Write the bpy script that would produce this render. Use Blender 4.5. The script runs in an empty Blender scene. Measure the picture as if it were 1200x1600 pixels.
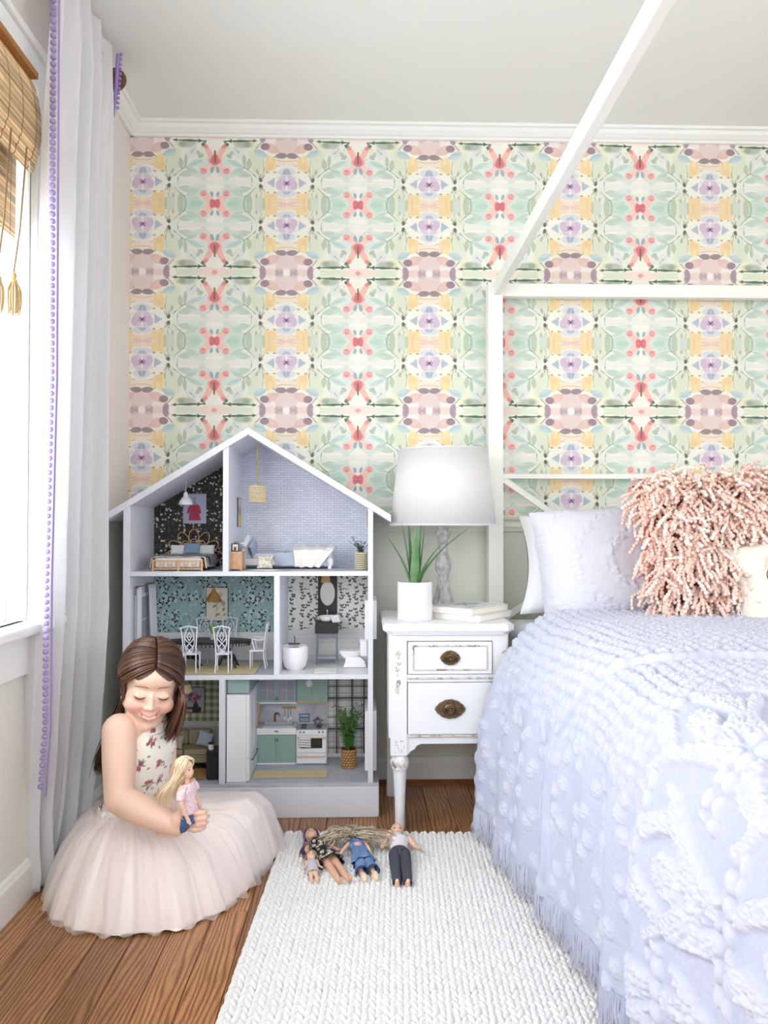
import bpy, bmesh, math, random
import numpy as np
from mathutils import Vector, Matrix, Quaternion
from mathutils.bvhtree import BVHTree
S = bpy.context.scene
COL = S.collection
PI = math.pi
random.seed(7)
RNG = np.random.default_rng(11)
# ------------------------------------------------------------ camera, world, lights, exposure
CAMZ, FOC = 0.943, 1200.0
YAW, PITCH = math.atan(32 / FOC), math.atan(20 / FOC)
cam_data = bpy.data.cameras.new('camera')
cam_data.sensor_fit = 'VERTICAL'
cam_data.sensor_height = 24.0
cam_data.lens = 24.0 * FOC / 1600.0
cam_data.clip_start = 0.05
cam = bpy.data.objects.new('camera', cam_data)
COL.objects.link(cam)
cam.location = (0, 0, CAMZ)
cam.rotation_euler = (PI / 2 + PITCH, 0, -YAW)
S.camera = cam
CR = cam.rotation_euler.to_matrix()

def at(px, py, Y):
    """world point seen at pixel (px,py) of the 1200x1600 photo on the plane y=Y"""
    d = CR @ Vector(((px - 600) / FOC, -(py - 800) / FOC, -1))
    return Vector((0, 0, CAMZ)) + d * (Y / d.y)

def on_floor(px, py, z=0.0):
    d = CR @ Vector(((px - 600) / FOC, -(py - 800) / FOC, -1))
    return Vector((0, 0, CAMZ)) + d * ((z - CAMZ) / d.z)

world = bpy.data.worlds.new('daylight')
S.world = world
world.use_nodes = True
bg = world.node_tree.nodes['Background']
bg.inputs['Color'].default_value = (0.93, 0.97, 1.0, 1)
bg.inputs['Strength'].default_value = 2.6

def area(name, loc, rot, sx, sy, power, col=(1, 1, 1), spread=PI):
    l = bpy.data.lights.new(name, 'AREA')
    l.shape = 'RECTANGLE'; l.size = sx; l.size_y = sy
    l.energy = power; l.color = col; l.spread = spread
    o = bpy.data.objects.new(name, l)
    COL.objects.link(o)
    o.location = loc; o.rotation_euler = rot
    return o
# daylight through the left window; the other three are added fill at unseen windows
area('daylight_left', (-1.38, 1.32, 1.30), (0, -PI / 2 - .12, .45), 1.5, 1.3, 47, (0.93, 0.96, 1.0))
area('fill_left_near', (-1.35, -0.95, 1.3), (0, -PI / 2 - .12, .3), 1.5, 1.5, 46, (0.93, 0.96, 1.0))  # added fill at an invented window nearer the camera
area('fill_behind', (0.7, -2.5, 1.35), (PI / 2 + .42, 0, PI), 3.3, 1.7, 165, (1.0, 0.985, 0.96))  # room fill added behind the camera, its windows are made up
area('daylight_right', (3.1, -.4, 1.3), (0, PI / 2 + .25, 0), 1.5, 1.6, 48, (0.97, 0.98, 1.0))  # added fill for curtain and left side, its window is made up
S.view_settings.view_transform = 'Standard'
S.view_settings.look = 'None'
S.view_settings.exposure = 0.33
S.view_settings.gamma = 1.0
S.view_settings.use_curve_mapping = False
S.cycles.diffuse_bounces = 6
S.cycles.max_bounces = 10
S.cycles.transparent_max_bounces = 16
S.cycles.sample_clamp_indirect = 4.0
S.cycles.caustics_reflective = False
S.cycles.caustics_refractive = False
# ------------------------------------------------------------ flat prints are painted with numpy (no files)
class Canvas:
    def __init__(s, w, h, sc, bg):
        s.w, s.h, s.sc = w, h, sc
        s.W, s.H = int(round(w * sc)), int(round(h * sc))
        s.a = np.ones((s.H, s.W, 3)) * (np.array(bg) / 255.0)
        r = np.random.default_rng(3)
        n = np.zeros((s.H, s.W))
        for k, amp in ((6, .5), (14, .3), (40, .2)):
            g = r.random((k + 2, k + 2))
            yy = np.linspace(0, k, s.H); xx = np.linspace(0, k, s.W)
            y0 = yy.astype(int); x0 = xx.astype(int)
            fy = (yy - y0)[:, None]; fx = (xx - x0)[None, :]
            n += amp * ((g[y0][:, x0] * (1 - fx) + g[y0][:, x0 + 1] * fx) * (1 - fy) + (g[y0 + 1][:, x0] * (1 - fx) + g[y0 + 1][:, x0 + 1] * fx) * fy)
        s.n = n - n.mean()
        s.wob = 0.0
        s.wash = 0.35
    def _win(s, x0, x1, y0, y1):
        m = 3
        i0 = max(0, int((x0 - m) * s.sc)); i1 = min(s.W, int((x1 + m) * s.sc) + 1)
        j0 = max(0, int((y0 - m) * s.sc)); j1 = min(s.H, int((y1 + m) * s.sc) + 1)
        if i1 <= i0 or j1 <= j0: return None
        X, Y = np.meshgrid((np.arange(i0, i1) + .5) / s.sc, (np.arange(j0, j1) + .5) / s.sc)
        return i0, i1, j0, j1, X, Y
    def _put(s, win, d, col, al, soft, edge=0.0):
        i0, i1, j0, j1, X, Y = win
        n = s.n[j0:j1, i0:i1]
        d = d + n * s.wob
        a = np.clip(.5 - d / soft, 0, 1) * al
        a = a * (1 + n * s.wash * 2)
        if edge: a = a + edge * np.exp(-(d / .8) ** 2) * (d < 0.6)
        a = np.clip(a, 0, 1)[..., None]
        s.a[j0:j1, i0:i1] = s.a[j0:j1, i0:i1] * (1 - a) + (np.array(col) / 255.0) * a
    def ell(s, cx, cy, rx, ry, ang, col, al=.9, soft=.8, edge=0.0):
        R = max(rx, ry) + 1
        win = s._win(cx - R, cx + R, cy - R, cy + R)
        if win is None: return
        X, Y = win[4] - cx, win[5] - cy
        c, t = math.cos(math.radians(ang)), math.sin(math.radians(ang))
        u, v = X * c + Y * t, -X * t + Y * c
        q = np.sqrt((u / rx) ** 2 + (v / ry) ** 2) + 1e-9
        s._put(win, (q - 1) * min(rx, ry), col, al, soft, edge)
    def leaf(s, x0, y0, x1, y1, w, col, al=.9, soft=.7, edge=0.1, p=1.0):
        L = math.hypot(x1 - x0, y1 - y0) + 1e-6
        win = s._win(min(x0, x1) - w, max(x0, x1) + w, min(y0, y1) - w, max(y0, y1) + w)
        if win is None: return
        tx, ty = (x1 - x0) / L, (y1 - y0) / L
        X, Y = win[4] - x0, win[5] - y0
        u = (X * tx + Y * ty) / L; v = X * -ty + Y * tx
        uu = np.clip(u, 0, 1)
        prof = w * np.sin(PI * uu ** p) ** .8
        d = np.abs(v) - prof + np.maximum(-u, 0) * L + np.maximum(u - 1, 0) * L
        s._put(win, d, col, al, soft, edge)
    def line(s, pts, w, col, al=.9, soft=.6):
        for (x0, y0), (x1, y1) in zip(pts[:-1], pts[1:]):
            win = s._win(min(x0, x1) - w, max(x0, x1) + w, min(y0, y1) - w, max(y0, y1) + w)
            if win is None: continue
            L2 = (x1 - x0) ** 2 + (y1 - y0) ** 2 + 1e-9
            X, Y = win[4], win[5]
            t = np.clip(((X - x0) * (x1 - x0) + (Y - y0) * (y1 - y0)) / L2, 0, 1)
            d = np.hypot(X - x0 - t * (x1 - x0), Y - y0 - t * (y1 - y0)) - w / 2
            s._put(win, d, col, al, soft)
    def poly(s, pts, col, al=.9, soft=.8, edge=0.0):
        xs = [p[0] for p in pts]; ys = [p[1] for p in pts]
        win = s._win(min(xs), max(xs), min(ys), max(ys))
        if win is None: return
        X, Y = win[4], win[5]
        ins = np.zeros(X.shape, bool); dd = np.full(X.shape, 1e9)
        n = len(pts)
        for i in range(n):
            x0, y0 = pts[i]; x1, y1 = pts[(i + 1) % n]
            if y0 != y1:
                c = ((y0 > Y) != (y1 > Y)) & (X < (x1 - x0) * (Y - y0) / (y1 - y0) + x0)
                ins ^= c
            L2 = (x1 - x0) ** 2 + (y1 - y0) ** 2 + 1e-9
            t = np.clip(((X - x0) * (x1 - x0) + (Y - y0) * (y1 - y0)) / L2, 0, 1)
            dd = np.minimum(dd, np.hypot(X - x0 - t * (x1 - x0), Y - y0 - t * (y1 - y0)))
        s._put(win, np.where(ins, -dd, dd), col, al, soft, edge)
    def rect(s, x0, x1, y0, y1, col, al=1.0):
        s.poly([(x0, y0), (x1, y0), (x1, y1), (x0, y1)], col, al, .3)

def paint_butterfly_wallpaper():
    c = Canvas(112, 108, 4, (240, 240, 230))
    c.wob = 3.0
    E, Lf, Ln, P = c.ell, c.leaf, c.line, c.poly
    # pale washes
    E(75, 60, 34, 46, 0, (226, 236, 226), .8, 10)
    E(46, 40, 12, 26, 10, (214, 224, 200), .8, 6)
    E(46, 100, 13, 22, 0, (218, 226, 204), .8, 6)
    E(88, 98, 18, 14, 0, (205, 226, 216), .8, 6)
    E(100, 50, 14, 12, 0, (214, 228, 228), .7, 5)
    E(58, 14, 12, 10, 0, (236, 236, 206), .8, 5)
    c.rect(56, 112, 71, 72.2, (240, 225, 225), .7); c.rect(56, 112, 76, 77, (225, 232, 240), .8); c.rect(60, 112, 66, 70, (246, 240, 238), .8); c.rect(60, 112, 79, 84, (246, 246, 240), .7)
    # medallion
    E(4, 12, 14, 18, 0, (222, 200, 200), .85, 3)
    E(0, 0, 4.5, 5, 0, (246, 244, 246), .9, 2)
    P([(6, -2), (12, -7), (18, -1), (18, 3), (13, 7), (7, 5)], (166, 140, 154), .85, 1.5, .1)
    E(25, 1, 8, 6, 0, (234, 200, 198), .8, 2)
    E(37, 3, 5, 8, -12, (158, 132, 150), .85, 1.5, .15)
    E(26, 9, 9, 3.5, 0, (240, 228, 232), .8, 1.5)
    Lf(11, 26, 37, 14, 6.5, (222, 178, 172), .9, 1.2, .1)
    E(10, 13, 5, 9, 10, (226, 204, 202), .7, 1.5, .12)
    E(6, 23, 6, 5, 0, (228, 205, 204), .7, 1.5, .12)
    E(34, 17, 6.5, 5.5, 15, (136, 112, 128), .92, .9, .15)
    E(8.5, 31.5, 8, 4.2, 4, (134, 114, 124), .92, .9, .15)
    Ln([(17, 32), (20, 34), (22, 38)], 1.6, (150, 130, 135))
    Ln([(35, 7), (41, 12), (48, 20)], 1.5, (152, 134, 146), .8)
    Ln([(38, 9), (44, 6)], 1.0, (152, 134, 146), .6)
    # blue leaf
    Lf(30, 33, 51, 23, 5, (168, 196, 210), .85, 1.2, .12)
    Lf(32, 34, 52, 28, 2.5, (196, 216, 214), .8)
    # yellow blocks
    P([(16, 36), (24, 33), (30, 30), (34, 42), (34, 57), (24, 55), (17, 52)], (238, 212, 158), .95, 2.5, .08)
    P([(22, 33), (27, 31), (28, 40), (24, 46)], (244, 224, 170), .9, 1.5)
    E(27, 49, 6, 6, 0, (234, 200, 140), .5, 3)
    P([(0, 36), (14, 36), (17, 40), (16, 48), (0, 46)], (240, 224, 206), .9, 2)
    Ln([(0, 40), (8, 40), (15, 38)], .9, (196, 170, 120), .7)
    Ln([(2, 48), (10, 49), (15, 47)], .9, (220, 190, 190), .7)
    P([(15, 92), (34, 90), (34, 108), (15, 108)], (238, 210, 156), .95, 2.5, .08)
    E(27, 104, 2.2, 6, 0, (228, 190, 140), .6, 2); E(36, 104, 2.5, 6, 0, (178, 184, 140), .7, 1.5)
    P([(0, 98), (14, 97), (17, 108), (0, 108)], (242, 218, 196), .9, 2)
    E(5, 108, 9, 3, 0, (226, 190, 190), .7, 1.5)
    Ln([(8, 104), (15, 106)], 1.0, (150, 120, 70), .8); Ln([(8, 100), (16, 101)], .8, (190, 160, 110), .7); Ln([(9, 46), (16, 48)], .9, (150, 120, 70), .8)
    for v in (57.5, 89.5):
        E(18.5, v, 2.6, 1.6, 0, (168, 148, 92), .8, .8); E(30, v, 3.0, 1.6, 10, (176, 158, 104), .8, .8)
    # pansy
    E(0, 57, 15, 7, 0, (212, 218, 230), .9, 2); E(0, 91, 15, 6, 0, (212, 218, 230), .9, 2)
    P([(0, 51), (5, 54), (7, 61), (0, 62)], (160, 174, 192), .9, 1, .15)
    P([(0, 88), (7, 87), (4, 92), (0, 93)], (166, 176, 196), .85, 1, .1)
    Ln([(0, 96), (8, 95), (13, 91)], .8, (200, 200, 216), .7)
    E(5, 70, 9, 8, 0, (216, 198, 220), .95, 1, .12)
    E(9, 77, 9, 8, 25, (206, 184, 212), .95, 1, .14)
    E(4, 82, 3.5, 4, 0, (222, 200, 220), .9, 1)
    E(0, 67, 2, 4, 0, (240, 228, 240), .9, 1)
    E(0, 75, 2.0, 2.6, 0, (84, 60, 104), .95, .8)
    for dx, dy in ((4.5, 72), (4.8, 76), (3, 79), (2.5, 72)):
        Ln([(0, 75), (dx, dy)], 1.3, (92, 66, 110), .9)
    P([(19, 66), (30.5, 74), (20, 82), (18, 74)], (170, 186, 206), .92, 1, .15)
    Ln([(14, 64), (17, 68)], 1.2, (180, 180, 200), .7)
    # sprigs
    for s_, v0 in ((-1, 73), (1, 77)):
        for a, l in ((-28, 13), (-12, 10), (8, 12), (24, 8), (40, 5), (-48, 5)):
            x = 40 + l * math.sin(math.radians(a)); y = v0 + s_ * l * math.cos(math.radians(a))
            Ln([(40.5, v0 + s_ * .5), (x, y)], .9, (92, 92, 84), .75)
        E(41, v0 + s_ * 3, 2.2, 3.2, 0, (70, 74, 66), .8, 1)
    for p in (((35, 50), (37, 62)), ((34, 92), (36, 84)), ((37, 38), (35, 56)), ((39, 90), (41, 100)), ((44, 62), (46, 54))):
        Ln(p, .9, (140, 140, 96), .7)
    E(46, 57, 2, 4, 20, (160, 160, 168), .7, 1); E(47, 96, 2, 4.2, 0, (160, 156, 166), .7, 1)
    E(44, 104, 6, 8, 0, (200, 214, 204), .8, 1.5, .1)
    # branch and leaves
    st = (104, 112, 96)
    Ln([(48, 65), (57, 57), (65, 51)], 1.3, st, .85); Ln([(65, 51), (72, 54), (82, 58)], .8, st, .6); Ln([(65, 51), (80, 45), (94, 39)], .9, st, .6); Ln([(65, 51), (67, 33)], .8, (150, 168, 150), .8)
    Ln([(49, 83), (57, 91), (65, 97)], 1.3, st, .85); Ln([(65, 97), (66, 108)], .9, (140, 160, 140), .8); Ln([(65, 97), (74, 95), (84, 90)], .8, st, .6)
    Lf(58, 36, 60, 55, 3.8, (176, 194, 168), .92); Lf(67, 30, 66, 50, 2.4, (170, 194, 176), .92)
    Lf(55, 64, 82, 58, 5.2, (186, 208, 194), .9, .8, .12); Lf(66, 51, 88, 62, 3.6, (180, 206, 198), .85)
    Lf(68, 50, 96, 38, 4.0, (184, 214, 210), .88, .8, .12); Lf(86, 36, 94, 30, 4, (168, 186, 172), .8)
    Lf(55, 83, 84, 88, 5.4, (182, 206, 194), .9, .8, .12); Lf(66, 97, 90, 84, 3.6, (190, 214, 204), .85)
    Lf(59, 90, 58, 118, 4.6, (172, 194, 172), .92, .8, .12); Lf(66, 98, 68, 120, 2.4, (160, 188, 172), .92)
    P([(68, 99), (84, 97), (94, 108), (70, 108)], (192, 218, 208), .85, 1.2, .1); Lf(72, 108, 94, 108, 4.5, (176, 212, 196), .85)
    Lf(72, 60, 100, 66, 4, (204, 224, 218), .7); Lf(70, 84, 98, 80, 4, (206, 226, 218), .7)
    Ln([(55, 66), (54, 74), (55.5, 81)], 1.1, (120, 116, 104), .8)
    E(76, 26, 7, 10, 30, (214, 222, 226), .7, 2); Lf(84, 24, 90, 34, 3.2, (178, 190, 176), .8)
    Ln([(75, 27), (82, 20)], .9, (120, 128, 110), .7)
    E(94, 68, 5, 4.5, 0, (214, 222, 218), .8, 1.5); E(94, 81, 5, 4.5, 0, (216, 222, 220), .8, 1.5)
    # dark arrows and green wash
    c.rect(52, 96, 0, 4.5, (208, 226, 204), .85)
    E(68, 13.5, 14, 6, -4, (158, 174, 158), .8, 3.5); E(62, 14, 5, 4, 0, (132, 150, 134), .6, 2)
    Ln([(50, 8.2), (64, 8.6), (74, 9), (98, 9.4)], 1.7, (66, 88, 70), .92); Ln([(62, 8.6), (84, 9.2)], 2.3, (60, 92, 72), .85)
    P([(46, 8), (52, 5.8), (54, 8.5), (52, 10.6)], (78, 92, 74), .9); P([(86, 6), (92, 9.2), (86, 12.4)], (56, 78, 62), .95)
    P([(90, 14), (98, 9), (98.5, 20), (92, 18)], (72, 94, 78), .95, .8)
    c.rect(96, 112, 0, 7, (246, 218, 210), .8); c.rect(84, 98, 0, 4, (246, 222, 216), .7)
    P([(108, -3), (112, -2), (112, 4), (107, 0)], (224, 146, 148), .9, 1)
    E(104, 14, 8, 4, 0, (246, 244, 234), .8, 2)
    # first butterfly
    P([(92, 18), (98, 16), (105, 22), (112, 34), (112, 42), (104, 40), (99, 30)], (240, 186, 174), .95, 1.2, .1)
    E(98, 18, 4, 3.2, 30, (222, 120, 122), .75, 1.5)
    Ln([(90, 19), (94, 32), (99, 36), (93, 46)], 1.2, (150, 120, 104), .75)
    P([(88, 52), (94, 50), (112, 40), (112, 46), (104, 56), (98, 62), (92, 63), (88, 59)], (246, 204, 194), .95, 1.2, .1)
    E(94.5, 57, 5, 5, 0, (230, 158, 164), .9, .9, .12); Ln([(91, 54), (95, 54), (98, 56.5)], 1.3, (186, 84, 92), .85)
    E(107, 40.5, 6, 4.5, 0, (232, 150, 146), .8, 2); P([(108, 32), (112, 30), (112, 47), (107, 46), (105, 42)], (216, 96, 112), .9, 1, .1)
    Ln([(112, 25), (112, 42)], 2.6, (112, 92, 74), .95)
    E(107.5, 55, 2.7, 5, 15, (146, 168, 184), .88, .9, .12); Ln([(108.5, 51), (111, 47)], .8, (90, 90, 90), .8)
    Ln([(112, 49), (105, 60), (100, 65)], .8, (150, 130, 120), .7)
    # second butterfly
    P([(88, 88), (94, 86), (99, 90), (112, 102), (112, 108), (100, 108), (93, 98), (88, 95)], (246, 200, 190), .95, 1.2, .1)
    E(94.5, 91.5, 5, 5, 0, (230, 158, 164), .9, .9, .12); Ln([(92, 95), (96, 95), (98.5, 92)], 1.3, (186, 84, 92), .85)
    P([(106, 100), (112, 102), (112, 108), (104, 108), (104, 104)], (216, 96, 112), .9, 1, .1)
    E(107.5, 93.5, 2.7, 5, -15, (146, 168, 184), .88, .9, .12); Ln([(112, 97), (112, 108)], 1.3, (112, 82, 84), .85)
    q = c.a
    full = np.concatenate([q, q[:, ::-1]], 1)
    return np.concatenate([full, full[::-1]], 0)

def paint_black_floral():
    c = Canvas(60, 60, 5, (44, 40, 40)); r = random.Random(5); c.wash = .1
    for i in range(70):
        x, y = r.uniform(2, 58), r.uniform(2, 58); a = r.uniform(0, 6.3)
        c.leaf(x, y, x + 4 * math.cos(a), y + 4 * math.sin(a), 1.0, (78, 88, 66), .9)
    for i in range(46):
        x, y = r.uniform(3, 57), r.uniform(3, 57); R = r.uniform(.9, 1.7)
        for k in range(5):
            a = k * 1.2566 + i
            c.ell(x + R * .7 * math.cos(a), y + R * .7 * math.sin(a), R * .6, R * .6, 0, (226, 222, 214), .9)
        c.ell(x, y, R * .35, R * .35, 0, (190, 160, 110))
    for i in range(60): c.ell(r.uniform(1, 59), r.uniform(1, 59), .5, .5, 0, (220, 215, 205))
    return c.a

def paint_teal_floral():
    c = Canvas(80, 80, 5, (152, 180, 182)); r = random.Random(9); c.wash = .15
    for i in range(60):
        x, y = r.uniform(2, 78), r.uniform(2, 78); a = r.uniform(0, 6.3); L = r.uniform(8, 13)
        c.leaf(x, y, x + L * math.cos(a), y + L * math.sin(a), 2.2, r.choice([(118, 154, 158), (172, 198, 200), (128, 164, 168), (186, 208, 210)]), .85, .8, .15)
    for i in range(26):
        x, y = r.uniform(4, 76), r.uniform(4, 76)
        for k in range(4):
            a = r.uniform(0, 6.3)
            c.leaf(x + 2 * math.cos(a), y + 2 * math.sin(a), x + 7 * math.cos(a), y + 7 * math.sin(a), 1.4, (36, 58, 62), .95)
        for k in range(5):
            a = k * 1.2566 + i
            c.ell(x + 1.7 * math.cos(a), y + 1.7 * math.sin(a), 1.5, 1.5, 0, (226, 234, 228), .92)
        c.ell(x, y, 1.0, 1.0, 0, (52, 60, 66))
    for i in range(40):
        c.ell(r.uniform(2, 78), r.uniform(2, 78), 1.2, 1.2, 0, (190, 216, 214), .8)
    return c.a

def paint_vine():
    c = Canvas(60, 60, 5, (236, 236, 230)); c.wash = .1
    dk = (74, 70, 66)
    r = random.Random(14)
    for ox in range(5, 60, 11):
        y0 = r.uniform(0, 20)
        for k in range(16):
            yy = y0 - 8 + k * 4.6 + r.uniform(-1, 1); xx = ox + 2.5 * math.sin(yy * .35 + ox); g = 0 if k % 6 == 5 else 1
            if not g: continue
            c.line([(xx, yy), (ox + 2.5 * math.sin((yy + 4.6) * .35 + ox), yy + 4.6)], .4, dk, .7)
            for sd in (-1, 1):
                L = r.uniform(3, 5.6); an = r.uniform(.4, 1.2); c.leaf(xx, yy + 3, xx + sd * L * math.cos(an), yy + 3 - L * math.sin(an), r.uniform(.8, 1.2), dk, .92)
    return c.a

def paint_gingham():
    a = np.ones((120, 120, 3)) * np.array((214, 214, 190)) / 255
    g = np.array((118, 124, 92)) / 255
    m = np.zeros((120, 120)); m[:, :60] += .5; m[:60, :] += .5
    wv = ((np.add.outer(np.arange(120), np.arange(120)) // 3) % 2) * .12
    m = np.clip(m - wv * (m > 0) + .04, 0, 1)[..., None]
    return a * (1 - m) + g * m

def paint_plaid():
    n = 300
    a = np.ones((n, n, 3)) * np.array((226, 226, 226)) / 255
    x = np.arange(n)
    def bands(L, horiz):
        for p, w, al, col in L:
            m = ((x >= p) & (x < p + w)) * al
            m = m[:, None, None] if horiz else m[None, :, None]
            a[:] = a * (1 - m) + np.array(col) / 255 * m
    dk, br = (46, 42, 46), (92, 66, 62)
    bands([(20, 4, .8, dk), (40, 18, .85, br), (62, 5, .8, dk), (74, 5, .8, dk), (96, 3, .5, dk), (150, 3, .4, dk), (180, 3, .5, dk), (196, 4, .8, dk), (210, 18, .8, dk), (234, 5, .8, dk), (262, 3, .5, dk)], False)
    bands([(30, 4, .75, dk), (60, 4, .8, dk), (72, 16, .85, dk), (94, 5, .8, dk), (106, 4, .7, dk), (160, 3, .4, dk), (205, 3, .45, dk), (250, 4, .7, dk), (262, 10, .7, dk)], True)
    return a

def paint_dress_fabric():
    c = Canvas(90, 90, 5, (244, 240, 230)); r = random.Random(21); c.wash = .2
    for x, y in [(11 + 22 * i + r.uniform(-4, 4) + 6 * (j % 2), 11 + 22 * j + r.uniform(-4, 4)) for i in range(4) for j in range(4)]:
        for k in range(6):
            a = r.uniform(0, 6.3); R = r.uniform(3, 6)
            c.leaf(x, y, x + R * 1.5 * math.cos(a), y + R * 1.5 * math.sin(a), 1.0, (120, 130, 96), .8)
        for k in range(5):
            a = r.uniform(0, 6.3); R = r.uniform(1, 4.5)
            c.ell(x + R * math.cos(a), y + R * math.sin(a), 2.3, 1.9, r.uniform(0, 180), r.choice([(176, 96, 112), (204, 140, 148), (150, 84, 104), (222, 176, 170)]), .88, .8, .2)
    for i in range(26):
        x, y = r.uniform(2, 88), r.uniform(2, 88); a = r.uniform(0, 6.3)
        c.leaf(x, y, x + 3 * math.cos(a), y + 3 * math.sin(a), .9, (120, 120, 110), .8); c.ell(x, y, 1, 1, 0, r.choice([(170, 110, 120), (110, 110, 130)]), .8)
    return c.a

def paint_doll_floral():
    c = Canvas(40, 40, 5, (30, 28, 32)); r = random.Random(4)
    for i in range(26):
        x, y = r.uniform(2, 38), r.uniform(2, 38)
        for k in range(5):
            a = k * 1.2566 + i
            c.ell(x + 1.7 * math.cos(a), y + 1.7 * math.sin(a), 1.3, 1.3, 0, (228, 222, 208), .95)
        c.ell(x, y, 1, 1, 0, (70, 56, 40))
    return c.a

def paint_dress_print():          # small print of a red dress on a hanger
    c = Canvas(34, 44, 8, (178, 184, 214)); c.wash = .1
    c.line([(15, 8), (17, 5), (19, 7), (17, 10)], .7, (60, 60, 66)); c.line([(17, 10), (17, 14)], .7, (60, 60, 66)); c.line([(9, 19), (17, 13), (25, 19)], .8, (80, 70, 70))
    c.poly([(12, 16), (22, 16), (25, 20), (27, 28), (24, 30), (27, 40), (8, 40), (9, 28), (5, 29), (7, 22), (9, 18)], (182, 42, 86), .97)
    for x in (12, 16, 20, 23): c.line([(x, 24), (x - 1, 39)], .7, (140, 26, 66), .6)
    c.line([(8, 40), (27, 40)], 1.0, (220, 190, 210), .8)
    return c.a

def paint_botanical_print():
    c = Canvas(34, 52, 6, (222, 216, 200)); c.wash = .1; r = random.Random(2)
    c.line([(15, 46), (17, 26), (22, 12)], .7, (130, 120, 90)); c.line([(17, 30), (10, 20)], .6, (130, 120, 90)); c.line([(17, 34), (26, 26)], .6, (130, 120, 90))
    for x, y in ((22, 11), (10, 19), (27, 25), (19, 22)):
        for k in range(5): c.ell(x + 2.2 * math.cos(k * 1.26), y + 2.2 * math.sin(k * 1.26), 2.2, 1.6, k * 70, r.choice([(190, 170, 180), (204, 184, 160), (160, 150, 160)]), .85, .8, .2)
    for k in range(8):
        x, y = r.uniform(6, 28), r.uniform(28, 46); c.leaf(x, y, x + 5, y - 4, 1.3, (136, 140, 104), .85)
    return c.a

def paint_flower_vase_print():
    c = Canvas(46, 48, 6, (170, 172, 178)); c.wash = .15; r = random.Random(8)
    c.rect(0, 46, 40, 48, (196, 160, 160)); c.rect(0, 38, 38, 42, (96, 40, 48)); c.rect(24, 40, 38, 48, (34, 28, 32))
    c.poly([(25, 40), (26, 32), (30, 26), (34, 32), (36, 40)], (44, 34, 40), .97)
    for i in range(54):
        a, R = r.uniform(0, 6.3), r.uniform(0, 11); x, y = 26 + 1.3 * R * math.cos(a), 18 + .9 * R * math.sin(a)
        c.ell(x, y, r.uniform(1.3, 2.6), r.uniform(1.2, 2), r.uniform(0, 180), r.choice([(176, 62, 96), (206, 120, 140), (150, 50, 84), (222, 180, 180), (90, 70, 90)]), .9, .8, .15)
    for i in range(14):
        x, y = 26 + r.uniform(-15, 15), 20 + r.uniform(-12, 10); c.line([(x, y), (30, 28)], .5, (70, 60, 70), .5)
    return c.a

def paint_wall_print():           # narrow print on the attic divider
    c = Canvas(14, 34, 8, (216, 206, 204)); c.wash = .2
    c.rect(0, 14, 22, 34, (222, 200, 130)); c.line([(2, 22), (6, 14), (8, 21), (12, 12)], .8, (120, 100, 110)); c.leaf(4, 20, 7, 8, 1.4, (150, 120, 130)); c.leaf(9, 20, 11, 11, 1.2, (140, 130, 120))
    return c.a

def paint_sea_print():
    c = Canvas(30, 24, 6, (140, 165, 196)); c.wash = .3
    c.rect(0, 30, 0, 6, (190, 196, 206)); c.rect(0, 30, 9, 11, (60, 72, 92))
    for y, k in ((13, (84, 130, 176)), (16, (206, 220, 232)), (19, (70, 120, 170)), (22, (196, 212, 228))): c.line([(1, y), (12, y + 1), (20, y - 1), (29, y)], 1.6, k)
    return c.a

def paint_portrait():
    c = Canvas(12, 14, 8, (236, 232, 228)); c.ell(6, 9, 3, 5, 0, (60, 52, 54)); c.ell(6, 6, 1.7, 2, 0, (220, 190, 176)); return c.a

def paint_emblem():               # round embroidered wreath on the small cushion
    c = Canvas(40, 40, 6, (240, 238, 230)); r = random.Random(3)
    for k in range(46):
        a = k * PI / 23; x, y = 20 + 15 * math.cos(a), 20 + 15 * math.sin(a)
        c.ell(x, y, 1.5, 1.0, math.degrees(a) + 60, (92, 84, 66), .95)
    for k in range(7):
        a = k * .9; x, y = 20 + 9 * math.cos(a), 20 + 9 * math.sin(a)
        c.leaf(20, 20, x, y, 3.2, (188, 180, 150), .9, .8, .2); c.ell(x, y, 2.2, 2.2, 0, (120, 110, 84), .9)
    c.ell(20, 20, 4, 4, 0, (214, 196, 150), .9, .8, .3)
    return c.a

def paint_striped_towel():
    a = np.ones((64, 16, 3)) * .9
    for k in range(0, 64, 16): a[k:k + 4] = (.25, .25, .27)
    return a

def paint_book_cover():
    c = Canvas(60, 48, 5, (238, 238, 236)); c.wash = .1
    c.rect(4, 56, 4, 44, (222, 226, 228)); c.ell(36, 20, 14, 9, 12, (150, 160, 166), .8, 3); c.ell(30, 26, 10, 6, -20, (196, 204, 206), .8, 3); c.line([(20, 30), (44, 12)], 1.5, (96, 104, 104), .7); c.rect(8, 24, 36, 38.5, (120, 120, 120), .8)
    return c.a
# ------------------------------------------------------------ helpers
def lin(c):
    return tuple(((v / 12.92) if v <= .04045 else ((v + .055) / 1.055) ** 2.4) for v in [x / 255 for x in c])

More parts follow.
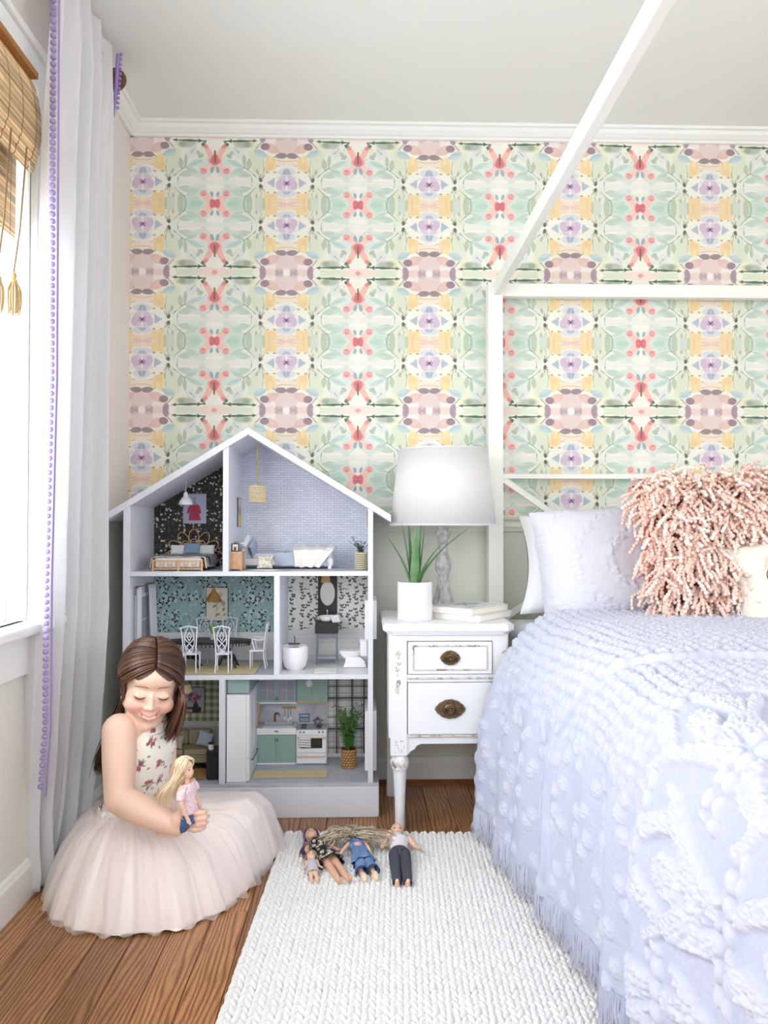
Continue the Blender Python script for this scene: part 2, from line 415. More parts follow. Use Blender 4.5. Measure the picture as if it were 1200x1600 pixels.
MATS = {}
def M(name, col=(200, 200, 200), rough=.6, metal=0.0, bump=None, var=None, sss=0.0, alpha=1.0, transl=0.0, emit=0.0, spec=.5, coat=0.0, sheen=0.0):
    """principled material; col in sRGB 0-255; bump=(scale,strength,distance); var=(scale,rgb2,amount)"""
    if name in MATS: return MATS[name]
    m = bpy.data.materials.new(name); m.use_nodes = True
    nt = m.node_tree; N, Lk = nt.nodes, nt.links
    b = N['Principled BSDF']
    b.inputs['Base Color'].default_value = (*lin(col), 1)
    b.inputs['Roughness'].default_value = rough
    b.inputs['Metallic'].default_value = metal
    b.inputs['Specular IOR Level'].default_value = spec
    if coat: b.inputs['Coat Weight'].default_value = coat
    if sheen: b.inputs['Sheen Weight'].default_value = sheen
    if sss:
        b.inputs['Subsurface Weight'].default_value = sss
        b.inputs['Subsurface Radius'].default_value = (.6, .25, .15)
        b.inputs['Subsurface Scale'].default_value = .01
    if emit:
        b.inputs['Emission Color'].default_value = (*lin(col), 1)
        b.inputs['Emission Strength'].default_value = emit
    tc = N.new('ShaderNodeTexCoord')
    if var:
        n = N.new('ShaderNodeTexNoise'); n.inputs['Scale'].default_value = var[0]; n.inputs['Detail'].default_value = 5
        Lk.new(tc.outputs['Object'], n.inputs['Vector'])
        r = N.new('ShaderNodeValToRGB'); r.color_ramp.elements[0].position = .35; r.color_ramp.elements[1].position = .7
        r.color_ramp.elements[0].color = (*lin(col), 1)
        c2 = tuple(a * (1 - var[2]) + q * var[2] for a, q in zip(col, var[1]))
        r.color_ramp.elements[1].color = (*lin(c2), 1)
        Lk.new(n.outputs['Fac'], r.inputs['Fac']); Lk.new(r.outputs['Color'], b.inputs['Base Color'])
    if bump:
        n = N.new('ShaderNodeTexNoise'); n.inputs['Scale'].default_value = bump[0]; n.inputs['Detail'].default_value = 4
        Lk.new(tc.outputs['Object'], n.inputs['Vector'])
        bp = N.new('ShaderNodeBump'); bp.inputs['Strength'].default_value = bump[1]; bp.inputs['Distance'].default_value = bump[2] if len(bump) > 2 else .002
        Lk.new(n.outputs['Fac'], bp.inputs['Height']); Lk.new(bp.outputs['Normal'], b.inputs['Normal'])
    out = N['Material Output']; last = b.outputs[0]
    if transl:
        t = N.new('ShaderNodeBsdfTranslucent'); t.inputs['Color'].default_value = (*lin(col), 1)
        x = N.new('ShaderNodeMixShader'); x.inputs[0].default_value = transl
        Lk.new(last, x.inputs[1]); Lk.new(t.outputs[0], x.inputs[2]); last = x.outputs[0]
    if alpha < 1:
        t = N.new('ShaderNodeBsdfTransparent')
        x = N.new('ShaderNodeMixShader'); x.inputs[0].default_value = alpha
        Lk.new(t.outputs[0], x.inputs[1]); Lk.new(last, x.inputs[2]); last = x.outputs[0]
    Lk.new(last, out.inputs['Surface'])
    MATS[name] = m
    return m

def print_mat(name, arr, mode='uv', tile=(1, 1), off=(0, 0), rough=.7, bump=None, fade=0.0):
    """flat print painted above; mode 'uv' or an axis pair of the object coordinates with tile size in metres"""
    if name in MATS: return MATS[name]
    arr = np.clip(arr, 0, 1)
    if fade: arr = arr * (1 - fade) + fade * arr.mean((0, 1)) * np.array((1.04, 1.04, 1.02))
    h, w = arr.shape[:2]
    im = bpy.data.images.new(name, w, h, alpha=False)
    px = np.ones((h, w, 4), np.float32); px[..., :3] = arr[::-1]
    im.pixels.foreach_set(px.ravel()); im.pack()
    m = bpy.data.materials.new(name); m.use_nodes = True
    N, Lk = m.node_tree.nodes, m.node_tree.links
    b = N['Principled BSDF']; b.inputs['Roughness'].default_value = rough
    tc = N.new('ShaderNodeTexCoord'); it = N.new('ShaderNodeTexImage'); it.image = im
    if mode == 'uv':
        Lk.new(tc.outputs['UV'], it.inputs['Vector'])
    else:
        sp = N.new('ShaderNodeSeparateXYZ'); cb = N.new('ShaderNodeCombineXYZ')
        Lk.new(tc.outputs['Object'], sp.inputs[0])
        for k in (0, 1):
            ma = N.new('ShaderNodeMath'); ma.operation = 'MULTIPLY_ADD'
            ma.inputs[1].default_value = 1 / tile[k]; ma.inputs[2].default_value = -off[k] / tile[k]
            Lk.new(sp.outputs[{'x': 0, 'y': 1, 'z': 2}[mode[k]]], ma.inputs[0]); Lk.new(ma.outputs[0], cb.inputs[k])
        Lk.new(cb.outputs[0], it.inputs['Vector'])
    Lk.new(it.outputs['Color'], b.inputs['Base Color'])
    if bump:
        n = N.new('ShaderNodeTexNoise'); n.inputs['Scale'].default_value = bump[0]
        Lk.new(tc.outputs['Object'], n.inputs['Vector'])
        bp = N.new('ShaderNodeBump'); bp.inputs['Strength'].default_value = bump[1]; bp.inputs['Distance'].default_value = .001
        Lk.new(n.outputs['Fac'], bp.inputs['Height']); Lk.new(bp.outputs['Normal'], b.inputs['Normal'])
    MATS[name] = m
    return m

def frame_to(d):
    d = Vector(d).normalized()
    a = Vector((0, 0, 1)) if abs(d.z) < .9 else Vector((1, 0, 0))
    x = a.cross(d).normalized(); y = d.cross(x).normalized()
    return x, y, d

class MB:
    def __init__(s): s.v, s.f, s.mi, s.uv = [], [], [], {}
    def add(s, vs, fs, mi=0, uvs=None):
        b = len(s.v); s.v.extend([tuple(p) for p in vs])
        for f in fs: s.f.append(tuple(i + b for i in f)); s.mi.append(mi)
        if uvs:
            for i, q in enumerate(uvs): s.uv[b + i] = q
        return s
    def box(s, x0, x1, y0, y1, z0, z1, mi=0, R=None, c=None):
        vs = [Vector((x, y, z)) for z in (z0, z1) for y in (y0, y1) for x in (x0, x1)]
        if R is not None: vs = [R @ v + Vector(c or (0, 0, 0)) for v in vs]
        return s.add(vs, [(0, 2, 3, 1), (4, 5, 7, 6), (0, 1, 5, 4), (2, 6, 7, 3), (0, 4, 6, 2), (1, 3, 7, 5)], mi)
    def bar(s, p, q, w, h, mi=0, up=None):
        p, q = Vector(p), Vector(q); d = (q - p).normalized()
        u = Vector(up) if up else (Vector((0, 0, 1)) if abs(d.z) < .95 else Vector((0, 1, 0)))
        x = d.cross(u).normalized() * w / 2; y = x.normalized().cross(d).normalized() * h / 2
        vs = [p - x - y, p + x - y, p + x + y, p - x + y, q - x - y, q + x - y, q + x + y, q - x + y]
        return s.add(vs, [(0, 3, 2, 1), (4, 5, 6, 7), (0, 1, 5, 4), (1, 2, 6, 5), (2, 3, 7, 6), (3, 0, 4, 7)], mi)
    def tube(s, pts, r, n=8, mi=0, caps=True, flat=1.0):
        pts = [Vector(p) for p in pts]
        rs = r if hasattr(r, '__len__') else [r] * len(pts)
        vs, fs = [], []
        x = y = None
        for i, p in enumerate(pts):
            d = pts[min(i + 1, len(pts) - 1)] - pts[max(i - 1, 0)]
            if d.length < 1e-9: d = Vector((0, 0, 1))
            d.normalize()
            if x is None: x, y, _ = frame_to(d)
            else:
                x = (x - d * x.dot(d)); x = x.normalized() if x.length > 1e-6 else frame_to(d)[0]; y = d.cross(x)
            for k in range(n):
                a = 2 * PI * k / n
                vs.append(p + x * math.cos(a) * rs[i] + y * math.sin(a) * rs[i] * flat)
        m = len(pts)
        for i in range(m - 1):
            for k in range(n):
                k2 = (k + 1) % n
                fs.append((i * n + k, i * n + k2, (i + 1) * n + k2, (i + 1) * n + k))
        if caps: fs.append(tuple(range(n))[::-1]); fs.append(tuple((m - 1) * n + k for k in range(n)))
        return s.add(vs, fs, mi)
    def lathe(s, prof, c=(0, 0, 0), n=32, mi=0, R=None, sx=1, sy=1):
        vs, fs = [], []; c = Vector(c)
        for r, z in prof:
            for k in range(n):
                a = 2 * PI * k / n
                p = Vector((r * math.cos(a) * sx, r * math.sin(a) * sy, z))
                if R is not None: p = R @ p
                vs.append(p + c)
        for i in range(len(prof) - 1):
            for k in range(n):
                k2 = (k + 1) % n
                fs.append((i * n + k, i * n + k2, (i + 1) * n + k2, (i + 1) * n + k))
        if prof[0][0] > 1e-5: fs.append(tuple(range(n))[::-1])
        if prof[-1][0] > 1e-5: fs.append(tuple((len(prof) - 1) * n + k for k in range(n)))
        return s.add(vs, fs, mi)
    def ell(s, c, r, n=14, m=9, R=None, mi=0):
        r = r if hasattr(r, '__len__') else (r, r, r)
        vs, fs = [], []; c = Vector(c)
        for i in range(1, m):
            t = PI * i / m
            for k in range(n):
                a = 2 * PI * k / n
                p = Vector((r[0] * math.sin(t) * math.cos(a), r[1] * math.sin(t) * math.sin(a), -r[2] * math.cos(t)))
                vs.append((R @ p if R is not None else p) + c)
        for z in (-r[2], r[2]):
            p = Vector((0, 0, z)); vs.append((R @ p if R is not None else p) + c)
        b, t = len(vs) - 2, len(vs) - 1
        for i in range(m - 2):
            for k in range(n):
                k2 = (k + 1) % n
                fs.append((i * n + k, i * n + k2, (i + 1) * n + k2, (i + 1) * n + k))
        for k in range(n):
            k2 = (k + 1) % n
            fs.append((b, k2, k)); fs.append((t, (m - 2) * n + k, (m - 2) * n + k2))
        return s.add(vs, fs, mi)
    def cone(s, p, q, r0, r1, n=16, mi=0, fx=1.0):
        """closed tapered capsule"""
        p, q = Vector(p), Vector(q); d = q - p; L = d.length
        x, y, z = frame_to(d); pts, rs = [], []
        prof = [(r0 * math.sin(t), -r0 * math.cos(t)) for t in (0.02, .4, .8, 1.2, 1.57)] + [(r1 * math.cos(t), L + r1 * math.sin(t)) for t in (0, .4, .8, 1.2, 1.55)]
        R = Matrix((x, y, z)).transposed()
        return s.lathe(prof, p, n, mi, R, fx, 1)
    def prism(s, poly, a0, a1, plane='xz', mi=0):
        def P(u, v, w):
            return {'xz': (u, w, v), 'xy': (u, v, w), 'yz': (w, u, v)}[plane]
        n = len(poly)
        vs = [P(u, v, a0) for u, v in poly] + [P(u, v, a1) for u, v in poly]
        fs = [tuple(range(n)), tuple(range(n, 2 * n))[::-1]] + [(i, i + n, (i + 1) % n + n, (i + 1) % n) for i in range(n)]
        return s.add(vs, fs, mi)
    def grid(s, fn, nu, nv, mi=0, cu=False, uvs=(1, 1), uoff=(0, 0)):
        vs, uv = [], []
        for j in range(nv + 1):
            for i in range(nu + 1):
                u, v = i / nu, j / nv
                vs.append(fn(u, v)); uv.append((u * uvs[0] + uoff[0], v * uvs[1] + uoff[1]))
        fs = [(j * (nu + 1) + i, j * (nu + 1) + i + 1, (j + 1) * (nu + 1) + i + 1, (j + 1) * (nu + 1) + i) for j in range(nv) for i in range(nu)]
        return s.add(vs, fs, mi, uv)
    def quad(s, a, b, c, d, mi=0):
        return s.add([a, b, c, d], [(0, 1, 2, 3)], mi, [(0, 0), (1, 0), (1, 1), (0, 1)])
    def xf(s, R=None, t=(0, 0, 0), sc=1.0):
        t = Vector(t)
        s.v = [tuple((R @ (Vector(p) * sc) if R is not None else Vector(p) * sc) + t) for p in s.v]
        return s
    def mesh(s, name, mats, smooth=True, ang=40, recalc=True):
        me = bpy.data.meshes.new(name)
        me.from_pydata(s.v, [], s.f)
        mats = mats if isinstance(mats, (list, tuple)) else [mats]
        for m in mats: me.materials.append(m)
        if len(mats) > 1: me.polygons.foreach_set('material_index', s.mi)
        if s.uv:
            ul = me.uv_layers.new(name='UVMap')
            idx = np.zeros(len(me.loops), np.int32); me.loops.foreach_get('vertex_index', idx)
            arr = np.zeros((len(s.v), 2), np.float32)
            for k, q in s.uv.items(): arr[k] = q
            ul.data.foreach_set('uv', arr[idx].ravel())
        if recalc and len(s.f) < 60000:
            bm = bmesh.new(); bm.from_mesh(me); bmesh.ops.recalc_face_normals(bm, faces=bm.faces); bm.to_mesh(me); bm.free()
        if smooth:
            me.polygons.foreach_set('use_smooth', [True] * len(me.polygons))
            try: me.set_sharp_from_angle(angle=math.radians(ang))
            except Exception: pass
        me.update()
        return me
    def build(s, name, mats, parent=None, smooth=True, ang=40, bevel=0, seg=2, loc=None, rz=0, **tg):
        o = bpy.data.objects.new(name, s.mesh(name, mats, smooth, ang))
        COL.objects.link(o)
        if parent is not None: o.parent = parent
        if loc is not None: o.location = loc
        if rz: o.rotation_euler = (0, 0, rz)
        if bevel:
            b = o.modifiers.new('bevel', 'BEVEL'); b.width = bevel; b.segments = seg; b.limit_method = 'ANGLE'; b.angle_limit = math.radians(35)
        for k, v in tg.items(): o[k] = v
        return o

def obj_mesh(name, me, parent=None, loc=None, **tg):
    o = bpy.data.objects.new(name, me); COL.objects.link(o)
    if parent is not None: o.parent = parent
    if loc is not None: o.location = loc
    for k, v in tg.items(): o[k] = v
    return o

def T(name, label, cat, loc=(0, 0, 0), rz=0, group=None):
    o = bpy.data.objects.new(name, None); COL.objects.link(o)
    o.empty_display_size = .05
    o.location = loc; o.rotation_euler = (0, 0, rz); o['label'] = label; o['category'] = cat
    if group: o['group'] = group
    return o

def tag(o, label, cat, group=None):
    o['label'] = label; o['category'] = cat
    if group: o['group'] = group
    return o

def dup(root, loc=None, rz=None, label=None):
    r = root.copy(); COL.objects.link(r)
    if loc is not None: r.location = loc
    if rz is not None: r.rotation_euler = (0, 0, rz)
    if label: r['label'] = label
    for ch in list(root.children):
        c = ch.copy(); COL.objects.link(c); c.parent = r
        for g in list(ch.children):
            d = g.copy(); COL.objects.link(d); d.parent = c
    return r

def remesh(mb, voxel, smooth_it=6, fac=.5):
    """one continuous surface grown around overlapping tapered shapes"""
    me = mb.mesh('tmp', [], smooth=False)
    o = bpy.data.objects.new('tmp', me); COL.objects.link(o)
    r = o.modifiers.new('r', 'REMESH'); r.mode = 'VOXEL'; r.voxel_size = voxel
    if smooth_it:
        sm = o.modifiers.new('s', 'SMOOTH'); sm.iterations = smooth_it; sm.factor = fac
    dg = bpy.context.evaluated_depsgraph_get(); dg.update()
    ev = o.evaluated_get(dg)
    out = bpy.data.meshes.new_from_object(ev, depsgraph=dg)
    bpy.data.objects.remove(o)
    out.polygons.foreach_set('use_smooth', [True] * len(out.polygons))
    return out

def co_of(me):
    a = np.zeros(len(me.vertices) * 3, np.float32); me.vertices.foreach_get('co', a); return a.reshape(-1, 3)
def set_co(me, a): me.vertices.foreach_set('co', a.astype(np.float32).ravel()); me.update()

def vnoise(x, y, seed=0):
    r = np.random.default_rng(seed); g = r.random((64, 64))
    x = np.asarray(x) % 64; y = np.asarray(y) % 64
    x0 = np.floor(x).astype(int) % 64; y0 = np.floor(y).astype(int) % 64; x1 = (x0 + 1) % 64; y1 = (y0 + 1) % 64
    fx = x - np.floor(x); fy = y - np.floor(y); fx = fx * fx * (3 - 2 * fx); fy = fy * fy * (3 - 2 * fy)
    return (g[x0, y0] * (1 - fx) + g[x1, y0] * fx) * (1 - fy) + (g[x0, y1] * (1 - fx) + g[x1, y1] * fx) * fy

def catmull(P, n):
    P = [Vector(p) for p in P]; out = []
    Q = [P[0] * 2 - P[1]] + P + [P[-1] * 2 - P[-2]]
    m = len(P) - 1
    for k in range(n + 1):
        t = k / n * m; i = min(int(t), m - 1); f = t - i
        a, b, c, d = Q[i], Q[i + 1], Q[i + 2], Q[i + 3]
        out.append(.5 * ((2 * b) + (c - a) * f + (2 * a - 5 * b + 4 * c - d) * f * f + (3 * b - a - 3 * c + d) * f ** 3))
    return out
# ------------------------------------------------------------ room shell
LX, BY, CEIL = -0.855, 2.82, 2.412
RX, FY = 2.75, -2.25
RAIL0, RAIL1 = 0.918, 0.978
white_trim = M('white_trim_paint', (238, 240, 238), .38, bump=(60, .05, .001))
wall_up = M('blush_wall_paint', (232, 224, 219), .75, bump=(180, .08, .0006))
wall_low = M('pale_sage_wainscot_paint', (216, 219, 207), .6, bump=(160, .08, .0006))
ceil_m = M('ceiling_paint', (238, 241, 238), .85, bump=(220, .08, .0006))
STR = dict(kind='structure')

def oak(name, floor_mode):
    m = bpy.data.materials.new(name); m.use_nodes = True
    N, L = m.node_tree.nodes, m.node_tree.links
    b = N['Principled BSDF']; b.inputs['Roughness'].default_value = .33
    tc = N.new('ShaderNodeTexCoord'); oi = N.new('ShaderNodeObjectInfo')
    mp = N.new('ShaderNodeMapping'); mp.inputs['Scale'].default_value = (1, .16, 1)
    ad = N.new('ShaderNodeVectorMath'); ad.operation = 'MULTIPLY_ADD'
    ad.inputs[1].default_value = (1, 1, 1)
    cm = N.new('ShaderNodeCombineXYZ')
    for k, s_ in enumerate((7.3, 13.1, 3.7)):
        mm = N.new('ShaderNodeMath'); mm.operation = 'MULTIPLY'; mm.inputs[1].default_value = s_
        L.new(oi.outputs['Random'], mm.inputs[0]); L.new(mm.outputs[0], cm.inputs[k])
    L.new(tc.outputs['Object'], ad.inputs[0]); L.new(cm.outputs[0], ad.inputs[2]); L.new(ad.outputs[0], mp.inputs['Vector'])
    w = N.new('ShaderNodeTexWave'); w.wave_type = 'BANDS'; w.bands_direction = 'X'; w.wave_profile = 'SIN'
    w.inputs['Scale'].default_value = 27; w.inputs['Distortion'].default_value = 24; w.inputs['Detail'].default_value = 2.5
    w.inputs['Detail Scale'].default_value = .42; w.inputs['Detail Roughness'].default_value = .5
    L.new(mp.outputs[0], w.inputs['Vector'])
    n1 = N.new('ShaderNodeTexNoise'); n1.inputs['Scale'].default_value = 6; n1.inputs['Detail'].default_value = 4; L.new(mp.outputs[0], n1.inputs['Vector'])
    mp2 = N.new('ShaderNodeMapping'); mp2.inputs['Scale'].default_value = (1, .05, 1); L.new(ad.outputs[0], mp2.inputs['Vector'])
    n2 = N.new('ShaderNodeTexNoise'); n2.inputs['Scale'].default_value = 330; n2.inputs['Detail'].default_value = 2; L.new(mp2.outputs[0], n2.inputs['Vector'])
    r = N.new('ShaderNodeValToRGB'); e = r.color_ramp.elements
    e[0].position = .0; e[0].color = (*lin((130, 88, 56)), 1); e[1].position = .34; e[1].color = (*lin((168, 120, 80)), 1)
    x = e.new(.12); x.color = (*lin((146, 98, 60)), 1)
    x = e.new(1.0); x.color = (*lin((188, 140, 98)), 1)
    L.new(w.outputs['Fac'], r.inputs['Fac'])
    mx = N.new('ShaderNodeMix'); mx.data_type = 'RGBA'; mx.blend_type = 'MULTIPLY'; mx.inputs['Factor'].default_value = 1
    r2 = N.new('ShaderNodeValToRGB'); r2.color_ramp.elements[0].color = (.84, .78, .72, 1); r2.color_ramp.elements[0].position = .3; r2.color_ramp.elements[1].color = (1.1, 1.08, 1.05, 1); r2.color_ramp.elements[1].position = .7
    L.new(n1.outputs['Fac'], r2.inputs['Fac']); L.new(r.outputs['Color'], mx.inputs['A']); L.new(r2.outputs['Color'], mx.inputs['B'])
    mx2 = N.new('ShaderNodeMix'); mx2.data_type = 'RGBA'; mx2.blend_type = 'MULTIPLY'; mx2.inputs['Factor'].default_value = .55
    r3 = N.new('ShaderNodeValToRGB'); r3.color_ramp.elements[0].color = (.55, .5, .45, 1); r3.color_ramp.elements[0].position = .38; r3.color_ramp.elements[1].color = (1, 1, 1, 1); r3.color_ramp.elements[1].position = .5
    L.new(n2.outputs['Fac'], r3.inputs['Fac']); L.new(mx.outputs['Result'], mx2.inputs['A']); L.new(r3.outputs['Color'], mx2.inputs['B'])
    hs = N.new('ShaderNodeHueSaturation'); hs.inputs['Saturation'].default_value = 1.0
    mr = N.new('ShaderNodeMapRange'); mr.inputs['To Min'].default_value = .72; mr.inputs['To Max'].default_value = 1.12
    L.new(oi.outputs['Random'], mr.inputs['Value']); L.new(mr.outputs[0], hs.inputs['Value']); L.new(mx2.outputs['Result'], hs.inputs['Color'])
    L.new(hs.outputs[0], b.inputs['Base Color'])
    bp = N.new('ShaderNodeBump'); bp.inputs['Strength'].default_value = .25; bp.inputs['Distance'].default_value = .0008
    L.new(w.outputs['Fac'], bp.inputs['Height']); L.new(bp.outputs['Normal'], b.inputs['Normal'])
    return m
oak_m = oak('oak_plank', True)

floor = MB().box(LX - .15, RX + .15, FY - .15, BY + .15, -.08, -.0065).build('floor', M('oak_floor_base', (96, 56, 28), .6), smooth=False, **STR)
PW = .082
rr = random.Random(4)
plank_n = 0
rest = MB()
x = LX
ci = 0
while x < RX:
    x1 = min(x + PW, RX)
    y = BY - rr.uniform(.15, .9)
    ys = [BY]
    while y > FY:
        ys.append(y); y -= rr.uniform(.45, 1.1)
    ys.append(FY)
    for a, b_ in zip(ys[:-1], ys[1:]):
        g = .0007
        if x < .62 and a > .75:
            cx, cy = (x + x1) / 2, (a + b_) / 2
            hx, hy = (x1 - x) / 2 - g, (a - b_) / 2 - g
            mb = MB(); q = .0012
            vs = [(-hx, -hy, -.006), (hx, -hy, -.006), (hx, hy, -.006), (-hx, hy, -.006), (-hx, -hy, -q), (hx, -hy, -q), (hx, hy, -q), (-hx, hy, -q),
                  (-hx + q, -hy + q, 0), (hx - q, -hy + q, 0), (hx - q, hy - q, 0), (-hx + q, hy - q, 0)]
            mb.add(vs, [(0, 3, 2, 1), (0, 1, 5, 4), (1, 2, 6, 5), (2, 3, 7, 6), (3, 0, 4, 7), (4, 5, 9, 8), (5, 6, 10, 9), (6, 7, 11, 10), (7, 4, 8, 11), (8, 9, 10, 11)])
            mb.build('plank', oak_m, floor, smooth=False, loc=(cx, cy, 0)); plank_n += 1
        else:
            rest.box(x + g, x1 - g, b_ + g, a - g, -.006, 0)
    x = x1; ci += 1
rest.build('floor_boards', oak_m, floor, smooth=False, kind='stuff')

def wall_holes(name, axis, c0, c1, a0, a1, holes, mats, zs=(0, RAIL0, CEIL)):
    """wall slab with rectangular openings; holes=[(a0,a1,z0,z1)]"""
    A = sorted({a0, a1, *[h[0] for h in holes], *[h[1] for h in holes]})
    Z = sorted({*zs, *[h[2] for h in holes], *[h[3] for h in holes]})
    mb = MB()
    for p, q in zip(A[:-1], A[1:]):
        for u, v in zip(Z[:-1], Z[1:]):
            if any(h[0] < (p + q) / 2 < h[1] and h[2] < (u + v) / 2 < h[3] for h in holes): continue
            mi = 0 if (u + v) / 2 < RAIL0 + .03 else 1
            if axis == 'y': mb.box(c0, c1, p, q, u, v, mi)
            else: mb.box(p, q, c0, c1, u, v, mi)
    return mb.build(name, mats, smooth=False, **STR)
W1 = (0.72, 1.98, .70, 2.06)
W2_ADDED = (-1.55, -.35, .70, 2.06)  # unseen opening, added to let in fill light
wall_holes('wall_left', 'y', LX - .12, LX, FY, BY, [W1, W2_ADDED], [M('cream_wainscot_paint', (229, 229, 220), .6, bump=(160, .08, .0006)), wall_up])
wall_holes('wall_front', 'x', FY - .12, FY, LX - .12, RX + .12, [(-.85, 2.35, .62, 2.2)], [wall_low, wall_up])  # opening added for the fill from behind
wall_holes('wall_right', 'y', RX, RX + .12, FY, BY, [(-1.2, .4, .7, 2.1)], [wall_low, wall_up])  # opening added for the fill from the right
wb = MB().box(LX - .12, RX + .12, BY, BY + .12, 0, CEIL).build('wall_back', wall_low, smooth=False, **STR)
tile_w, tile_h = 2 * 112 / 426.0, 2 * 108 / 426.0
cxm = at(447.7, 425, BY).x; czm = at(447.7, 426.5, BY).z
wp = print_mat('butterfly_wallpaper_print', paint_butterfly_wallpaper(), 'xz', (tile_w, tile_h), (cxm, czm), .8, fade=.16)
MB().box(LX, RX, BY - .0015, BY, RAIL1 - .01, CEIL - .03).build('wallpaper', wp, wb, smooth=False)
MB().box(LX - .15, RX + .15, FY - .15, BY + .15, CEIL, CEIL + .08).build('ceiling', ceil_m, smooth=False, **STR)

# crown moulding, chair rail, baseboards
crown = [(0, 0), (.012, 0), (.016, .008), (.022, .010), (.034, .022), (.040, .034), (.050, .036), (.052, .046), (0, .046)]
def run(prof, z, name, mat, side):
    """prof (out, up) swept along a wall"""
    mb = MB()
    if side == 'back': mb.prism([(BY - o, z + u) for o, u in prof], LX, RX, 'yz')
    elif side == 'left': mb.prism([(LX + o, z + u) for o, u in prof], FY, BY, 'xz')
    elif side == 'right': mb.prism([(RX - o, z + u) for o, u in prof], FY, BY, 'xz')
    return mb.build(name, mat, smooth=False, bevel=.001, seg=1, **STR)
run(crown, CEIL - .046, 'trim_1', white_trim, 'back'); run(crown, CEIL - .046, 'trim_2', white_trim, 'left'); run(crown, CEIL - .046, 'trim_3', white_trim, 'right')
railp = [(0, 0), (.008, 0), (.010, .012), (.014, .018), (.012, .036), (.022, .044), (.026, .052), (.026, .06), (0, .06)]
run(railp, RAIL0, 'trim_4', wall_low, 'back')
MB().prism([(LX + o, RAIL0 + u) for o, u in railp], 2.03, BY, 'xz').build('trim_5', wall_low, smooth=False, bevel=.001, seg=1, **STR)
run(railp, RAIL0, 'trim_6', wall_low, 'right')
base = [(0, 0), (.014, 0), (.014, .080), (.010, .088), (.008, .096), (0, .098)]
run(base, 0, 'baseboard_back', M('baseboard_paint', (226, 228, 226), .4), 'back'); run(base, 0, 'baseboard_left', white_trim, 'left'); run(base, 0, 'baseboard_right', white_trim, 'right')
MB().prism([(BY - .014, 0), (BY - .030, 0), (BY - .029, .008), (BY - .024, .014), (BY - .014, .017)], LX, RX, 'yz').build('trim_7', M('oak_shoe_moulding', (140, 80, 36), .4, var=(30, (100, 54, 22), .7)), smooth=False, **STR)

# window in the left wall, then added unseen ones nearer, behind and right
glass = M('window_glass', (240, 248, 255), .03, alpha=.10)
def side_window(n, W):
    y0, y1, z0, z1 = W
    w = bpy.data.objects.new('window_%d' % n, None); COL.objects.link(w); w['kind'] = 'structure'
    mb = MB()
    cw = .105; px = LX
    mb.box(px, px + .018, y0 - cw, y0, z0, z1 + .09); mb.box(px, px + .018, y1, y1 + cw, z0, z1 + .09)
    mb.box(px, px + .020, y0, y1, z1, z1 + .09)
    mb.box(px, px + .030, y0 - cw - .01, y1 + cw + .01, z1 + .09, z1 + .11)
    mb.build('window_casing', white_trim, w, smooth=False, bevel=.003)
    MB().box(px - .02, px + .055, y0 - cw - .02, y1 + cw + .02, z0 - .026, z0).build('window_sill', white_trim, w, smooth=False, bevel=.006)
    MB().box(px, px + .018, y0 - cw, y1 + cw, z0 - .13, z0 - .026).build('window_apron', white_trim, w, smooth=False, bevel=.004)
    mb = MB()
    mb.box(px - .12, px, y0 - .002, y0 + .012, z0, z1); mb.box(px - .12, px, y1 - .012, y1 + .002, z0, z1); mb.box(px - .12, px, y0, y1, z1 - .012, z1)
    mb.build('window_jamb', white_trim, w, smooth=False)
    zm = (z0 + z1) / 2
    for (a, b_, xo) in ((z0, zm + .02, -.060), (zm - .02, z1 - .012, -.092)):
        s_ = MB(); x0, x1 = px + xo - .016, px + xo + .012
        ya, yb = y0 + .013, y1 - .013
        s_.box(x0, x1, ya, ya + .05, a, b_); s_.box(x0, x1, yb - .05, yb, a, b_); s_.box(x0, x1, ya + .05, yb - .05, a, a + .055); s_.box(x0, x1, ya + .05, yb - .05, b_ - .045, b_)
        ym = (ya + yb) / 2; s_.box(x0 + .006, x1 - .006, ym - .01, ym + .01, a + .055, b_ - .045)
        f = s_.build('window_frame', white_trim, w, smooth=False, bevel=.002)
        MB().box(px + xo - .004, px + xo, ya + .05, yb - .05, a + .055, b_ - .045).build('pane', glass, f, smooth=False)
side_window(1, W1); side_window(2, W2_ADDED)  # the second is unseen, added for fill
w3 = bpy.data.objects.new('window_3', None); COL.objects.link(w3); w3['kind'] = 'structure'  # unseen windows added to go with the fill from behind
mb = MB()
for x0 in (-.85, .2, 1.25, 2.30): mb.box(x0, x0 + .05, FY - .07, FY - .02, .62, 2.2)
mb.box(-.80, 2.30, FY - .07, FY - .02, .62, .67); mb.box(-.80, 2.30, FY - .07, FY - .02, 2.15, 2.2)
f = mb.build('window_frame', white_trim, w3, smooth=False)
MB().box(-.80, 2.30, FY - .05, FY - .045, .67, 2.15).build('pane', glass, f, smooth=False)

w4 = bpy.data.objects.new('window_4', None); COL.objects.link(w4); w4['kind'] = 'structure'  # unseen window added to go with the right fill
mb = MB()
for y0 in (-1.2, -.425, .35): mb.box(RX + .03, RX + .07, y0, y0 + .05, .7, 2.1)
mb.box(RX + .03, RX + .07, -1.2, .4, .7, .75); mb.box(RX + .03, RX + .07, -1.2, .4, 2.05, 2.1)
f = mb.build('window_frame', white_trim, w4, smooth=False)
MB().box(RX + .048, RX + .052, -1.15, .35, .75, 2.05).build('pane', glass, f, smooth=False)

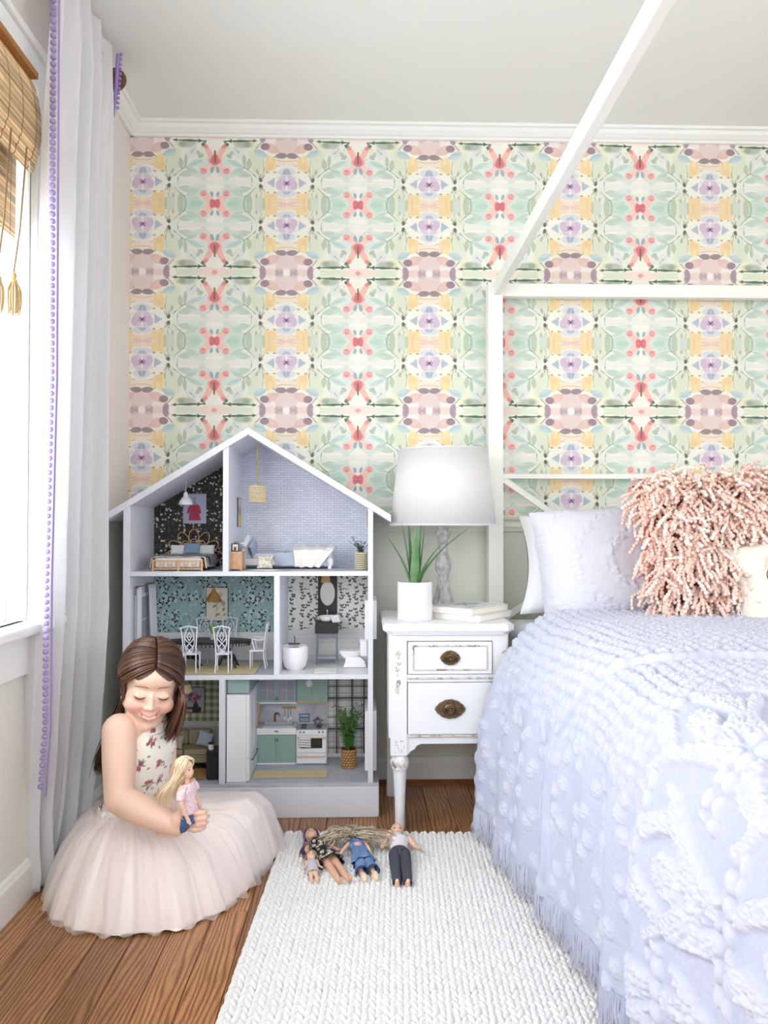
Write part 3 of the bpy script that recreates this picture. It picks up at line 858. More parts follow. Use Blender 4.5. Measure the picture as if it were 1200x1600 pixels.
# ------------------------------------------------------------ numpy surface builder
def np_grid(name, P, mats, parent=None, uv=None, mat_idx=None, closed_u=False, **tg):
    nv, nu = P.shape[:2]
    me = bpy.data.meshes.new(name)
    me.vertices.add(nv * nu); me.vertices.foreach_set('co', P.reshape(-1).astype(np.float32))
    j, i = np.meshgrid(np.arange(nv - 1), np.arange(nu if closed_u else nu - 1), indexing='ij')
    i2 = (i + 1) % nu
    q = np.stack([j * nu + i, j * nu + i2, (j + 1) * nu + i2, (j + 1) * nu + i], -1).reshape(-1, 4).astype(np.int32)
    me.loops.add(q.size); me.polygons.add(len(q))
    me.loops.foreach_set('vertex_index', q.ravel())
    me.polygons.foreach_set('loop_start', np.arange(0, q.size, 4, dtype=np.int32))
    me.polygons.foreach_set('use_smooth', np.ones(len(q), bool))
    for m in (mats if isinstance(mats, (list, tuple)) else [mats]): me.materials.append(m)
    if uv is not None:
        ul = me.uv_layers.new(name='UVMap'); ul.data.foreach_set('uv', uv.reshape(-1, 2)[q.ravel()].astype(np.float32).ravel())
    if mat_idx is not None: me.polygons.foreach_set('material_index', mat_idx.ravel().astype(np.int32))
    me.update(calc_edges=True); me.validate()
    o = bpy.data.objects.new(name, me); COL.objects.link(o)
    if parent is not None: o.parent = parent
    for k, v in tg.items(): o[k] = v
    return o

def grid_normals(P):
    du = np.gradient(P, axis=1); dv = np.gradient(P, axis=0)
    n = np.cross(du, dv); return n / (np.linalg.norm(n, axis=2, keepdims=True) + 1e-12)

# ------------------------------------------------------------ curtain with purple pompom trim
rod_x = -0.784
rod = T('curtain_rod', 'wooden curtain rod with a round ridged brown finial, above the left window', 'curtain rod', (rod_x, 1.6, 2.345))
brown = M('rod_wood', (120, 78, 40), .35, var=(25, (70, 42, 20), .7))
MB().tube([(0, -.95, 0), (0, .80, 0)], .008, 14).build('rod', brown, rod)
prof = [(.0, 0), (.012, .001), (.014, .006), (.020, .010), (.022, .013), (.026, .014), (.028, .018), (.031, .020), (.033, .024), (.0365, .030), (.0365, .036), (.033, .043), (.024, .052), (.012, .057), (0, .058)]
fin = MB().lathe(prof, (0, .785, 0), 28, R=Matrix.Rotation(-PI / 2, 3, 'X')).build('finial', brown, rod)
for y in (-.7, .725):
    br = MB(); br.bar((0, y, 0), (LX - rod_x + .001, y, 0), .016, .016); br.box(LX - rod_x + .0005, LX - rod_x + .01, y - .02, y + .02, -.035, .035); br.build('bracket', brown, rod)

def interp(x, xs, ys): return np.interp(x, xs, ys)
nu, nv = 150, 170
U, V = np.meshgrid(np.linspace(0, 1, nu), np.linspace(0, 1, nv))
Zc = 2.394 + (0.012 - 2.394) * V
yl = interp(Zc, [0, .25, .5, .9, 1.3, 2.4], [1.985, 1.975, 1.945, 1.90, 1.885, 1.882]); xl = interp(Zc, [0, .25, .5, .8, 1.9, 2.4], [-.842, -.838, -.822, -.805, -.785, -.752])
yr = interp(Zc, [0, .12, .35, .7, 1.2, 2.4], [2.12, 2.16, 2.24, 2.315, 2.335, 2.345]); xr = interp(Zc, [0, .3, .7, 1.2, 2.2, 2.4], [-.80, -.795, -.785, -.785, -.780, -.768])
Yc = yl + (yr - yl) * U; Xc = xl + (xr - xl) * U
amp = interp(Zc, [0, .3, 1, 2.2, 2.4], [.020, .030, .032, .024, .006])
ph = U * 2 * PI * 4.6 + .55 * np.sin(V * 3.1) + .8 * (vnoise(U * 4, V * 2.2, 5) - .5)
fold = np.sin(ph) + .28 * np.sin(ph * 2.3 + 1 + V * 2)
Xc = Xc + amp * fold * interp(U, [0, .06, .94, 1], [.3, 1, 1, .4]) + .018 * np.sin(V * 5 + U * 3) * V
Yc = Yc + .012 * np.cos(ph)
# pinch pleats near the rod, puddle bulge at the hem
Xc = Xc + interp(Zc, [0, .05, .12, .2], [.015, .022, .008, 0]) * np.sin(U * 9)
Pc = np.stack([Xc, Yc, Zc], -1)
curt_m = M('white_curtain_cloth', (250, 250, 252), .85, transl=.6, bump=(700, .12, .0004))
cur = T('curtain', 'long white gathered curtain with purple pompom edge beside the window', 'curtain', (-.80, 2.1, 0))
def rel(P, o): return P - np.array(o.location)
c = np_grid('curtain_panel', rel(Pc, cur), curt_m, cur)
c.modifiers.new('t', 'SOLIDIFY').thickness = .0015
# trim: flat tape and balls down the window-side edge
lilac = M('purple_trim', (158, 138, 198), .8, bump=(900, .2, .0005))
zz = np.linspace(2.37, .27, 150)
tx = interp(zz, [.25, .45, .8, 1.3, 2.4], [-.79, -.775, -.765, -.752, -.752]); ty = interp(zz, [.25, .45, .8, 1.3, 2.4], [1.93, 1.925, 1.90, 1.89, 1.885])
tp = [Vector((a + .004, b_, z)) - cur.location for a, b_, z in zip(tx, ty, zz)]
tape = MB()
tape.tube(tp, .0055, 6, flat=.3)
tape.build('trim_tape', lilac, cur)
pm = MB()
z = 2.365
while z > .29:
    a = float(interp(z, zz[::-1], tx[::-1])); b_ = float(interp(z, zz[::-1], ty[::-1]))
    pm.ell(Vector((a - .006, b_ - .009, z)) - cur.location, (.0078, .0078, .0072), 8, 6); pm.bar(Vector((a - .002, b_ - .004, z + .003)) - cur.location, Vector((a - .009, b_ - .010, z)) - cur.location, .002, .002)
    z -= .0175
pm.build('pompom_trim', M('lilac_pompom', (178, 162, 212), .9, transl=.25), cur, kind='stuff')
pm = MB(); zz2 = np.linspace(2.385, 2.19, 14)
pts = [Vector((-.752 - .012 * ((2.385 - z) / .2), 2.352, z)) - cur.location for z in zz2]
pm.tube(pts, [.006] * 10 + [.004, .003, .002, .001], 6)
for p in pts[:-2]: pm.ell(p + Vector((.009, 0, 0)), .005, 7, 5)
pm.build('pompom_trim', lilac, cur, kind='stuff')

# ------------------------------------------------------------ bamboo roman shade
def paint_bamboo():
    h, w = 400, 500; r = np.random.default_rng(6); a = np.zeros((h, w, 3))
    y = 0
    while y < h:
        t = r.integers(5, 12); c1 = np.array((232, 198, 148)) / 255 * r.uniform(.80, 1.08)
        seg = np.interp(np.arange(w), np.linspace(0, w, 9), r.uniform(.88, 1.1, 9))
        prof = np.sin(np.linspace(.35, PI - .35, min(t, h - y)))[:, None]
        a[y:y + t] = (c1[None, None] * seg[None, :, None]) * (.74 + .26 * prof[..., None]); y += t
        if r.random() < .2: a[y:y + 2] = np.array((140, 92, 54)) / 255; y += 2
    for x in range(30, w, 70): a[:, x:x + 4] *= np.array((.66, .5, .36))
    return a
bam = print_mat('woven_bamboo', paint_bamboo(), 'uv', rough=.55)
bamb = M('bamboo_lining', (196, 150, 96), .6, transl=.45)
sh = T('roman_shade', 'woven bamboo roman shade gathered in folds at the top of the window', 'blind', (LX, 1.35, 1.66))
Y0, Y1 = .70, 1.905
def sheet(name, pts, uvz, thick=.004, y0=Y0, y1=Y1):
    pts = catmull(pts, 16)
    def fn(u, v):
        p = pts[int(round(v * 16))]; return (p[0] - LX, y0 + (y1 - y0) * u - 1.35 + .002 * math.sin(u * 40), p[1] - 1.66)
    mb = MB().grid(fn, 24, 16, uvs=(2.4, uvz))
    o = mb.build(name, bam, sh, recalc=False) if False else mb.build(name, bam, sh)
    o.modifiers.new('t', 'SOLIDIFY').thickness = thick
    return o
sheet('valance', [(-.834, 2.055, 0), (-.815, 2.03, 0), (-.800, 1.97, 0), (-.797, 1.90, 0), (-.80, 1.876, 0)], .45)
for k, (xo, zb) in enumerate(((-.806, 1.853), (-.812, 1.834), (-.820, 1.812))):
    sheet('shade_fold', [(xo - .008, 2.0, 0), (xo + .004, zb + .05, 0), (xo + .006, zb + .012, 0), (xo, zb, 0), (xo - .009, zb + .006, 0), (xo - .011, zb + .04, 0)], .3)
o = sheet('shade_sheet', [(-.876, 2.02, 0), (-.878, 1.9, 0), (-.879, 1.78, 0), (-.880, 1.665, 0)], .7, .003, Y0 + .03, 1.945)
lam = MB(); lam.box(.018, .05, Y0 - 1.35, Y1 - 1.35, 2.045 - 1.66, 2.06 - 1.66); lam.build('headrail', bamb, sh, smooth=False)
# pull cords with raffia tassels
jute = M('jute_cord', (206, 186, 150), .9); dkjute = M('brown_cord', (124, 98, 66), .9)
raf = M('raffia_strands', (186, 160, 116), .8)
def tassel(x, y, z0, z1, label, n=26, r=.018):
    t = T('tassel_cord', label, 'tassel', (x, y, z1))
    MB().tube([(.025, .006, z0 - z1), (.012, .003, (z0 - z1) * .5), (0, 0, .095)], .0019, 6).build('cord', dkjute, t)
    mb = MB(); rg = random.Random(int(y * 100))
    mb.lathe([(0, .098), (.006, .096), (.007, .088), (.004, .084), (.009, .078), (.008, .07)][::-1], (0, 0, 0), 10)
    for k in range(n):
        a = 2 * PI * k / n + rg.uniform(-.1, .1); R = r * rg.uniform(.5, 1); L = rg.uniform(.85, 1.05)
        mb.tube([(.004 * math.cos(a), .004 * math.sin(a), .082), (R * math.cos(a), R * math.sin(a), .055), (R * 1.05 * math.cos(a), R * 1.05 * math.sin(a), .03), (R * .8 * math.cos(a), R * .8 * math.sin(a), .085 - .085 * L)], .0014, 4)
    mb.build('strands', raf, t)
tassel(-.803, 1.775, 1.815, 1.425, 'raffia tassel on a brown cord hanging from the shade, nearest the curtain')
tassel(-.80, 1.69, 1.815, 1.405, 'pale raffia tassel at the photo edge, left of the other tassel', 20, .015)
MB().tube([(-.806, 1.86, 1.82), (-.808, 1.86, 1.30), (-.81, 1.86, .93)], .0011, 5).build('lift_cord', M('white_cord', (225, 228, 232), .7), **{'label': 'thin pale lift cord hanging straight down beside the tassels', 'category': 'cord'})
# ------------------------------------------------------------ canopy bed
bw = M('white_bed_lacquer', (242, 243, 238), .35)
bed = T('canopy_bed', 'white four-post canopy bed frame with a crossed headboard', 'bed', (1.2, 1.7, 0))
BL = Vector(bed.location)
def B(n, p, q, w, h, up=None, bv=.002, m=bw):
    return MB().bar(Vector(p) - BL, Vector(q) - BL, w, h, up=up).build(n, m, bed, smooth=False, bevel=bv)
PX0, PX1, PYb, PYf, TZ = .4745, 2.0, 2.766, .66, 1.817
for x in (PX0, PX1):
    for y in (PYb, PYf):
        B('post', (x, y, 0), (x, y, TZ), .054, .054)
for x in (PX0 + .007, PX1 - .007): B('canopy_rail', (x, PYf + .027, TZ - .0235), (x, PYb - .027, TZ - .0235), .026, .047)
for y in (PYb, PYf): B('canopy_rail', (PX0 + .027, y, TZ - .0235), (PX1 - .027, y, TZ - .0235), .03, .047)
zt, zb = 1.118, .60
B('headboard_rail', (PX0 + .027, PYb, zt), (PX1 - .027, PYb, zt), .022, .018)
B('headboard_rail', (PX0 + .027, PYb, zb - .012), (PX1 - .027, PYb, zb - .012), .022, .024)
xm = (PX0 + PX1) / 2
for a, b_ in ((PX0 + .03, xm), (xm, PX1 - .03)):
    B('diagonal', (a, PYb - .004, zt - .01), (b_, PYb - .004, zb), .010, .022); B('diagonal', (a, PYb + .006, zb), (b_, PYb + .006, zt - .01), .010, .022)
for x in (PX0 + .055, PX1 - .055): B('side_rail', (x, PYf + .027, .258), (x, PYb - .027, .258), .03, .09)
for y in (PYb, PYf): B('end_rail', (PX0 + .027, y, .30), (PX1 - .027, y, .30), .03, .09)
for k in range(7): B('bed_slat', (PX0 + .016, .85 + k * .28, .30), (PX1 - .016, .85 + k * .28, .30), .07, .018, up=(0, 0, 1))

sheet_m = M('white_sheet', (236, 238, 242), .8, bump=(300, .1, .0006))
mt = MB().box(-.735, .735, -.955, .955, 0, .305).build('mattress', sheet_m, loc=(1.235, 1.715, .312), bevel=.045, seg=5)
tag(mt, 'white mattress with fitted sheet showing beside the nightstand', 'mattress')

# bedspread: cross-section swept along the bed, real tufted relief
def section(y):
    """arc-length polyline (x,z) from the far side over the top to the near hem"""
    hx = float(np.interp(y, [.7, 1.4, 1.8, 1.92, 2.06, 2.3], [.455, .445, .432, .402, .368, .372]))
    fl = float(np.interp(y, [.7, 1.75, 1.95, 2.1, 2.3], [.0, .0, .6, 1, 1]))
    pts = [(2.06, .12), (2.04, .4), (2.0, .6), (1.9, .66), (1.7, .668), (1.4, .668), (1.0, .666), (.72, .662), (.60, .655), (.53, .630), (.49 - .012 * fl, .575), (.466 - .035 * fl, .50), (.452 - .055 * fl, .40), (.446 - .068 * fl, .28), ((hx + .446 - .07 * fl) / 2, .18), (hx, .105)]
    return pts
NUc, NVc = 620, 560
ys = np.linspace(2.335, .72, NVc)
Pb = np.zeros((NVc, NUc, 3)); SS = np.zeros((NVc, NUc))
w_ = np.concatenate([np.linspace(0, 1.15, 60, endpoint=False), np.linspace(1.15, 2.05, NUc - 60)])
for j, y in enumerate(ys):
    pts = catmull([(a, b_, 0) for a, b_ in section(y)], 120)
    a = np.array([(p.x, p.y) for p in pts]); d = np.r_[0, np.cumsum(np.linalg.norm(np.diff(a, axis=0), axis=1))]
    # measure arc from the top-left corner so the relief stays continuous
    s = w_ / 2.05 * d[-1]
    Pb[j, :, 0] = np.interp(s, d, a[:, 0]); Pb[j, :, 2] = np.interp(s, d, a[:, 1]); Pb[j, :, 1] = y
    SS[j] = s - d[-1]
side = np.clip((.655 - Pb[..., 2]) / .25, 0, 1) * (Pb[..., 0] < 1)     # 0 on top, 1 down the side
YY = Pb[..., 1]
# big hanging folds on the side and at the hem
fold = np.sin(YY * 11 + 1.2) * .6 + np.sin(YY * 23 + .5 * np.sin(YY * 5)) * .4
Pb[..., 0] += -.020 * fold * side ** 1.5 - .010 * side * np.sin(YY * 37) * np.clip(side, 0, 1) ** 3
Pb[..., 2] += .006 * (vnoise(Pb[..., 0] * 6, YY * 5, 3) - .5) * (1 - side) * 2
# hem rises near the head
nb = grid_normals(Pb); nb *= np.sign(nb[:, NUc // 2, 2:3])[:, :, None] if nb[NVc // 2, NUc // 2, 2] < 0 else 1
if nb[NVc // 2, 300, 2] < 0: nb = -nb
# overlapping turned-back layer towards the pillows
ye = 1.585 + .15 * np.clip(side * 1.3, 0, 1) + .010 * np.sin(SS * 22)
lay = 1 / (1 + np.exp(-(YY - ye) / .0016)); calm = np.clip(np.abs(YY - ye) / .03, 0, 1)
# tuft relief in cloth coordinates (s across, t along)
def cells(a, b, p, jit, seed, sharp=1.0):
    """round bumps on a jittered lattice of pitch p"""
    i0 = np.floor(a / p); j0 = np.floor(b / p); best = np.full(a.shape, 9.0); r = np.random.default_rng(seed); g = r.random((128, 128, 2))
    for di in (-1, 0, 1):
        for dj in (-1, 0, 1):
            i = (i0 + di).astype(int); j = (j0 + dj).astype(int); q = g[i % 128, j % 128]
            cx = (i + .5 + jit * (q[..., 0] - .5)) * p; cy = (j + .5 + jit * (q[..., 1] - .5)) * p
            best = np.minimum(best, np.hypot(a - cx, b - cy) / p)
    return np.clip(1 - (best / .52) ** 2, 0, 1) ** sharp
s_, t_ = SS.copy(), YY.copy()
s_ = s_ + .02 * (vnoise(s_ * 5, t_ * 5, 8) - .5); t2 = t_ + .02 * (vnoise(s_ * 5 + 9, t_ * 5, 9) - .5)
fuzz = cells(s_, t2, .0085, .9, 2, .7)
fuzz2 = cells(s_, t2, .016, .8, 4, .8)
pop = cells(s_ * 1.0, t2, .030, .25, 5, .6)
# motif mask: chevron leaves and rows of dots in the flat middle region
def motif(s, t):
    c = .22; u = (s % c) / c; v = ((t + .09 * np.floor(s / c)) % .27) / .27
    x = np.abs(u - .5) * 2
    leaf = (np.abs(x - (.62 - .55 * np.abs(v - .45) * 1.6)) < .17) * (v < .82)
    core = (np.hypot((u - .5) / .13, (v - .42) / .17) < 1)
    dots = (v > .84) * 1.0
    tri = (np.abs(v - .12 - x * .5) < .07)
    m1 = np.clip(leaf + core + tri, 0, 1)
    return m1.astype(float), dots
m1, dots = motif(s_ + .05 * (vnoise(s_ * 7, t2 * 7, 21) - .5), t2 + .05 * (vnoise(s_ * 7, t2 * 7, 22) - .5))
def blur(a, n=3):
    for _ in range(n):
        a = (a + np.roll(a, 1, 0) + np.roll(a, -1, 0) + np.roll(a, 1, 1) + np.roll(a, -1, 1)) / 5
    return a
m1 = blur(m1, 4); dots = blur(dots, 3)
ripple = cells(s_, t2, .034, .15, 6, .5)
popzone = 1 / (1 + np.exp(-(t2 - (1.34 + .20 * np.clip(-s_ - .75, -.6, .8))) / .02))     # rows of popcorn tufts on the top near the pillows
popzone = np.clip(popzone, 0, 1)
spots = cells(s_, t2, .058, .9, 7, 1.0)
spots = np.clip(spots * 2.2 - 1.2, 0, 1)
pop = pop * np.clip(1.3 - side * 1.4, 0, 1) + spots * .7 * side * (t2 > 1.2)
h = (1 - popzone) * (m1 * (.0060 + .0034 * fuzz + .0022 * fuzz2) + dots * ripple * .0075) + popzone * (pop * .0062 + .002 * fuzz * pop) + .0006 * fuzz
relief_shade = np.clip(h / .0065, 0, 1) ** .7  # relief shading put into the colour: tufts lighter, hollows darker
h = h * 1.3 * calm + lay * .016
Pd = Pb + nb * h[..., None]
spread_m = M('white_chenille', (206, 209, 226), .9, bump=(900, .35, .0012), sheen=.0)
bs = T('bedspread', 'white tufted chenille bedspread with fringed hem over the bed', 'bedspread', (1.2, 1.6, .66))
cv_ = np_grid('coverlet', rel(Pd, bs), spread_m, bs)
ca = cv_.data.color_attributes.new('relief_shade', 'FLOAT_COLOR', 'POINT'); pa = np.ones((relief_shade.size, 4), np.float32); pa[:, :3] = relief_shade.reshape(-1, 1); ca.data.foreach_set('color', pa.ravel())
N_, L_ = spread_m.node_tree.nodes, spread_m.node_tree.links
at_ = N_.new('ShaderNodeAttribute'); at_.attribute_name = 'relief_shade'; mx_ = N_.new('ShaderNodeMix'); mx_.data_type = 'RGBA'
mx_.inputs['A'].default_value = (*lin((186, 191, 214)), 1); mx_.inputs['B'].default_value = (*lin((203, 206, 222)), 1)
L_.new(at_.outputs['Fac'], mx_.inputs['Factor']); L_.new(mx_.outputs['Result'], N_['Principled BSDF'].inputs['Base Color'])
# fringe: twisted strands under the hem
fr = MB(); rg = random.Random(12)
hem = Pd[:, -1, :]
jj = 0; acc = 0
for j in range(0, NVc - 1):
    p, q = Vector(hem[j]), Vector(hem[j + 1])
    for k in range(3):
        p0 = p.lerp(q, rg.random()) + Vector((0, 0, .012)); L = rg.uniform(.055, .095)
        dx, dy = rg.uniform(-.007, .007), rg.uniform(-.008, .008)
        fr.tube([p0, p0 + Vector((dx * .3 - .003, dy * .3, -L * .45)), p0 + Vector((dx * .8, dy, -L * .8)), p0 + Vector((dx * 1.5 - .004, dy * 1.4, -L))], [.0010, .0012, .0011, .0005], 3, caps=False)
fr.xf(t=-bs.location)
fr.build('fringe', M('fringe_cotton', (208, 211, 227), .9), bs, kind='stuff')

# ------------------------------------------------------------ pillows
def pillow_pts(w, h, d, n=40, pinch=.10, seed=0, sag=0.0):
    """closed pillow surface: front and back grids, local x width, z height, y depth"""
    u = np.linspace(-1, 1, n); U, V = np.meshgrid(u, u)
    f = (np.clip(1 - U ** 4, 0, 1) ** .5) * (np.clip(1 - V ** 4, 0, 1) ** .5)
    ex = 1 - pinch * (1 - V ** 2) * np.abs(U) ** 3; ez = 1 - pinch * (1 - U ** 2) * np.abs(V) ** 3
    X = U * w / 2 * ex; Z = V * h / 2 * ez
    D = f * d / 2 * (1 + .12 * (vnoise(U * 2 + 5, V * 2 + 5, seed) - .5)) + .002
    X = X + sag * w * .5 * 0
    return X, Z, D
def pillow(name, w, h, d, mat, parent, n=40, pinch=.10, seed=0, relief=None, xf=None, uv=False):
    X, Z, D = pillow_pts(w, h, d, n, pinch, seed)
    F = np.stack([X, -D, Z], -1); Bk = np.stack([X, D, Z], -1)
    if relief is not None:
        nn = grid_normals(F); nn *= np.where(nn[..., 1:2] > 0, -1, 1); F = F + nn * relief(X, Z)[..., None]
    P = np.concatenate([F, Bk[::-1]], 0)
    P = np.concatenate([P, P[:1]], 0)
    uvv = None
    if uv:
        uu = np.stack([X / w + .5, Z / h + .5], -1); uvv = np.concatenate([uu, uu[::-1] * 0, uu[:1]], 0)
    o = np_grid(name, P, mat, parent, uv=uvv)
    return o
def place(o, loc, rx=0, ry=0, rz=0):
    o.location = loc; o.rotation_euler = (rx, ry, rz); return o
R_ = math.radians
# plain sleeping pillow at the back left
p = pillow('sleeping_pillow', .62, .34, .13, sheet_m, None, seed=2, relief=lambda X, Z: .006 * (vnoise(X * 9 + 3, Z * 5 + 3, 4) - .5))
place(p, (.835, 2.585, .800), R_(-14), R_(2), 0); tag(p, 'plain white pillow standing behind the tufted sham, next to the post', 'pillow')
# chenille sham
def sham_relief(X, Z):
    a = cells(X, Z, .026, .5, 31, .6); b_ = cells(X, Z, .009, .9, 32, .7); r = np.hypot(X * 1.0, Z * 1.3)
    ring = np.clip(np.sin(r * 62), 0, 1); return .004 * a * ring + .0012 * b_ + .002 * b_ * ring + .010 * (vnoise(X * 4 + 3, Z * 4 + 2, 8) - .5)
sham_m = M('white_chenille_sham', (214, 216, 228), .9, bump=(900, .35, .0012))
p = pillow('pillow_sham', .66, .385, .20, sham_m, None, n=150, pinch=.04, seed=5, relief=sham_relief)
place(p, (.885, 2.445, .818), R_(-16), R_(-4), 0); tag(p, 'white tufted pillow sham leaning left of the pink shaggy cushion', 'pillow')

def shag(name, label, cat, w, h, d, loc, rx, ry, base_c, strand_c, n, seed, Lr=(.06, .12), rz=0, ball=.0062):
    t = T(name, label, cat, loc); t.rotation_euler = (rx, ry, rz)
    bm_ = M(name + '_ground', base_c, .95, bump=(300, .4, .002))
    pillow('cushion_cover', w * .93, h * .93, d, bm_, t, n=36, pinch=.06, seed=seed)
    X, Z, D = pillow_pts(w, h, d, 36, .06, seed)
    F = np.stack([X, -D, Z], -1); nn = grid_normals(F); nn *= np.where(nn[..., 1:2] > 0, -1, 1)
    rg = random.Random(seed); mb = MB(); Ri = t.rotation_euler.to_matrix().transposed(); g = Ri @ Vector((0, 0, -1))
    nst = 0
    for k in range(n):
        jf, if_ = rg.uniform(1.2, 33.8), rg.uniform(1.2, 33.8); j, i = int(jf), int(if_)
        p0 = Vector(F[j, i]).lerp(Vector(F[j + 1, i + 1]), rg.random()); nv_ = Vector(nn[j, i])
        if rg.random() < .10: nv_.y = abs(nv_.y); p0.y = -p0.y
        L = rg.uniform(*Lr); rad = Vector((p0.x, 0, p0.z)).normalized()
        d0 = (nv_ * .9 + rad * rg.uniform(.1, .9) + Vector((rg.uniform(-.7, .7), 0, rg.uniform(-.5, .7)))).normalized()
        pts = [p0]; dd = d0.copy(); m = int(L / .0118)
        for q in range(m):
            dd = (dd + g * .26 + Vector((rg.uniform(-.5, .5), rg.uniform(-.3, .3), rg.uniform(-.4, .4)))).normalized()
            nx = pts[-1] + dd * .0118
            # stay outside the cushion
            ui = min(max(int((nx.x / w + .5) * 35), 0), 35); vi = min(max(int((nx.z / h + .5) * 35), 0), 35)
            inside = abs(nx.x) < w * .5 and abs(nx.z) < h * .5
            if inside and nv_.y <= 0: nx.y = min(nx.y, -D[vi, ui] - .006 - rg.random() * .012)
            elif inside: nx.y = max(nx.y, D[vi, ui] + .006)
            pts.append(nx)
        fine, rs = [], []
        for a_, b_ in zip(pts[:-1], pts[1:]):
            k_ = rg.uniform(.9, 1.12); fine += [a_, a_.lerp(b_, .25), a_.lerp(b_, .5), a_.lerp(b_, .75)]; rs += [ball * .38, ball * .86 * k_, ball * k_, ball * .86 * k_]
        fine.append(pts[-1]); rs.append(ball * .4)
        mb.tube(fine, rs, 5, mi=rg.choice((0, 0, 1)))
    s1 = M(name + '_strand', strand_c[0], .95); s2 = M(name + '_strand_pale', strand_c[1], .95)
    mb.build('shag_strands', [s1, s2], t, kind='stuff', recalc=False) if False else obj_mesh('shag_strands', mb.mesh('shag_strands', [s1, s2], recalc=False, ang=80), t, kind='stuff')
    return t
shag('shaggy_cushion', 'large square cushion covered in pale pink pompom strands', 'cushion', .47, .43, .15, (1.052, 2.285, .880), R_(-14), R_(-3), (176, 96, 74), ((240, 207, 194), (248, 230, 221)), 1250, 3)
shag('shaggy_cushion', 'tan brown pompom cushion behind the pink one at the right edge', 'cushion', .46, .43, .14, (1.43, 2.40, .872), R_(-14), R_(4), (140, 92, 62), ((204, 160, 130), (216, 178, 150)), 620, 8)
small = T('scatter_cushion', 'small cream cushion with a round embroidered wreath, in front of the pink one', 'cushion', (1.210, 2.150, .785))
small.rotation_euler = (R_(-16), R_(-10), R_(-4))
cm_ = M('cream_linen', (228, 225, 214), .85, bump=(500, .25, .0005))
pillow('cushion_cover', .33, .25, .11, cm_, small, n=36, pinch=.07, seed=12)
X, Z, D = pillow_pts(.33, .25, .11, 36, .07, 12)
loop = [Vector((X[j, i], 0, Z[j, i])) for j, i in [(0, i) for i in range(36)] + [(j, 35) for j in range(1, 36)] + [(35, i) for i in range(34, -1, -1)] + [(j, 0) for j in range(34, -1, -1)]]
MB().tube(loop, .0038, 6, caps=False).build('piping', cm_, small)
em = print_mat('wreath_embroidery', paint_emblem(), 'uv', rough=.8)
def emf(u, v):
    a, r = u * 2 * PI, v * .034; x, z = r * math.cos(a) - .058, r * math.sin(a) + .012
    ui, vi = int((x / .33 + .5) * 35), int((z / .25 + .5) * 35); return (x, -D[vi, ui] - .0025, z)
mb = MB(); vs, uv = [], []
mb.grid(emf, 28, 5)
for k, p in enumerate(mb.v): mb.uv[k] = (.5 + (p[0] + .058) / .068, .5 + (p[2] - .012) / .068)
mb.build('embroidery', em, small)
# ------------------------------------------------------------ nightstand
def distressed(name, col=(238, 240, 244), dark=(120, 112, 104), amt=.60):
    m = M(name, col, .45, bump=(90, .10, .001)); N, L = m.node_tree.nodes, m.node_tree.links
    b = N['Principled BSDF']; tc = N.new('ShaderNodeTexCoord')
    n = N.new('ShaderNodeTexNoise'); n.inputs['Scale'].default_value = 38; n.inputs['Detail'].default_value = 8; n.inputs['Roughness'].default_value = .7
    L.new(tc.outputs['Object'], n.inputs['Vector'])
    g = N.new('ShaderNodeNewGeometry')
    pr = N.new('ShaderNodeValToRGB'); pr.color_ramp.elements[0].position = .52; pr.color_ramp.elements[1].position = .62
    L.new(g.outputs['Pointiness'], pr.inputs['Fac'])
    r = N.new('ShaderNodeValToRGB'); r.color_ramp.elements[0].position = amt; r.color_ramp.elements[1].position = amt + .06
    L.new(n.outputs['Fac'], r.inputs['Fac'])
    mu = N.new('ShaderNodeMath'); mu.operation = 'MULTIPLY'; L.new(r.outputs['Color'], mu.inputs[0]); mu.inputs[1].default_value = .75
    mx = N.new('ShaderNodeMix'); mx.data_type = 'RGBA'; mx.inputs['A'].default_value = (*lin(col), 1); mx.inputs['B'].default_value = (*lin(dark), 1)
    L.new(mu.outputs[0], mx.inputs['Factor']); L.new(mx.outputs['Result'], b.inputs['Base Color'])
    return m
dw = distressed('distressed_white_paint', amt=.66); dwear = distressed('worn_paint_edge', (214, 212, 210), (110, 98, 88), .52)
brass = M('aged_brass', (134, 112, 84), .38, metal=.85, bump=(120, .5, .002), var=(60, (70, 56, 42), .8))
NX, NY = .2625, 2.55
ns = T('nightstand', 'distressed white wooden nightstand with two drawers between dollhouse and bed', 'nightstand', (NX, NY, 0))
def nb_(x0, x1, y0, y1, z0, z1): return MB().box(x0 - NX, x1 - NX, y0 - NY, y1 - NY, z0, z1)
# top with clipped corners and stepped moulding
def toppoly(e, c=.022):
    x0, x1, y0, y1 = .072 - e - NX, .452 + e - NX, 2.352 - e - NY, 2.722 + e * .3 - NY
    return [(x0 + c, y0), (x1 - c, y0), (x1, y0 + c), (x1, y1), (x0, y1), (x0, y0 + c)]
tp_ = MB()
for e, z0, z1 in ((.000, .606, .6125), (.006, .6125, .618), (.012, .618, .636), (.006, .636, .640)):
    tp_.prism(toppoly(e), z0, z1, 'xy')
tp_.build('top', dw, ns, smooth=False, bevel=.0016)
nb_(.078, .100, 2.368, 2.72, .288, .606).build('side_panel', dw, ns, smooth=False)
nb_(.425, .447, 2.368, 2.72, .288, .606).build('side_panel', dw, ns, smooth=False)
nb_(.100, .425, 2.70, 2.712, .288, .606).build('back_panel', dw, ns, smooth=False)
nb_(.100, .425, 2.40, 2.70, .288, .296).build('bottom_panel', dw, ns, smooth=False)
fr_ = MB()
for q in ((.083, .134, .234, .606), (.398, .443, .234, .606)): fr_.box(q[0] - NX, q[1] - NX, 2.366 - NY, 2.40 - NY, q[2], q[3])
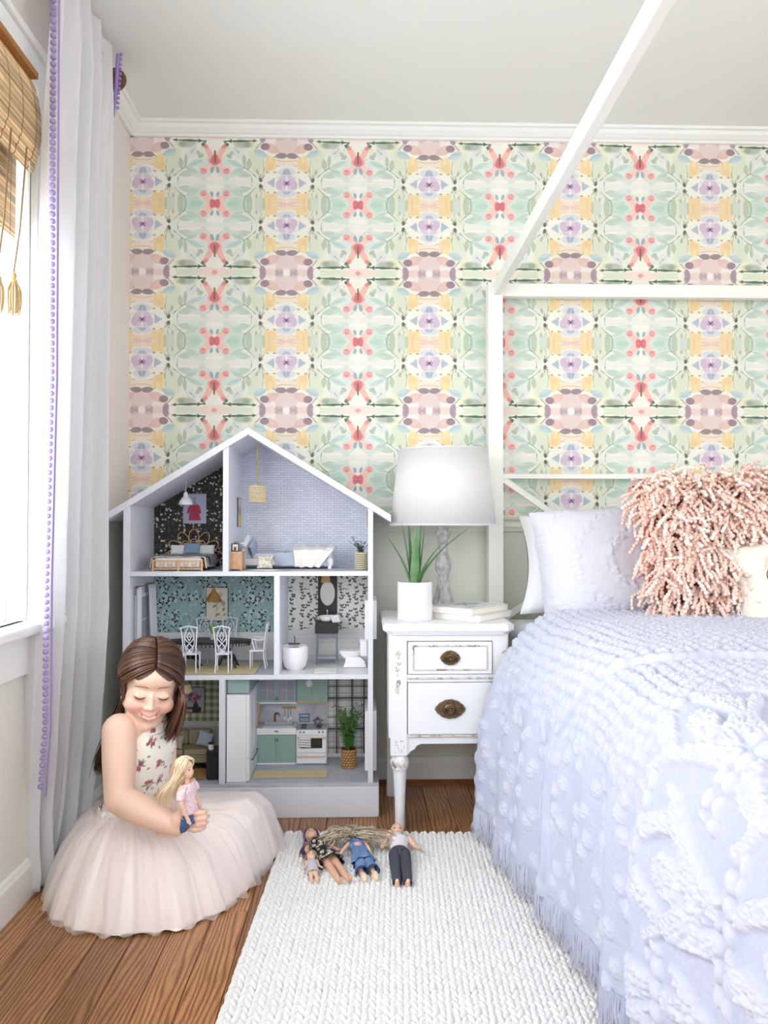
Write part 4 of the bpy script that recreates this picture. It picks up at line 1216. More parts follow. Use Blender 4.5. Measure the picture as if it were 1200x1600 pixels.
for q in ((.585, .606), (.459, .4825), (.288, .2995)): fr_.box(.134 - NX, .398 - NX, 2.368 - NY, 2.385 - NY, *q)
fr_.build('face_frame', dw, ns, smooth=False, bevel=.0012)
for z in (.4705, .2935):
    bead = MB(); bead.tube([(.136 - NX + k * .0262, 2.3655 - NY, z + .0008 * (k % 2)) for k in range(11)], .0032, 8); bead.build('moulding', dwear, ns)
ap = [(.134, .288), (.134, .238), (.140, .238), (.146, .246), (.158, .252), (.164, .262), (.176, .268), (.356, .268), (.368, .262), (.374, .252), (.386, .246), (.392, .238), (.398, .238), (.398, .288)]
MB().prism([(x - NX, z) for x, z in ap], 2.372 - NY, 2.386 - NY, 'xz').build('apron', dw, ns, smooth=False, bevel=.0015)
def handle(w, h, z, par):
    c = Vector((.266 - NX, 2.3535 - NY, z)); mb = MB(); n = 40; out = []
    for k in range(n):
        a = 2 * PI * k / n; ca, sa = math.cos(a), math.sin(a)
        x = w / 2 * ca; zz = h / 2 * math.copysign(abs(sa) ** 1.45, sa); q = 1 + .025 * math.sin(a * 14)
        out.append((x * q, zz * q))
    mb.prism([(c.x + a, c.z + b) for a, b in out], c.y + .0015, c.y + .0055, 'xz')
    mb.prism([(c.x + a * .8, c.z + b * .8) for a, b in out], c.y - .0005, c.y + .002, 'xz')
    for k in range(26):
        a = 2 * PI * k / 26; mb.ell(c + Vector((math.cos(a) * w * .30, 0, math.sin(a) * h * .36)), (w * .045, .003, h * .07), 6, 5, R=Matrix.Rotation(-a, 3, 'Y'))
    pl = mb.build('handle', brass, par, ang=30)
    RX_ = Matrix.Rotation(PI / 2, 3, 'X'); s = h * .32
    MB().lathe([(s, -.001), (s, .004), (s * .85, .006), (s * .8, .004), (s * .62, .005), (s * .62, .010), (s * .45, .0135), (s * .3, .012), (s * .22, .0155), (0, .017)], c + Vector((0, .001, 0)), 24, R=RX_).build('knob', brass, pl)
d1 = MB().box(.1365 - NX, .3955 - NX, 2.360 - NY, 2.385 - NY, .485, .5825)
dr1 = d1.build('drawer', dw, ns, smooth=False, bevel=.0015)
pm_ = MB()
x0, x1, z0, z1 = .153 - NX, .379 - NX, .498, .571
for a, b_ in (((x0, z0), (x1, z0)), ((x1, z0), (x1, z1)), ((x1, z1), (x0, z1)), ((x0, z1), (x0, z0))):
    nseg = int(Vector((b_[0] - a[0], b_[1] - a[1])).length / .008)
    pm_.tube([(a[0] + (b_[0] - a[0]) * k / nseg, 2.3598 - NY, a[1] + (b_[1] - a[1]) * k / nseg) for k in range(nseg + 1)], [.0028 + .0009 * (k % 2) for k in range(nseg + 1)], 6)
pm_.build('moulding', dwear, dr1); handle(.062, .045, .5345, dr1)
dr2 = MB().box(.1365 - NX, .3955 - NX, 2.360 - NY, 2.385 - NY, .301, .457).build('drawer', dw, ns, smooth=False, bevel=.0015)
handle(.094, .059, .3785, dr2)
rg = random.Random(3)
def leg(x, y, front):
    if front:
        mb = MB(); c = (x - NX, y - NY, 0)
        mb.box(x - .023 - NX, x + .023 - NX, y - .023 - NY, y + .02 - NY, .236, .290)
        mb.lathe([(0, .001), (.0150, .001), (.0152, .05), (.0175, .12), (.0205, .175), (.0215, .186), (.026, .192), (.0265, .212), (.026, .222), (.020, .228), (.019, .232), (.0215, .2365)], c, 26)
        l = mb.build('leg', dw, ns, ang=35)
        cv = MB()
        for k in range(18):
            a = 2 * PI * k / 18; cv.ell((c[0] + .0265 * math.cos(a), c[1] + .0265 * math.sin(a), .204 + .003 * (k % 2)), (.0038, .0048, .0105), 7, 6, R=Matrix.Rotation(a, 3, 'Z') @ Matrix.Rotation((.4 if k % 2 else -.4), 3, 'X'))
        for k in range(16): cv.ell((x - NX + rg.uniform(-.016, .012), y - .0235 - NY, .262 + rg.uniform(-.018, .020)), (rg.uniform(.002, .005), .0025, rg.uniform(.002, .006)), 7, 5, R=Matrix.Rotation(rg.uniform(0, 3), 3, 'Y'))
        cv.build('carving', dwear, l)
    else:
        MB().box(x - .019 - NX, x + .019 - NX, y - .02 - NY, y + .02 - NY, 0, .30).build('leg', dw, ns, smooth=False, bevel=.002)
leg(.113, 2.391, True); leg(.414, 2.391, True); leg(.100, 2.70, False); leg(.411, 2.70, False)
for x in (.105, .434):
    cv = MB()
    for k in range(30):
        z = .425 + .135 * rg.random(); w = .011 * (1 - abs((z - .495) / .09)) + .002
        cv.ell((x - NX + rg.uniform(-w, w), 2.3655 - NY, z), (rg.uniform(.0018, .0045), .003, rg.uniform(.0025, .007)), 7, 5, R=Matrix.Rotation(rg.uniform(-1, 1), 3, 'Y'))
    cv.build('carving', dwear, ns)

# ------------------------------------------------------------ lamp
lz = .6405
lamp = T('table_lamp', 'table lamp with white drum shade and turned grey wooden base on the nightstand', 'lamp', (.268, 2.585, lz))
grw = M('grey_turned_wood', (150, 146, 148), .55, bump=(60, .5, .003), var=(55, (214, 214, 216), .8))
pr = [(0, 0), (.055, 0), (.056, .008), (.050, .016), (.046, .022), (.040, .034), (.031, .055), (.024, .080), (.0185, .105), (.0175, .125), (.020, .140), (.0255, .155), (.0265, .168), (.0235, .182), (.0225, .186), (.0195, .196), (.0165, .210), (.0150, .235), (.0160, .250), (.0205, .258), (.0225, .266), (.0215, .278), (.0160, .285), (.0185, .290), (.0185, .297), (.014, .300)]
bs_ = MB(); N_ = 48; vs, fs = [], []
for i, (r, z) in enumerate(pr):
    for k in range(N_):
        a = 2 * PI * k / N_; q = 1 + (.06 * math.cos(a * 12)) * (1 if .02 < z < .28 else 0); vs.append((r * q * math.cos(a), r * q * math.sin(a), z))
for i in range(len(pr) - 1):
    for k in range(N_): fs.append((i * N_ + k, i * N_ + (k + 1) % N_, (i + 1) * N_ + (k + 1) % N_, (i + 1) * N_ + k))
bs_.add(vs, fs); bs_.build('lamp_base', grw, lamp, ang=60)
gold = M('polished_brass', (206, 170, 96), .25, metal=1.0)
MB().lathe([(0, .298), (.008, .299), (.008, .306), (.013, .310), (.0165, .322), (.0165, .345), (.010, .350), (0, .351)], (0, 0, 0), 20).build('socket', gold, lamp)
MB().ell((0, 0, .385), (.028, .028, .036)).build('bulb', M('frosted_bulb', (244, 242, 236), .4, transl=.4), lamp)
hp = MB(); hp.tube(catmull([(-.004, 0, .304), (-.026, 0, .312), (-.034, 0, .36), (-.032, 0, .46), (-.012, 0, .55), (0, 0, .563), (.012, 0, .55), (.032, 0, .46), (.034, 0, .36), (.026, 0, .312), (.004, 0, .304)], 40), .0018, 8)
hp.build('harp', M('harp_metal', (150, 142, 128), .35, metal=.9), lamp)
shade_m = M('white_linen_shade', (250, 250, 251), .85, transl=.5, bump=(500, .12, .0004))
z0, z1, r0, r1 = .300, .556, .178, .150
shd = MB().lathe([(r0, z0), (r1, z1)], (0, 0, 0), 72)
shd.f = shd.f[:-2]; shd.mi = shd.mi[:-2]
so = shd.build('lamp_shade', shade_m, lamp); so.modifiers.new('t', 'SOLIDIFY').thickness = .0016
for r, z in ((r0, z0 + .003), (r1, z1 - .003)):
    MB().tube([(r * math.cos(a * 2 * PI / 72), r * math.sin(a * 2 * PI / 72), z) for a in range(73)], .0032, 6, caps=False).build('shade_trim', shade_m, so)
sp = MB()
for k in range(3):
    a = k * 2.094; sp.tube([(0, 0, .556), (r1 * math.cos(a), r1 * math.sin(a), .553)], .0013, 6)
sp.build('shade_spider', gold, so); MB().lathe([(0, .553), (.005, .554), (.004, .562), (.007, .568), (0, .576)], (0, 0, 0), 12).build('finial', gold, lamp)

# ------------------------------------------------------------ aloe
pot_m = M('matt_white_ceramic', (238, 236, 240), .5)
al = T('aloe_plant', 'green aloe plant in a white cylindrical pot on the nightstand', 'plant', (.164, 2.455, lz))
R0, H0 = .0555, .121
MB().lathe([(0, 0), (R0 - .003, 0), (R0, .003), (R0, H0 - .002), (R0 - .0015, H0), (R0 - .005, H0), (R0 - .006, H0 - .012), (0, H0 - .012)], (0, 0, 0), 48).build('pot', pot_m, al, ang=30)
MB().lathe([(0, H0 - .006), (R0 - .008, H0 - .0115)], (0, 0, 0), 30).build('soil', M('potting_soil', (74, 58, 44), .95, bump=(300, 1, .004)), al)
alm = M('aloe_green', (106, 146, 96), .42, bump=(70, .15, .001), var=(24, (70, 116, 66), .8))
def aloe_leaf(az, lean, L, w, curl=0.0, side=0.0):
    mb = MB(); n = 14; vs, fs = [], []
    dx, dy = math.cos(az), math.sin(az); X_ = Vector((-dy, dx, 0))
    pts = []
    for i in range(n + 1):
        t = i / n; out = .010 * (lean > .02) + lean * L * (t ** 1.25) + curl * t * t * L; z = H0 - .014 + L * (t - .25 * lean * t * t)
        pts.append(Vector((dx * out, dy * out, z)) + X_ * side * t * t * L)
    for i, p in enumerate(pts):
        t = i / n; d = (pts[min(i + 1, n)] - pts[max(i - 1, 0)]).normalized(); o_ = X_.cross(d).normalized()
        ww = w * (1 - t) ** .75 * (.82 + .5 * math.sin(min(t * 4, 1) * PI / 2) * .4) + .0006; th = ww * .42
        jag = 1 + (.10 if i % 2 else 0)
        for a, b_ in ((-1 * jag, .10), (-.55, .75), (0, 1), (.55, .75), (1 * jag, .10), (.5, -.25), (0, -.42), (-.5, -.25)): vs.append(p + X_ * ww * a - o_ * (-th) * b_)
    for i in range(n):
        for k in range(8): fs.append((i * 8 + k, i * 8 + (k + 1) % 8, (i + 1) * 8 + (k + 1) % 8, (i + 1) * 8 + k))
    mb.add(vs, fs); return mb
for az, lean, L, w, cu, sd in ((3.15, .36, .205, .0140, .14, 0), (3.0, .15, .215, .0120, .0, 0), (2.4, .08, .220, .0115, .0, 0), (4.75, .04, .195, .0170, 0, 0), (.5, .07, .215, .0120, 0, 0), (.1, .16, .205, .0115, -.05, 0), (6.15, .52, .215, .0150, .25, .0), (5.8, .30, .160, .0135, .3, .0)):
    aloe_leaf(az, lean, L, w, cu, sd).build('leaf', alm, al, ang=70)

# ------------------------------------------------------------ two books
pages = M('book_page_edges', (246, 243, 234), .8, bump=(900, .3, .0006)); coverw = M('cream_book_cloth', (232, 228, 226), .6)
cover_print = print_mat('book_cover_print', paint_book_cover(), 'uv', rough=.35)
def book(label, z, w, d, h, rz, dx=0, dy=0, prt=False, cv=coverw):
    b = T('book', label, 'book', (.345 + dx, 2.505 + dy, z), rz, None)
    mb = MB().box(-w / 2 + .004, w / 2 - .003, -d / 2 + .003, d / 2 - .003, .0022, h - .0022); mb.build('pages', pages, b, smooth=False)
    MB().box(-w / 2, w / 2, -d / 2, d / 2, 0, .0022).build('back_cover', cv, b, smooth=False, bevel=.0006, seg=1)
    MB().box(-w / 2, w / 2, -d / 2, d / 2, h - .0022, h).build('front_cover', cv, b, smooth=False, bevel=.0006, seg=1)
    MB().box(w / 2 - .003, w / 2, -d / 2, d / 2, .0022, h - .0022).build('spine', M('blush_spine', (222, 214, 216), .6), b, smooth=False)
    if prt: MB().quad((-w / 2 + .001, -d / 2 + .001, h + .0002), (w / 2 - .001, -d / 2 + .001, h + .0002), (w / 2 - .001, d / 2 - .001, h + .0002), (-w / 2 + .001, d / 2 - .001, h + .0002)).build('cover_print', cover_print, b, smooth=False)
    return b
book('cream hardback lying flat, lower of the two books beside the aloe', lz, .205, .185, .020, R_(51), .008, .008)
book('pale hardback with printed cover, on top of the other book', lz + .0203, .215, .180, .020, R_(49), -.006, .012, True)
# ------------------------------------------------------------ dollhouse
hw = M('dollhouse_paint', (224, 227, 236), .5, bump=(120, .08, .0006)); hedge = M('dollhouse_edge_paint', (238, 239, 242), .5)
HF, HB = 2.492, 2.775
HX0, HX1 = at(192, 900, HF).x, at(583, 900, HF).x
hin0, hin1 = at(203, 900, HF).x, at(575, 900, HF).x
zA = at(400, 893, HF).z; zM = at(400, 1055, HF).z; zG = at(400, 1225, HF).z; ST = .0148
zeave = at(195, 786, HF).z; zapex = at(388, 668, HF).z; xap = at(388, 668, HF).x
dh = T('dollhouse', 'tall white wooden dollhouse with gabled roof and papered rooms on a plinth', 'dollhouse', ((HX0 + HX1) / 2, HF, 0))
dv = Vector(dh.location)
def hb(n, x0, x1, y0, y1, z0, z1, m=hw, bv=.0008, par=None, **k):
    return MB().box(x0 - dv.x, x1 - dv.x, y0 - dv.y, y1 - dv.y, z0 - dv.z, z1 - dv.z).build(n, m, par or dh, smooth=False, bevel=bv, seg=1, **k)
hb('base', HX0 - .018, HX1 + .019, HF - .001, 2.80, 0, zG - .012, bv=.002)
fl1 = M('dollhouse_floor_grey', (196, 200, 208), .45, var=(14, (170, 174, 184), .8), bump=(40, .1, .001))
hb('floor_panel', HX0 - .018, HX1 + .019, HF, 2.79, zG - .012, zG, fl1, .001)
zS = zeave - .004
hb('side_panel', HX0, hin0, HF, 2.785, zG, zS); hb('side_panel', hin1, HX1, HF, 2.785, zG, zS)
hb('shelf', hin0, hin1, HF, HB, zM - ST, zM); hb('shelf', hin0, hin1, HF, HB, zA - ST, zA)
dA0, dA1 = at(348, 850, HF).x, at(357, 850, HF).x; dM0, dM1 = at(428, 950, HF).x, at(437, 950, HF).x; dG0, dG1 = at(342, 1120, HF).x, at(351, 1120, HF).x
slopeL = (zapex - zeave) / (xap - HX0)
def roof_z(x): return zapex - .020 / math.cos(math.atan(slopeL)) - abs(x - xap) * slopeL
MB().prism([(dA0 - dv.x, zA), (dA1 - dv.x, zA), (dA1 - dv.x, roof_z(dA1)), (dA0 - dv.x, roof_z(dA0))], 0, HB - dv.y, 'xz').build('divider', hw, dh, smooth=False)
hb('divider', dM0, dM1, HF, HB, zM, zA - ST); hb('divider', dG0, dG1, HF, HB, zG, zM - ST)
MB().prism([(HX0 - dv.x, zG), (HX1 - dv.x, zG), (HX1 - dv.x, zS), (xap - dv.x, roof_z(xap)), (HX0 - dv.x, zS)], HB - dv.y, 2.785 - dv.y, 'xz').build('back_panel', hw, dh, smooth=False)
ev = .058
for s_ in (-1, 1):
    xe = (HX0 - ev if s_ < 0 else HX1 + ev); k = slopeL
    ze = zapex - abs(xe - xap) * k; tk = .020 / math.cos(math.atan(k))
    MB().prism([(xap - dv.x, zapex), (xe - dv.x, ze), (xe - dv.x, ze - tk), (xap - dv.x, zapex - tk)], -.006, 2.80 - dv.y, 'xz').build('roof_panel', hw, dh, smooth=False, bevel=.001, seg=1)
# wall coverings
Bk = HB - .0008
def cov(n, x0, x1, z0, z1, m): return hb(n, x0, x1, Bk, HB, z0, z1, m, 0)
bf = print_mat('black_floral_paper', paint_black_floral(), 'xz', (.13, .13), (0, 0)); tf = print_mat('teal_floral_paper', paint_teal_floral(), 'xz', (.155, .155), (.05, .02)); vn = print_mat('vine_paper', paint_vine(), 'xz', (.14, .14), (.0, .01))
gh = print_mat('gingham_paper', paint_gingham(), 'xz', (.0255, .0255), (0, 0)); pl = print_mat('plaid_paper', paint_plaid(), 'xz', (.098, .11), (at(519, 1100, HB).x - dv.x - .0, .02))
mb = MB(); xl = hin0 - dv.x; xr = dA0 - dv.x
mb.prism([(xl, zA), (xr, zA), (xr, roof_z(dA0)), (xl, zS - .004)], Bk - dv.y, HB - dv.y, 'xz'); mb.build('wallpaper', bf, dh, smooth=False)
# white brick paper: bricks under ten pixels, drawn as relief in the material
def brick_mat():
    m = M('white_brick_paper', (222, 226, 238), .6); N, L = m.node_tree.nodes, m.node_tree.links; b = N['Principled BSDF']
    tc = N.new('ShaderNodeTexCoord'); mp = N.new('ShaderNodeMapping'); mp.inputs['Rotation'].default_value = (PI / 2, 0, 0)
    bt = N.new('ShaderNodeTexBrick'); bt.inputs['Scale'].default_value = 1; bt.inputs['Brick Width'].default_value = .024; bt.inputs['Row Height'].default_value = .0085; bt.inputs['Mortar Size'].default_value = .0007
    bt.inputs['Color1'].default_value = (*lin((224, 228, 240)), 1); bt.inputs['Color2'].default_value = (*lin((210, 214, 228)), 1); bt.inputs['Mortar'].default_value = (*lin((176, 180, 196)), 1)
    L.new(tc.outputs['Object'], mp.inputs[0]); L.new(mp.outputs[0], bt.inputs['Vector']); L.new(bt.outputs['Color'], b.inputs['Base Color'])
    bp = N.new('ShaderNodeBump'); bp.inputs['Strength'].default_value = .6; bp.inputs['Distance'].default_value = .001; bp.invert = True; L.new(bt.outputs['Fac'], bp.inputs['Height']); L.new(bp.outputs['Normal'], b.inputs['Normal']); return m
x0 = dA1 - dv.x; x1 = hin1 - dv.x
MB().prism([(x0, zA), (x1, zA), (x1, zS - .002), (xap - dv.x, roof_z(xap)), (x0, roof_z(dA1))], Bk - dv.y, HB - dv.y, 'xz').build('wallpaper', brick_mat(), dh, smooth=False)
zw = at(300, 988, HB).z
cov('wallpaper', hin0, dM0, zw, zA - ST, tf); zw2 = at(500, 984, HB).z
cov('wallpaper', dM1, hin1, zw2, zA - ST, vn)
zw3 = at(320, 1127, HB).z; cov('wallpaper', hin0, dG0, zw3, zM - ST, gh)
xpl = at(511, 1100, HB).x; cov('wallpaper', xpl, hin1, at(540, 1177, HB).z, zM - ST, pl)
cov('baseboard_panel', xpl, hin1, zG, at(540, 1177, HB).z, hedge)
ship = M('shiplap_white', (226, 226, 224), .5)
for (a, b_, zt_) in ((hin0, dM0, zw), (dM1, hin1, zw2)):
    n = 7; hgt = (zt_ - zM) / n
    for k in range(n): hb('shiplap_board', a, b_, Bk - .0016, HB, zM + k * hgt + .0006, zM + (k + 1) * hgt - .0006, ship, .0004)
wz = M('wainscot_grey', (206, 206, 202), .5)
cov('wainscot', hin0, dG0, zG, zw3, wz)
for z in (zw3 - .006, at(300, 1136, HB).z, zG + .012): hb('wainscot_rail', hin0, dG0, Bk - .003, Bk, z - .003, z + .003, wz, .0004)
for px in (262, 301, 335): x = at(px, 1150, HB).x; hb('wainscot_stile', x - .003, x + .003, Bk - .003, Bk, zG + .015, zw3 - .009, wz, .0004)
# floors of the rooms
tl = M('bath_tile', (226, 228, 230), .35)
nt = 34; ww = (hin1 - dM1) / nt
mb = MB()
for k in range(nt):
    for j in range(14):
        y0 = HF + .004 + j * .0198; mb.box(dM1 + k * ww + .0004 - dv.x, dM1 + (k + 1) * ww - .0004 - dv.x, y0 + (.0099 if k % 2 else 0) - dv.y, y0 + .019 + (.0099 if k % 2 else 0) * (j < 13) - dv.y, zM, zM + .0011)
mb.build('floor_tile', tl, dh, smooth=False, kind='stuff')
hb('floor_covering', hin0, dM0, HF + .003, HB, zM, zM + .0008, fl1, 0); hb('floor_covering', hin0, hin1, HF + .003, HB, zA, zA + .0006, fl1, 0)
# small windows through the right wall, seen edge-on
for (y0, y1) in ((935, 994), (1103, 1194)):
    zt, zb = at(585, y0, 2.60).z, at(585, y1, 2.60).z
    f = hb('window_frame', hin1 - .010, HX1 + .012, 2.53, 2.70, zb, zt, hedge, .001)
    hb('window_pane', HX1 + .0122, HX1 + .0125, 2.545, 2.685, zb + .012, zt - .012, M('pale_blue_pane', (206, 214, 230), .2), 0, f)
# window with a panelled sash on the left wall of the dining room
zt, zb = at(222, 932, 2.63).z, at(222, 1003, 2.63).z
f = hb('window_frame', hin0, hin0 + .006, 2.545, 2.70, zb - .03, zt + .01, hedge, .0006)
for a, b_ in ((zb, (zt + zb) / 2 - .002), ((zt + zb) / 2 + .002, zt)): hb('window_pane', hin0 + .006, hin0 + .0068, 2.56, 2.685, a, b_, M('grey_screen_pane', (168, 172, 184), .3), 0, f)
# ------------------------------------------------------------ miniatures
def TW(name, label, cat, x, y, z, group=None, rz=0): return T(name, label, cat, (x, y, z), rz, group)
def X_(px, Y): return at(px, 900, Y).x
def Z_(py, Y): return at(500, py, Y).z
def bx(n, par, x0, x1, y0, y1, z0, z1, m, bv=.0006, **k): return MB().box(x0, x1, y0, y1, z0, z1).build(n, m, par, smooth=False, bevel=bv, seg=1, **k)
rattan = M('rattan', (212, 176, 136), .6); rattd = M('rattan_dark', (176, 122, 78), .6); whitep = M('miniature_white', (240, 240, 244), .45); blk = M('miniature_black', (34, 34, 38), .4)
zA_ = zA + .0008; zM_ = zM + .0008
# rattan bed
bx0, bx1 = X_(238, 2.52), X_(317, 2.52); bw_ = bx1 - bx0; cxb = (bx0 + bx1) / 2
rb = TW('miniature_bed', 'toy rattan bed with scalloped headboard in the black floral attic room', 'toy bed', cxb, 2.64, zA_)
ft = MB(); w2 = bw_ / 2
for x in (-w2, -.0, w2 - .006): ft.box(x, x + .006, -.125, -.119, 0, .037)
for z in (.004, .031): ft.box(-w2, w2, -.124, -.120, z, z + .0045)
for k in range(12):
    x = -w2 + .012 + k * (bw_ - .022) / 11
    ft.box(x - .0012, x + .0012, -.1235, -.1205, .008, .032)
    if k % 2: ft.box(x, x + (bw_ - .022) / 11, -.1235, -.1205, .018, .0205)
ft.build('footboard', rattan, rb, smooth=False)
bx('side_rail', rb, -w2, -w2 + .006, -.12, .11, .008, .036, rattd); bx('side_rail', rb, w2 - .006, w2, -.12, .11, .008, .036, rattd)
bx('mattress', rb, -w2 + .006, w2 - .006, -.117, .108, .010, .042, whitep, .004)
hd = MB()
def loopc(cx, cz, a, L, w, mbx):
    pts = []
    for k in range(15):
        t = PI * k / 14; u = -w * math.cos(t); v = L * math.sin(t) ** .8
        pts.append((cx + u * math.cos(a) + v * math.sin(a), .116, cz - u * math.sin(a) * 1 + v * math.cos(a)))
    mbx.tube(pts, .0016, 6)
for k in range(7):
    a = R_(-84 + 28 * k); loopc(math.sin(a) * .060, .030 + math.cos(a) * .060, a, .044, .0185, hd); loopc(math.sin(a) * .040, .030 + math.cos(a) * .036, a, .034, .0135, hd)
hd.tube([(.060 * math.sin(R_(t)), .116, .03 + .060 * math.cos(R_(t))) for t in range(-90, 91, 12)], .0016, 6)
for x in (-.062, .062): hd.tube([(x, .116, 0), (x, .116, .03)], .002, 6)
hd.build('headboard', rattan, rb)
def cloth(n, par, fn, nu, nv, m, th=.0014, uvs=(1, 1)):
    o = MB().grid(fn, nu, nv, uvs=uvs).build(n, m, par); o.modifiers.new('t', 'SOLIDIFY').thickness = th; return o
def drape(x0, x1, top, drop, y0, y1, wig=.0015, seed=1):
    """cloth over a flat top from x0 to x1 and hanging drop on each side"""
    def fn(u, v):
        L = (x1 - x0) + 2 * drop; s = u * L; y = y0 + (y1 - y0) * v
        if s < drop: x, z = x0 - .004 - .006 * (1 - s / drop), top - (drop - s)
        elif s < drop + x1 - x0: x, z = x0 + s - drop, top
        else: q = s - drop - (x1 - x0); x, z = x1 + .004 + .006 * q / drop, top - q
        return (x + wig * math.sin(v * 17 + seed), y + wig * math.sin(u * 31 + seed), z + wig * .7 * math.sin(u * 23 + v * 11 + seed))
    return fn
wq = M('cream_quilt', (240, 236, 228), .9, bump=(400, .5, .001)); gq = M('grey_quilt', (130, 136, 142), .9, bump=(400, .5, .001)); bluec = M('dusty_blue_linen', (138, 160, 184), .9)
tag(cloth('miniature_quilt', None, drape(-w2, w2, .0455, .036, -.122, .05), 50, 24, wq), 'cream toy quilt over the foot of the toy rattan bed', 'toy blanket').location = rb.location
o = cloth('miniature_blanket', None, drape(-w2 - .003, w2 + .012, .049, .030, -.085, .02, .002, 3), 50, 20, gq); tag(o, 'grey toy blanket folded across the toy rattan bed', 'toy blanket'); o.location = rb.location
def mini_pillow(label, x, y, z, w, h, d, m, rx=-20, ry=0, rz=0, n=16):
    o = pillow('miniature_pillow', w, h, d, m, None, n=n, pinch=.08, seed=int(abs(x) * 100)); place(o, (x, y, z), R_(rx), R_(ry), R_(rz)); return tag(o, label, 'toy pillow')
mini_pillow('white toy pillow, left one on the toy rattan bed', cxb - .045, 2.727, zA_ + .062, .06, .036, .014, whitep); mini_pillow('white toy pillow, right one on the toy rattan bed', cxb + .050, 2.727, zA_ + .062, .06, .036, .014, whitep)
mini_pillow('blue toy pillow in the middle of the toy rattan bed', cxb + .004, 2.708, zA_ + .067, .058, .042, .014, bluec)
def art(name, label, px0, px1, py0, py1, arr, frame_c=None, Y=HB - .001, th=.003):
    x0, x1, z0, z1 = X_(px0, Y), X_(px1, Y), Z_(py1, Y), Z_(py0, Y)
    t = T(name, label, 'toy picture', ((x0 + x1) / 2, Y, z0)); w, h = (x1 - x0) / 2, z1 - z0
    MB().box(-w, w, -th, 0, 0, h).build('frame', M(name + '_' + ('dark' if frame_c else 'pale') + '_frame', frame_c or (210, 214, 230), .5), t, smooth=False, bevel=.0004, seg=1)
    e = .0022 if frame_c else .0006
    MB().quad((-w + e, -th - .0003, e), (w - e, -th - .0003, e), (w - e, -th - .0003, h - e), (-w + e, -th - .0003, h - e)).build('print', print_mat(label[:30], arr, 'uv', rough=.5), t, smooth=False)
    return t
art('framed_print', 'small print of a crimson dress on a hanger, on black floral paper', 286, 322, 772, 818, paint_dress_print())
# white petal pendant
py_ = 2.63; x = X_(290, py_)
pn = TW('miniature_pendant_lamp', 'white petal toy pendant lamp hanging in the black floral attic room', 'toy lamp', x, py_, Z_(790, py_))
zt = roof_z(x) - pn.location.z
MB().tube([(0, 0, .03), (0, 0, zt)], .0009, 6).build('cord', whitep, pn); MB().lathe([(0, .046), (.006, .045), (.008, .034), (.010, .030), (0, .028)][::-1], (0, 0, 0), 12).build('socket', whitep, pn)
for k in range(6):
    a = k * PI / 3
    def fn(u, v, a=a):
        r = .005 + .019 * math.sin(v * 1.5); s = (u - .5) * 1.15; return (r * math.cos(a + s), r * math.sin(a + s), .032 - .030 * v ** 1.3)
    o = MB().grid(fn, 4, 6).build('petal', whitep, pn); o.modifiers.new('t', 'SOLIDIFY').thickness = .0008
# woven drum pendant on a rope
py_ = 2.60; x = X_(402, py_)
pn = TW('miniature_pendant_lamp', 'woven straw drum toy pendant on a rope in the white brick attic', 'toy lamp', x, py_, Z_(786, py_))
straw = M('straw', (218, 200, 158), .8, bump=(600, .6, .001)); gold2 = M('gold_bead_chain', (196, 164, 100), .4, metal=.5)
mb = MB(); zt = roof_z(x) - pn.location.z
k = 0; z = .060
while z < zt: mb.ell((.0007 * (-1) ** k, 0, z), (.0026, .0026, .0030), 6, 5); z += .0046; k += 1
mb.build('rope', gold2, pn)
mb = MB()
for k in range(22):
    a = 2 * PI * k / 22; c, s = math.cos(a), math.sin(a); a2 = a + .5; a3 = a - .5
    mb.tube([(.027 * c, .027 * s, .004), (.0275 * math.cos(a2), .0275 * math.sin(a2), .056)], .0014, 5); mb.tube([(.027 * c, .027 * s, .004), (.0275 * math.cos(a3), .0275 * math.sin(a3), .056)], .0014, 5)
for z in (.004, .020, .038, .056): mb.tube([(.0275 * math.cos(a * .2618), .0275 * math.sin(a * .2618), z) for a in range(25)], .0018, 5, caps=False)
mb.build('lamp_shade', straw, pn)
# print on the attic divider
y0, y1 = 2.66, 2.74; z0, z1 = Z_(823, 2.69), Z_(778, 2.69)
t = T('framed_print', 'narrow toy picture hung on the divider beside the white brick room', 'toy picture', (dA1, (y0 + y1) / 2, z0))
bx('frame', t, 0, .003, -.04, .04, 0, z1 - z0, blk, .0003); MB().quad((.0033, .038, .002), (.0033, -.038, .002), (.0033, -.038, z1 - z0 - .002), (.0033, .038, z1 - z0 - .002)).build('print', print_mat('abstract_print', paint_wall_print(), 'uv'), t, smooth=False)
# wooden bedside cabinet
wood2 = M('light_wood', (206, 164, 134), .55, var=(60, (180, 132, 100), .6)); x0, x1 = X_(355.5, 2.52), X_(378, 2.52)
t = TW('miniature_cabinet', 'small pinkish wood toy cabinet standing against the attic divider', 'toy cabinet', (x0 + x1) / 2, 2.55, zA_); w = (x1 - x0) / 2
bx('body', t, -w, w, -.03, .03, .005, .062, wood2)
for k in range(4): bx('leg', t, (-w if k % 2 else w - .004), (-w + .004 if k % 2 else w), (-.03 if k < 2 else .026), (-.026 if k < 2 else .03), 0, .005, wood2, 0)
for k in range(5): bx('slat', t, -w + .004 + k * (2 * w - .008) / 5, -w + .004 + (k + .8) * (2 * w - .008) / 5, -.0312, -.03, .009, .056, wood2, .0003)
z = zA_ + .0625
t2 = TW('miniature_photo_frame', 'tiny black framed portrait standing on the toy wooden cabinet', 'toy picture', X_(367, 2.535), 2.54, z)
bx('frame', t2, -.012, .012, -.0015, .0015, 0, .026, blk, .0003); MB().quad((-.009, -.0018, .003), (.009, -.0018, .003), (.009, -.0018, .023), (-.009, -.0018, .023)).build('print', print_mat('portrait_print', paint_portrait(), 'uv'), t2, smooth=False)
